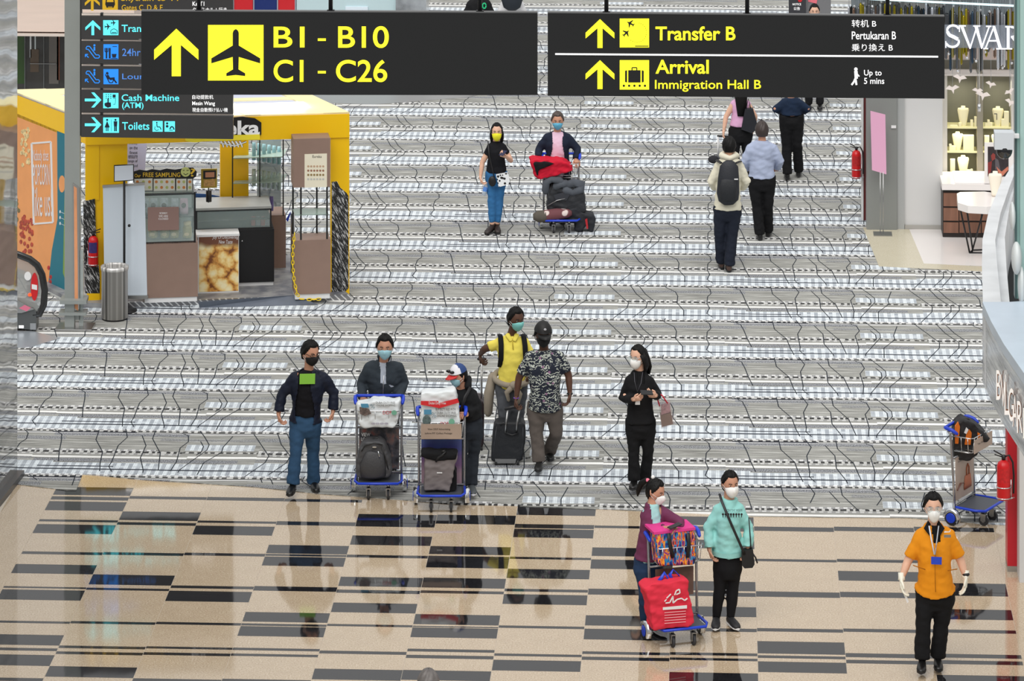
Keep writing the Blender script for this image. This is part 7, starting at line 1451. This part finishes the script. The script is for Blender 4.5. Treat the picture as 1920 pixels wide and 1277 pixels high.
mb = MB(); mb.pcirc(Lf, 739, 774, 5, 4.5, 0, .004); mb.build('green_roundel', mat('roundel', (.45, .68, .58), .5), sb); mb = MB(); mb.ppoly(Lf, [(674, 763), (692, 767), (696, 776), (684, 780), (675, 776)], 0, .003); mb.build('photo_print', mat('photo_print', (.42, .36, .34), .5, var=.6, vscale=40), sb); mb = MB(); mb.ppoly(Lf, [(676, 757), (690, 757), (692, 764), (678, 765)], 0, .003); mb.build('blue_print', mat('blue_print', (.30, .55, .68), .5), sb)
# --- trolley 2: duty free bag, roll top
T2 = trolley('trolley with tall duty free bag and taupe roll top bag, pushed by the capped person', 828, 944, 0.0)
AP = NT('sunset_poster', .35); q = AP.xyz(AP.t.outputs['Object']); AP = AP.out(AP.ramp(AP.math('ADD', q[2], AP.math('MULTIPLY', AP.noise(AP.t.outputs['Object'], 6, 3), .25)), [(.45, (.60, .50, .55)), (.60, (.45, .33, .50)), (.75, (.26, .28, .52)), (.88, (.30, .38, .62))])); AD(T2, AP, .22, .715)
mb = MB(); mb.box(-.225, .225, -.255, -.245, .79, .955); ap = mb.build('basket_advert', AP if False else mat('advert_lilac', (.66, .58, .52), .4, var=.15, vscale=4), T2, world=False)
txt_local('View DDF Advertising', T2, (-.15, .885, .10, .91), LK, -.259, .0); txt_local('before MY Collect Package', T2, (-.18, .84, .12, .865), LK, -.259, .0)
L2 = Pl(V((T2.location.x, T2.location.y, 0)))
db = thing('carrier_bag', 'tall white carrier bag with red band standing in the second trolley basket', 'bag', L2.w(825, 815, .12))
bagmesh(L2, [(790, 820), (788, 738), (800, 735), (822, 736), (853, 732), (858, 750), (862, 795), (864, 812), (858, 822)], .02, .21, WB, 'bag_body', db, .012)
Lg = L2.off(.232)
mb = MB(); mb.ppoly(Lg, [(789, 752), (822, 752), (822, 765), (789, 759)], 0, .003); mb.ppoly(Lg, [(822, 756), (858, 747), (861, 755), (822, 766)], 0, .003); mb.build('red_band', mat('band_red', (.82, .15, .18), .45), db)
for s_, b_, m_ in (('Dubai Duty Free', (804, 753, 836, 760), WHT), ('BUY DUTY FREE WITH', (817, 765, 854, 770), LK), ('DUBAI DUTY FREE', (819, 772, 855, 776.5), LK), ('ONLINE SHOPPING', (819, 778, 856, 782), LK), ('DDF', (826, 791, 841, 797), MATS['print_red']), ('%', (809, 773, 818, 783), MATS['print_grey'])): text(s_, Lg, b_, m_, db, d=.005)
mb = MB(); mb.pcirc(Lg, 847, 791, 5.5, 5.5, 0, .004); mb.build('green_roundel', MATS['roundel'], db); mb = MB(); mb.pcirc(Lg, 800, 788, 8, 9, 0, .004); mb.build('wheel_print', mat('wheel_print', (.35, .42, .42), .5, var=.5, vscale=40), db); mb = MB(); mb.pbox(Lg, 795, 768, 809, 777, 0, .004); mb.build('card_print', MATS['blue_print'], db)
rb = thing('roll_top_bag', 'taupe roll top bag with black collar on the second trolley deck', 'bag', L2.w(823, 922, .2))
TP_ = mat('taupe_nylon', (.47, .44, .44), .6, var=.1, vscale=8, bump=.4, bscale=14)
bagmesh(L2, [(794, 920), (797, 880), (795, 858), (858, 856), (851, 880), (848, 900), (843, 922)], .06, .28, TP_, 'bag_body', rb, .012)
bagmesh(L2, [(788, 856), (790, 848), (815, 850), (858, 851), (856, 862), (820, 866), (798, 862)], .08, .30, BLKC, 'roll_collar', rb, .008)
mb = MB(); mb.ppoly(L2, [(842, 900), (852, 880), (856, 888), (856, 918), (843, 922)], .05, .24); mb.build('side_pocket', BLKC, rb)
mb = MB(); mb.loft([L2.w(x, y, .30) for x, y in ((817, 866), (822, 858), (830, 853), (836, 848), (834, 845), (828, 847))], [(.012, .005)] * 6, n=8); mb.build('buckle_strap', BLK, rb); mb = MB(); mb.pbox(L2, 820, 871, 830, 873, .285, .29); mb.pbox(L2, 811, 914, 820, 915.5, .285, .29); mb.build('reflective_tag', WHT, rb)
# --- suitcases
sc_m = mat('black_suitcase', (.10, .11, .13), .6, bump=.3, bscale=50)
g = G(955, 868); Ls = Pl(V((g.x, g.y, 0))); t = thing('rolling_suitcase', 'black cabin suitcase with raised twin pole handle beside the floral shirt', 'suitcase', g)
bagmesh(Ls, [(920, 862), (925, 802), (930, 793), (978, 792), (985, 798), (986, 820), (981, 858), (975, 866), (924, 867)], -.10, .12, sc_m, 'case_body', t, .004)
for x0, x1 in ((947.5, 952), (968, 974)): mb = MB(); mb.tube([Ls.w(x0, 812, .125), Ls.w(x0 + 1, 795, .125), Ls.w(x1, 768, .10)], .011, 8); mb.build('telescopic_pole', STEEL, t)
mb = MB(); mb.loft([Ls.w(948, 767, .10), Ls.w(962, 763, .10), Ls.w(977, 764, .10)], [.018, .02, .018], n=10, round_=True); mb.build('pole_grip', BLK, t)
for x in (930, 971): mb = MB(); c = Ls.w(x, 863, .10); mb.wheel((c.x, c.y, .035), RH, .035, .03); mb.build('wheel', TIRE, t)
for x in (930, 978): mb = MB(); c = Ls.w(x, 862, -.12); mb.wheel((c.x, c.y + .0, .035), RH, .035, .03); mb.build('wheel', TIRE, t)
mb = MB(); mb.ppoly(Ls, [(928, 861), (968, 861), (966, 869), (930, 869)], .08, .13); mb.build('bottom_bumper', mat('bumper_grey', (.50, .50, .50), .4, .3), t); mb = MB(); mb.loft([Ls.w(x, y, .125) for x, y in ((938, 797), (944, 793), (950, 797))], [.01] * 3, n=8); mb.loft([Ls.w(x, y, .14) for x, y in ((948, 812), (960, 816), (972, 812))], [.01] * 3, n=8); mb.build('carry_handle', BLK, t)
mb = MB(); mb.tube([Ls.w(x, y, .115) for x, y in ((931, 800), (927, 830), (924, 858))], .006, 5); mb.tube([Ls.w(x, y, .115) for x, y in ((981, 800), (980, 830), (976, 860))], .006, 5); mb.build('piping', mat('piping_grey', (.22, .23, .25), .5), t)
g = G(900, 843); Ls = Pl(V((g.x, g.y, 0))); t = thing('rolling_suitcase', 'tall dark maroon suitcase with long single pole held by the man in yellow', 'suitcase', g)
bagmesh(Ls, [(888, 838), (889, 756), (894, 751), (905, 752), (908, 760), (907, 836), (903, 841), (890, 841)], -.25, .08, mat('dark_maroon_case', (.15, .10, .12), .5), 'case_body', t, .003)
mb = MB(); mb.tube([Ls.w(903, 755, -.05), Ls.w(903, 676, -.12)], .012, 8); mb.build('telescopic_pole', STEEL, t); mb = MB(); mb.loft([Ls.w(897, 673, -.12), Ls.w(908, 673, -.12)], [.018, .018], n=8, round_=True); mb.build('pole_grip', BLK, t)
for x in (891, 903): mb = MB(); c = Ls.w(x, 841, .05); mb.wheel((c.x, c.y, .03), RH, .03, .025); mb.build('wheel', TIRE, t)
g = G(1352, 338); Ls = Pl(V((g.x, g.y, 0))); t = thing('rolling_suitcase', 'suitcase with white twin pole handle trailing behind the pink blouse', 'suitcase', g)
bagmesh(Ls, [(1343, 336), (1343, 298), (1347, 292), (1366, 292), (1369, 298), (1368, 336)], -.10, .12, mat('far_case_grey', (.30, .31, .33), .5), 'case_body', t, .003)
for x in (1346.5, 1363): mb = MB(); mb.tube([Ls.w(x, 295), Ls.w(x, 256)], .014, 8); mb.build('telescopic_pole', WHT, t)
mb = MB(); mb.loft([Ls.w(1346, 255), Ls.w(1364, 256)], [.016, .016], n=8, round_=True); mb.build('pole_grip', BLK, t)
for x in (1346, 1364): mb = MB(); c = Ls.w(x, 336, .05); mb.wheel((c.x, c.y, .03), RH, .03, .025); mb.build('wheel', TIRE, t)
mb = MB(); c = Ls.w(1338, 299, .1); mb.ball(c, (.085, .07, .06)); tag(mb.build('neck_pillow', mat('pillow_dark', (.14, .14, .16), .9)), 'dark neck pillow strapped beside the far suitcase handle', 'pillow')
# --- trolley 3: far, loaded
T3 = trolley('far trolley piled with neck pillows, black bags and a red jacket', 1052, 428, 0.0)
L3 = Pl(V((T3.location.x, T3.location.y, 0)))
t = thing('folded_jacket', 'red and black padded jacket thrown across the basket of the far trolley', 'jacket', L3.w(1035, 330, .1)); RJ = cloth('red_padded', (.78, .10, .20)); 
bagmesh(L3, [(992, 301), (1010, 299), (1040, 301), (1060, 305), (1072, 312), (1074, 322), (1060, 323), (1048, 328), (1030, 333), (1008, 337), (1000, 326)], .0, .28, RJ, 'jacket_shell', t, .022, .014)
bagmesh(L3, [(1000, 306), (1020, 303), (1040, 307), (1025, 314), (1012, 318), (1008, 330), (1004, 324)], .22, .32, BLKC, 'dark_lining', t, .012, .014)
GP = cloth('grey_pillow', (.33, .35, .38))
for lab, pts in (('grey neck pillow slumped at the basket edge of the far trolley', ((1023, 358), (1024, 342), (1034, 335), (1048, 338), (1054, 344))), ('grey neck pillow lying in front on the far black bag', ((1042, 350), (1050, 345), (1062, 344))), ('grey neck pillow resting on the black bag end of the far trolley', ((1064, 347), (1076, 342), (1092, 346), (1090, 355), (1074, 360), (1060, 356)))):
    mb = MB(); mb.loft([L3.w(x, y, .22 + .03 * (i % 2)) for i, (x, y) in enumerate(pts)], [(.055, .06)] * len(pts), n=12, round_=True); tag(mb.build('neck_pillow', GP), lab, 'pillow', 'neck pillows on the far trolley')
t = thing('duffel_bag', 'black duffel bag under the grey neck pillows', 'bag', L3.w(1062, 398, .15)); bagmesh(L3, [(1024, 392), (1028, 368), (1034, 352), (1070, 352), (1092, 356), (1097, 370), (1099, 398), (1060, 400), (1030, 396)], .0, .26, mat('duffel_black', (.13, .14, .16), .6, bump=.3), 'bag_body', t, .010)
mb = MB(); mb.ppoly(L3, [(1038, 366), (1060, 360), (1068, 366), (1062, 376), (1042, 376)], .25, .28); mb.build('pocket', mat('duffel_pocket', (.17, .18, .21), .6), t); mb = MB(); mb.tube([L3.w(x, y, .285) for x, y in ((1026, 386), (1044, 376), (1060, 372))], .005); mb.build('zip', STEEL, t)
t = thing('rolled_blanket', 'olive rolled bundle with a maroon floral cloth end on the far trolley deck', 'bundle', L3.w(1030, 420, .3)); mb = MB(); mb.loft([L3.w(1008, 406, .3), L3.w(1024, 405, .3)], [(.085, .08), (.09, .085)], n=14, round_=True); mb.build('olive_roll', cloth('olive_roll', (.36, .34, .31)), t)
FC = NT('maroon_floral', .8); vo = FC.node('ShaderNodeTexVoronoi'); vo.inputs['Scale'].default_value = 9; FC.L(FC.t.outputs['Object'], vo.inputs['Vector']); FC = FC.out(FC.ramp(vo.outputs['Distance'], [(.30, (.86, .80, .78)), (.40, (.42, .24, .26))]))
mb = MB(); mb.loft([L3.w(1022, 405, .3), L3.w(1045, 402, .3), L3.w(1066, 400, .3)], [(.088, .085), (.08, .085), (.06, .06)], n=14, round_=True); mb.build('floral_cloth', FC, t)
t = thing('dark_coat', 'dark navy coat and black bag drooping off the far trolley end', 'coat', L3.w(1090, 420, .25)); bagmesh(L3, [(1060, 396), (1078, 390), (1096, 400), (1112, 403), (1117, 412), (1112, 436), (1106, 436), (1100, 424), (1086, 436), (1076, 430), (1080, 418), (1064, 414)], .05, .28, mat('coat_black', (.10, .11, .14), .7), 'coat_body', t, .014, .014)
mb = MB(); mb.ppoly(L3, [(1097, 412), (1101, 410), (1103, 428), (1100, 430)], .28, .30); mb.build('red_strap', mat('strap_red', (.70, .12, .16), .5), t)
# --- trolley 4: near, red bag
T4 = trolley('near trolley with multicoloured cooler bag and big red carrier bag beside the aqua sweatshirt', 1262, 1193, math.radians(17))
L4 = Pl(V((T4.location.x, T4.location.y, 0)), V((math.cos(T4.rotation_euler.z), math.sin(T4.rotation_euler.z), 0)))
mb = MB(); mb.box(-.20, .20, -.05, -.03, .42, .70); mb.build('rear_crate', mat('brown_panel', (.42, .32, .28), .5, var=.5, vscale=6), T4, world=False)
MC = NT('multicolour_weave', .5); q = MC.xyz(MC.t.outputs['Object']); ns = MC.noise(MC.comb(MC.math('MULTIPLY', q[0], 26), MC.math('MULTIPLY', q[1], 6), MC.math('MULTIPLY', q[2], 7)), 1.0, 2, .6)
MC = MC.out(MC.ramp(ns, [(.0, (.10, .08, .20)), (.38, (.12, .20, .55)), (.44, (.10, .55, .75)), (.49, (.75, .15, .20)), (.53, (.95, .62, .15)), (.58, (.55, .15, .50)), (.64, (.10, .08, .12)), (.70, (.90, .40, .15))], 'CONSTANT'))
t = thing('cooler_bag', 'multicoloured woven bag with pink rim and black straps in the near trolley basket', 'bag', L4.w(1268, 1062, .12)); 
bagmesh(L4, [(1229, 1002), (1262, 998), (1303, 995), (1306, 1030), (1304, 1060), (1270, 1063), (1234, 1061)], .02, .215, MC, 'bag_body', t, .006)
mb = MB(); mb.prism([L4.w(1226, 1003, .22), L4.w(1304, 994, .22), L4.w(1304, 994, .22) - L4.n * .28, L4.w(1226, 1003, .22) - L4.n * .28], V((0, 0, .025))); mb.build('pink_lid', cloth('pink_lid', (.85, .25, .55)), t)
for xa, xb in ((1252, 1262), (1288, 1289)): mb = MB(); mb.loft([L4.w(xa + 2, 1000, .235), L4.w(xa + 4, 1020, .24), L4.w(xb, 1046, .235)], [(.020, .004)] * 3, lat=L4.u, n=6); mb.build('black_strap', BLK, t)
RB = cloth('red_nonwoven', (.86, .20, .28), bump=.25, var=.04)
t = thing('red_carrier_bag', 'large red carrier bag with white calligraphy standing on the near trolley deck', 'bag', L4.w(1254, 1178, .3))
bagmesh(L4, [(1225, 1183), (1218, 1130), (1208, 1104), (1222, 1096), (1262, 1090), (1290, 1086), (1293, 1110), (1300, 1145), (1303, 1170), (1290, 1176), (1240, 1182)], .16, .38, RB, 'bag_body', t, .014)
for pts in (((1233, 1092), (1240, 1084), (1246, 1074), (1252, 1084), (1256, 1092)), ((1262, 1090), (1256, 1078), (1262, 1068), (1272, 1078), (1278, 1086))): mb = MB(); mb.loft([L4.w(x, y, .28) for x, y in pts], [(.018, .006)] * 5, n=8); mb.build('blue_handle', BLUEP, t)
Lr = L4.off(.40); mb = MB()
for pts, wd in (([(1248, 1131), (1256, 1130), (1262, 1118), (1262, 1131), (1270, 1124), (1278, 1122), (1284, 1126), (1289, 1122)], 2.2), ([(1265, 1116), (1268, 1108), (1274, 1105), (1275, 1112), (1268, 1115)], 2.2), ([(1250, 1122), (1258, 1114)], 2), ([(1246, 1128), (1250, 1124)], 1.8)): mb.pline(Lr, pts, wd, 0, .004)
mb.build('calligraphy', WHT, t); mb = MB(); mb.ppoly(Lr, [(1243, 1139), (1288, 1135), (1288, 1141), (1243, 1144)], 0, .004); mb.build('white_bar', WHT, t)
for i in range(5): mb = MB(); y_ = 1147 + i * 5; mb.pline(Lr, [(1246, y_ + 2), (1286, y_ - 1)], 1.1, 0, .003); mb.build('address_line', mat('faded_white', (.93, .70, .72), .6), t)
# --- trolley 5: right, empty handed, backpack in basket
T5 = trolley('unattended trolley with orange and black backpack parked on the carpet edge', 1806, 972, math.radians(58))
SM = NT('handbag_poster', .4); SM = SM.out(SM.ramp(SM.noise(SM.t.outputs['Object'], 3, 2), [(.3, (.66, .58, .52)), (.7, (.78, .71, .66))])); AD(T5, SM, .25, .715)
L5 = Pl(V((T5.location.x, T5.location.y, 0)), V((math.cos(T5.rotation_euler.z), math.sin(T5.rotation_euler.z), 0)))
Tm = T5
mb = MB(); mb.box(-.225, .225, -.245, -.237, .80, .945); mb.build('basket_advert', mat('advert_beige', (.74, .66, .60), .4), Tm, world=False); txt_local('Your Story Untold', Tm, (-.15, .87, .12, .90), LK, -.247, .0)
txt_local('Luxury After Dark', Tm, (-.17, .65, .17, .68), LK, -.021, .0)
mb = MB(); mb.loft([(.07, -.022, .32), (.07, -.022, .36), (.07, -.022, .47)], [(.095, .004), (.10, .004), (.07, .004)], lat=V((1, 0, 0)), n=16); mb.build('handbag_print', mat('tan_print', (.68, .38, .24), .5), Tm, world=False)
mb = MB(); mb.tube([(.04, -.024, .47), (.04, -.024, .55), (.07, -.024, .59), (.10, -.024, .55), (.10, -.024, .47)], .007, 5); mb.build('handbag_print', MATS['tan_print'], Tm, world=False)
mb = MB(); mb.loft([(-.20, -.022, .36), (-.12, -.022, .42), (-.02, -.022, .40)], [(.012, .004), (.02, .004), (.01, .004)], n=8); mb.build('hand_print', mat('hand_print', (.42, .28, .24), .5), Tm, world=False)
L5v = Pl(V((T5.location.x, T5.location.y, 0)))
t = thing('backpack', 'black backpack with orange panels slumped in the unattended trolley basket', 'backpack', L5v.w(1822, 862, .1))
bagmesh(L5v, [(1789, 862), (1788, 810), (1794, 794), (1806, 788), (1826, 794), (1840, 806), (1856, 822), (1852, 830), (1838, 832), (1834, 850), (1820, 866)], -.10, .14, mat('pack_black3', (.10, .10, .11), .6, bump=.4), 'main_body', t, .014)
for pix in ([(1791, 832), (1791, 800), (1797, 792), (1800, 800), (1797, 832)], [(1809, 834), (1812, 812), (1818, 806), (1822, 812), (1820, 834)], [(1834, 826), (1833, 812), (1838, 814), (1838, 828)]): mb = MB(); mb.ppoly(L5v, pix, .12, .165); mb.build('orange_panel', cloth('orange_panel', (.85, .45, .15)), t)
mb = MB(); mb.loft([L5v.w(x, y, .05) for x, y in ((1800, 792), (1806, 785), (1816, 786), (1820, 793))], [.012] * 4, n=8); mb.build('top_handle', BLK, t)
for pix in ([(1808, 812), (1812, 802), (1816, 806), (1812, 814)],): mb = MB(); mb.ppoly(L5v, pix, .15, .172); mb.build('reflective_tag', WHT, t)
mb = MB(); mb.prism([L5v.w(x, y, -.02) for x, y in ((1836, 806), (1848, 804), (1858, 820), (1850, 832))], V((0, .006, 0))); tag(mb.build('paper_sheet', WHT), 'white paper sheet tucked behind the orange and black backpack', 'paper')
flush()
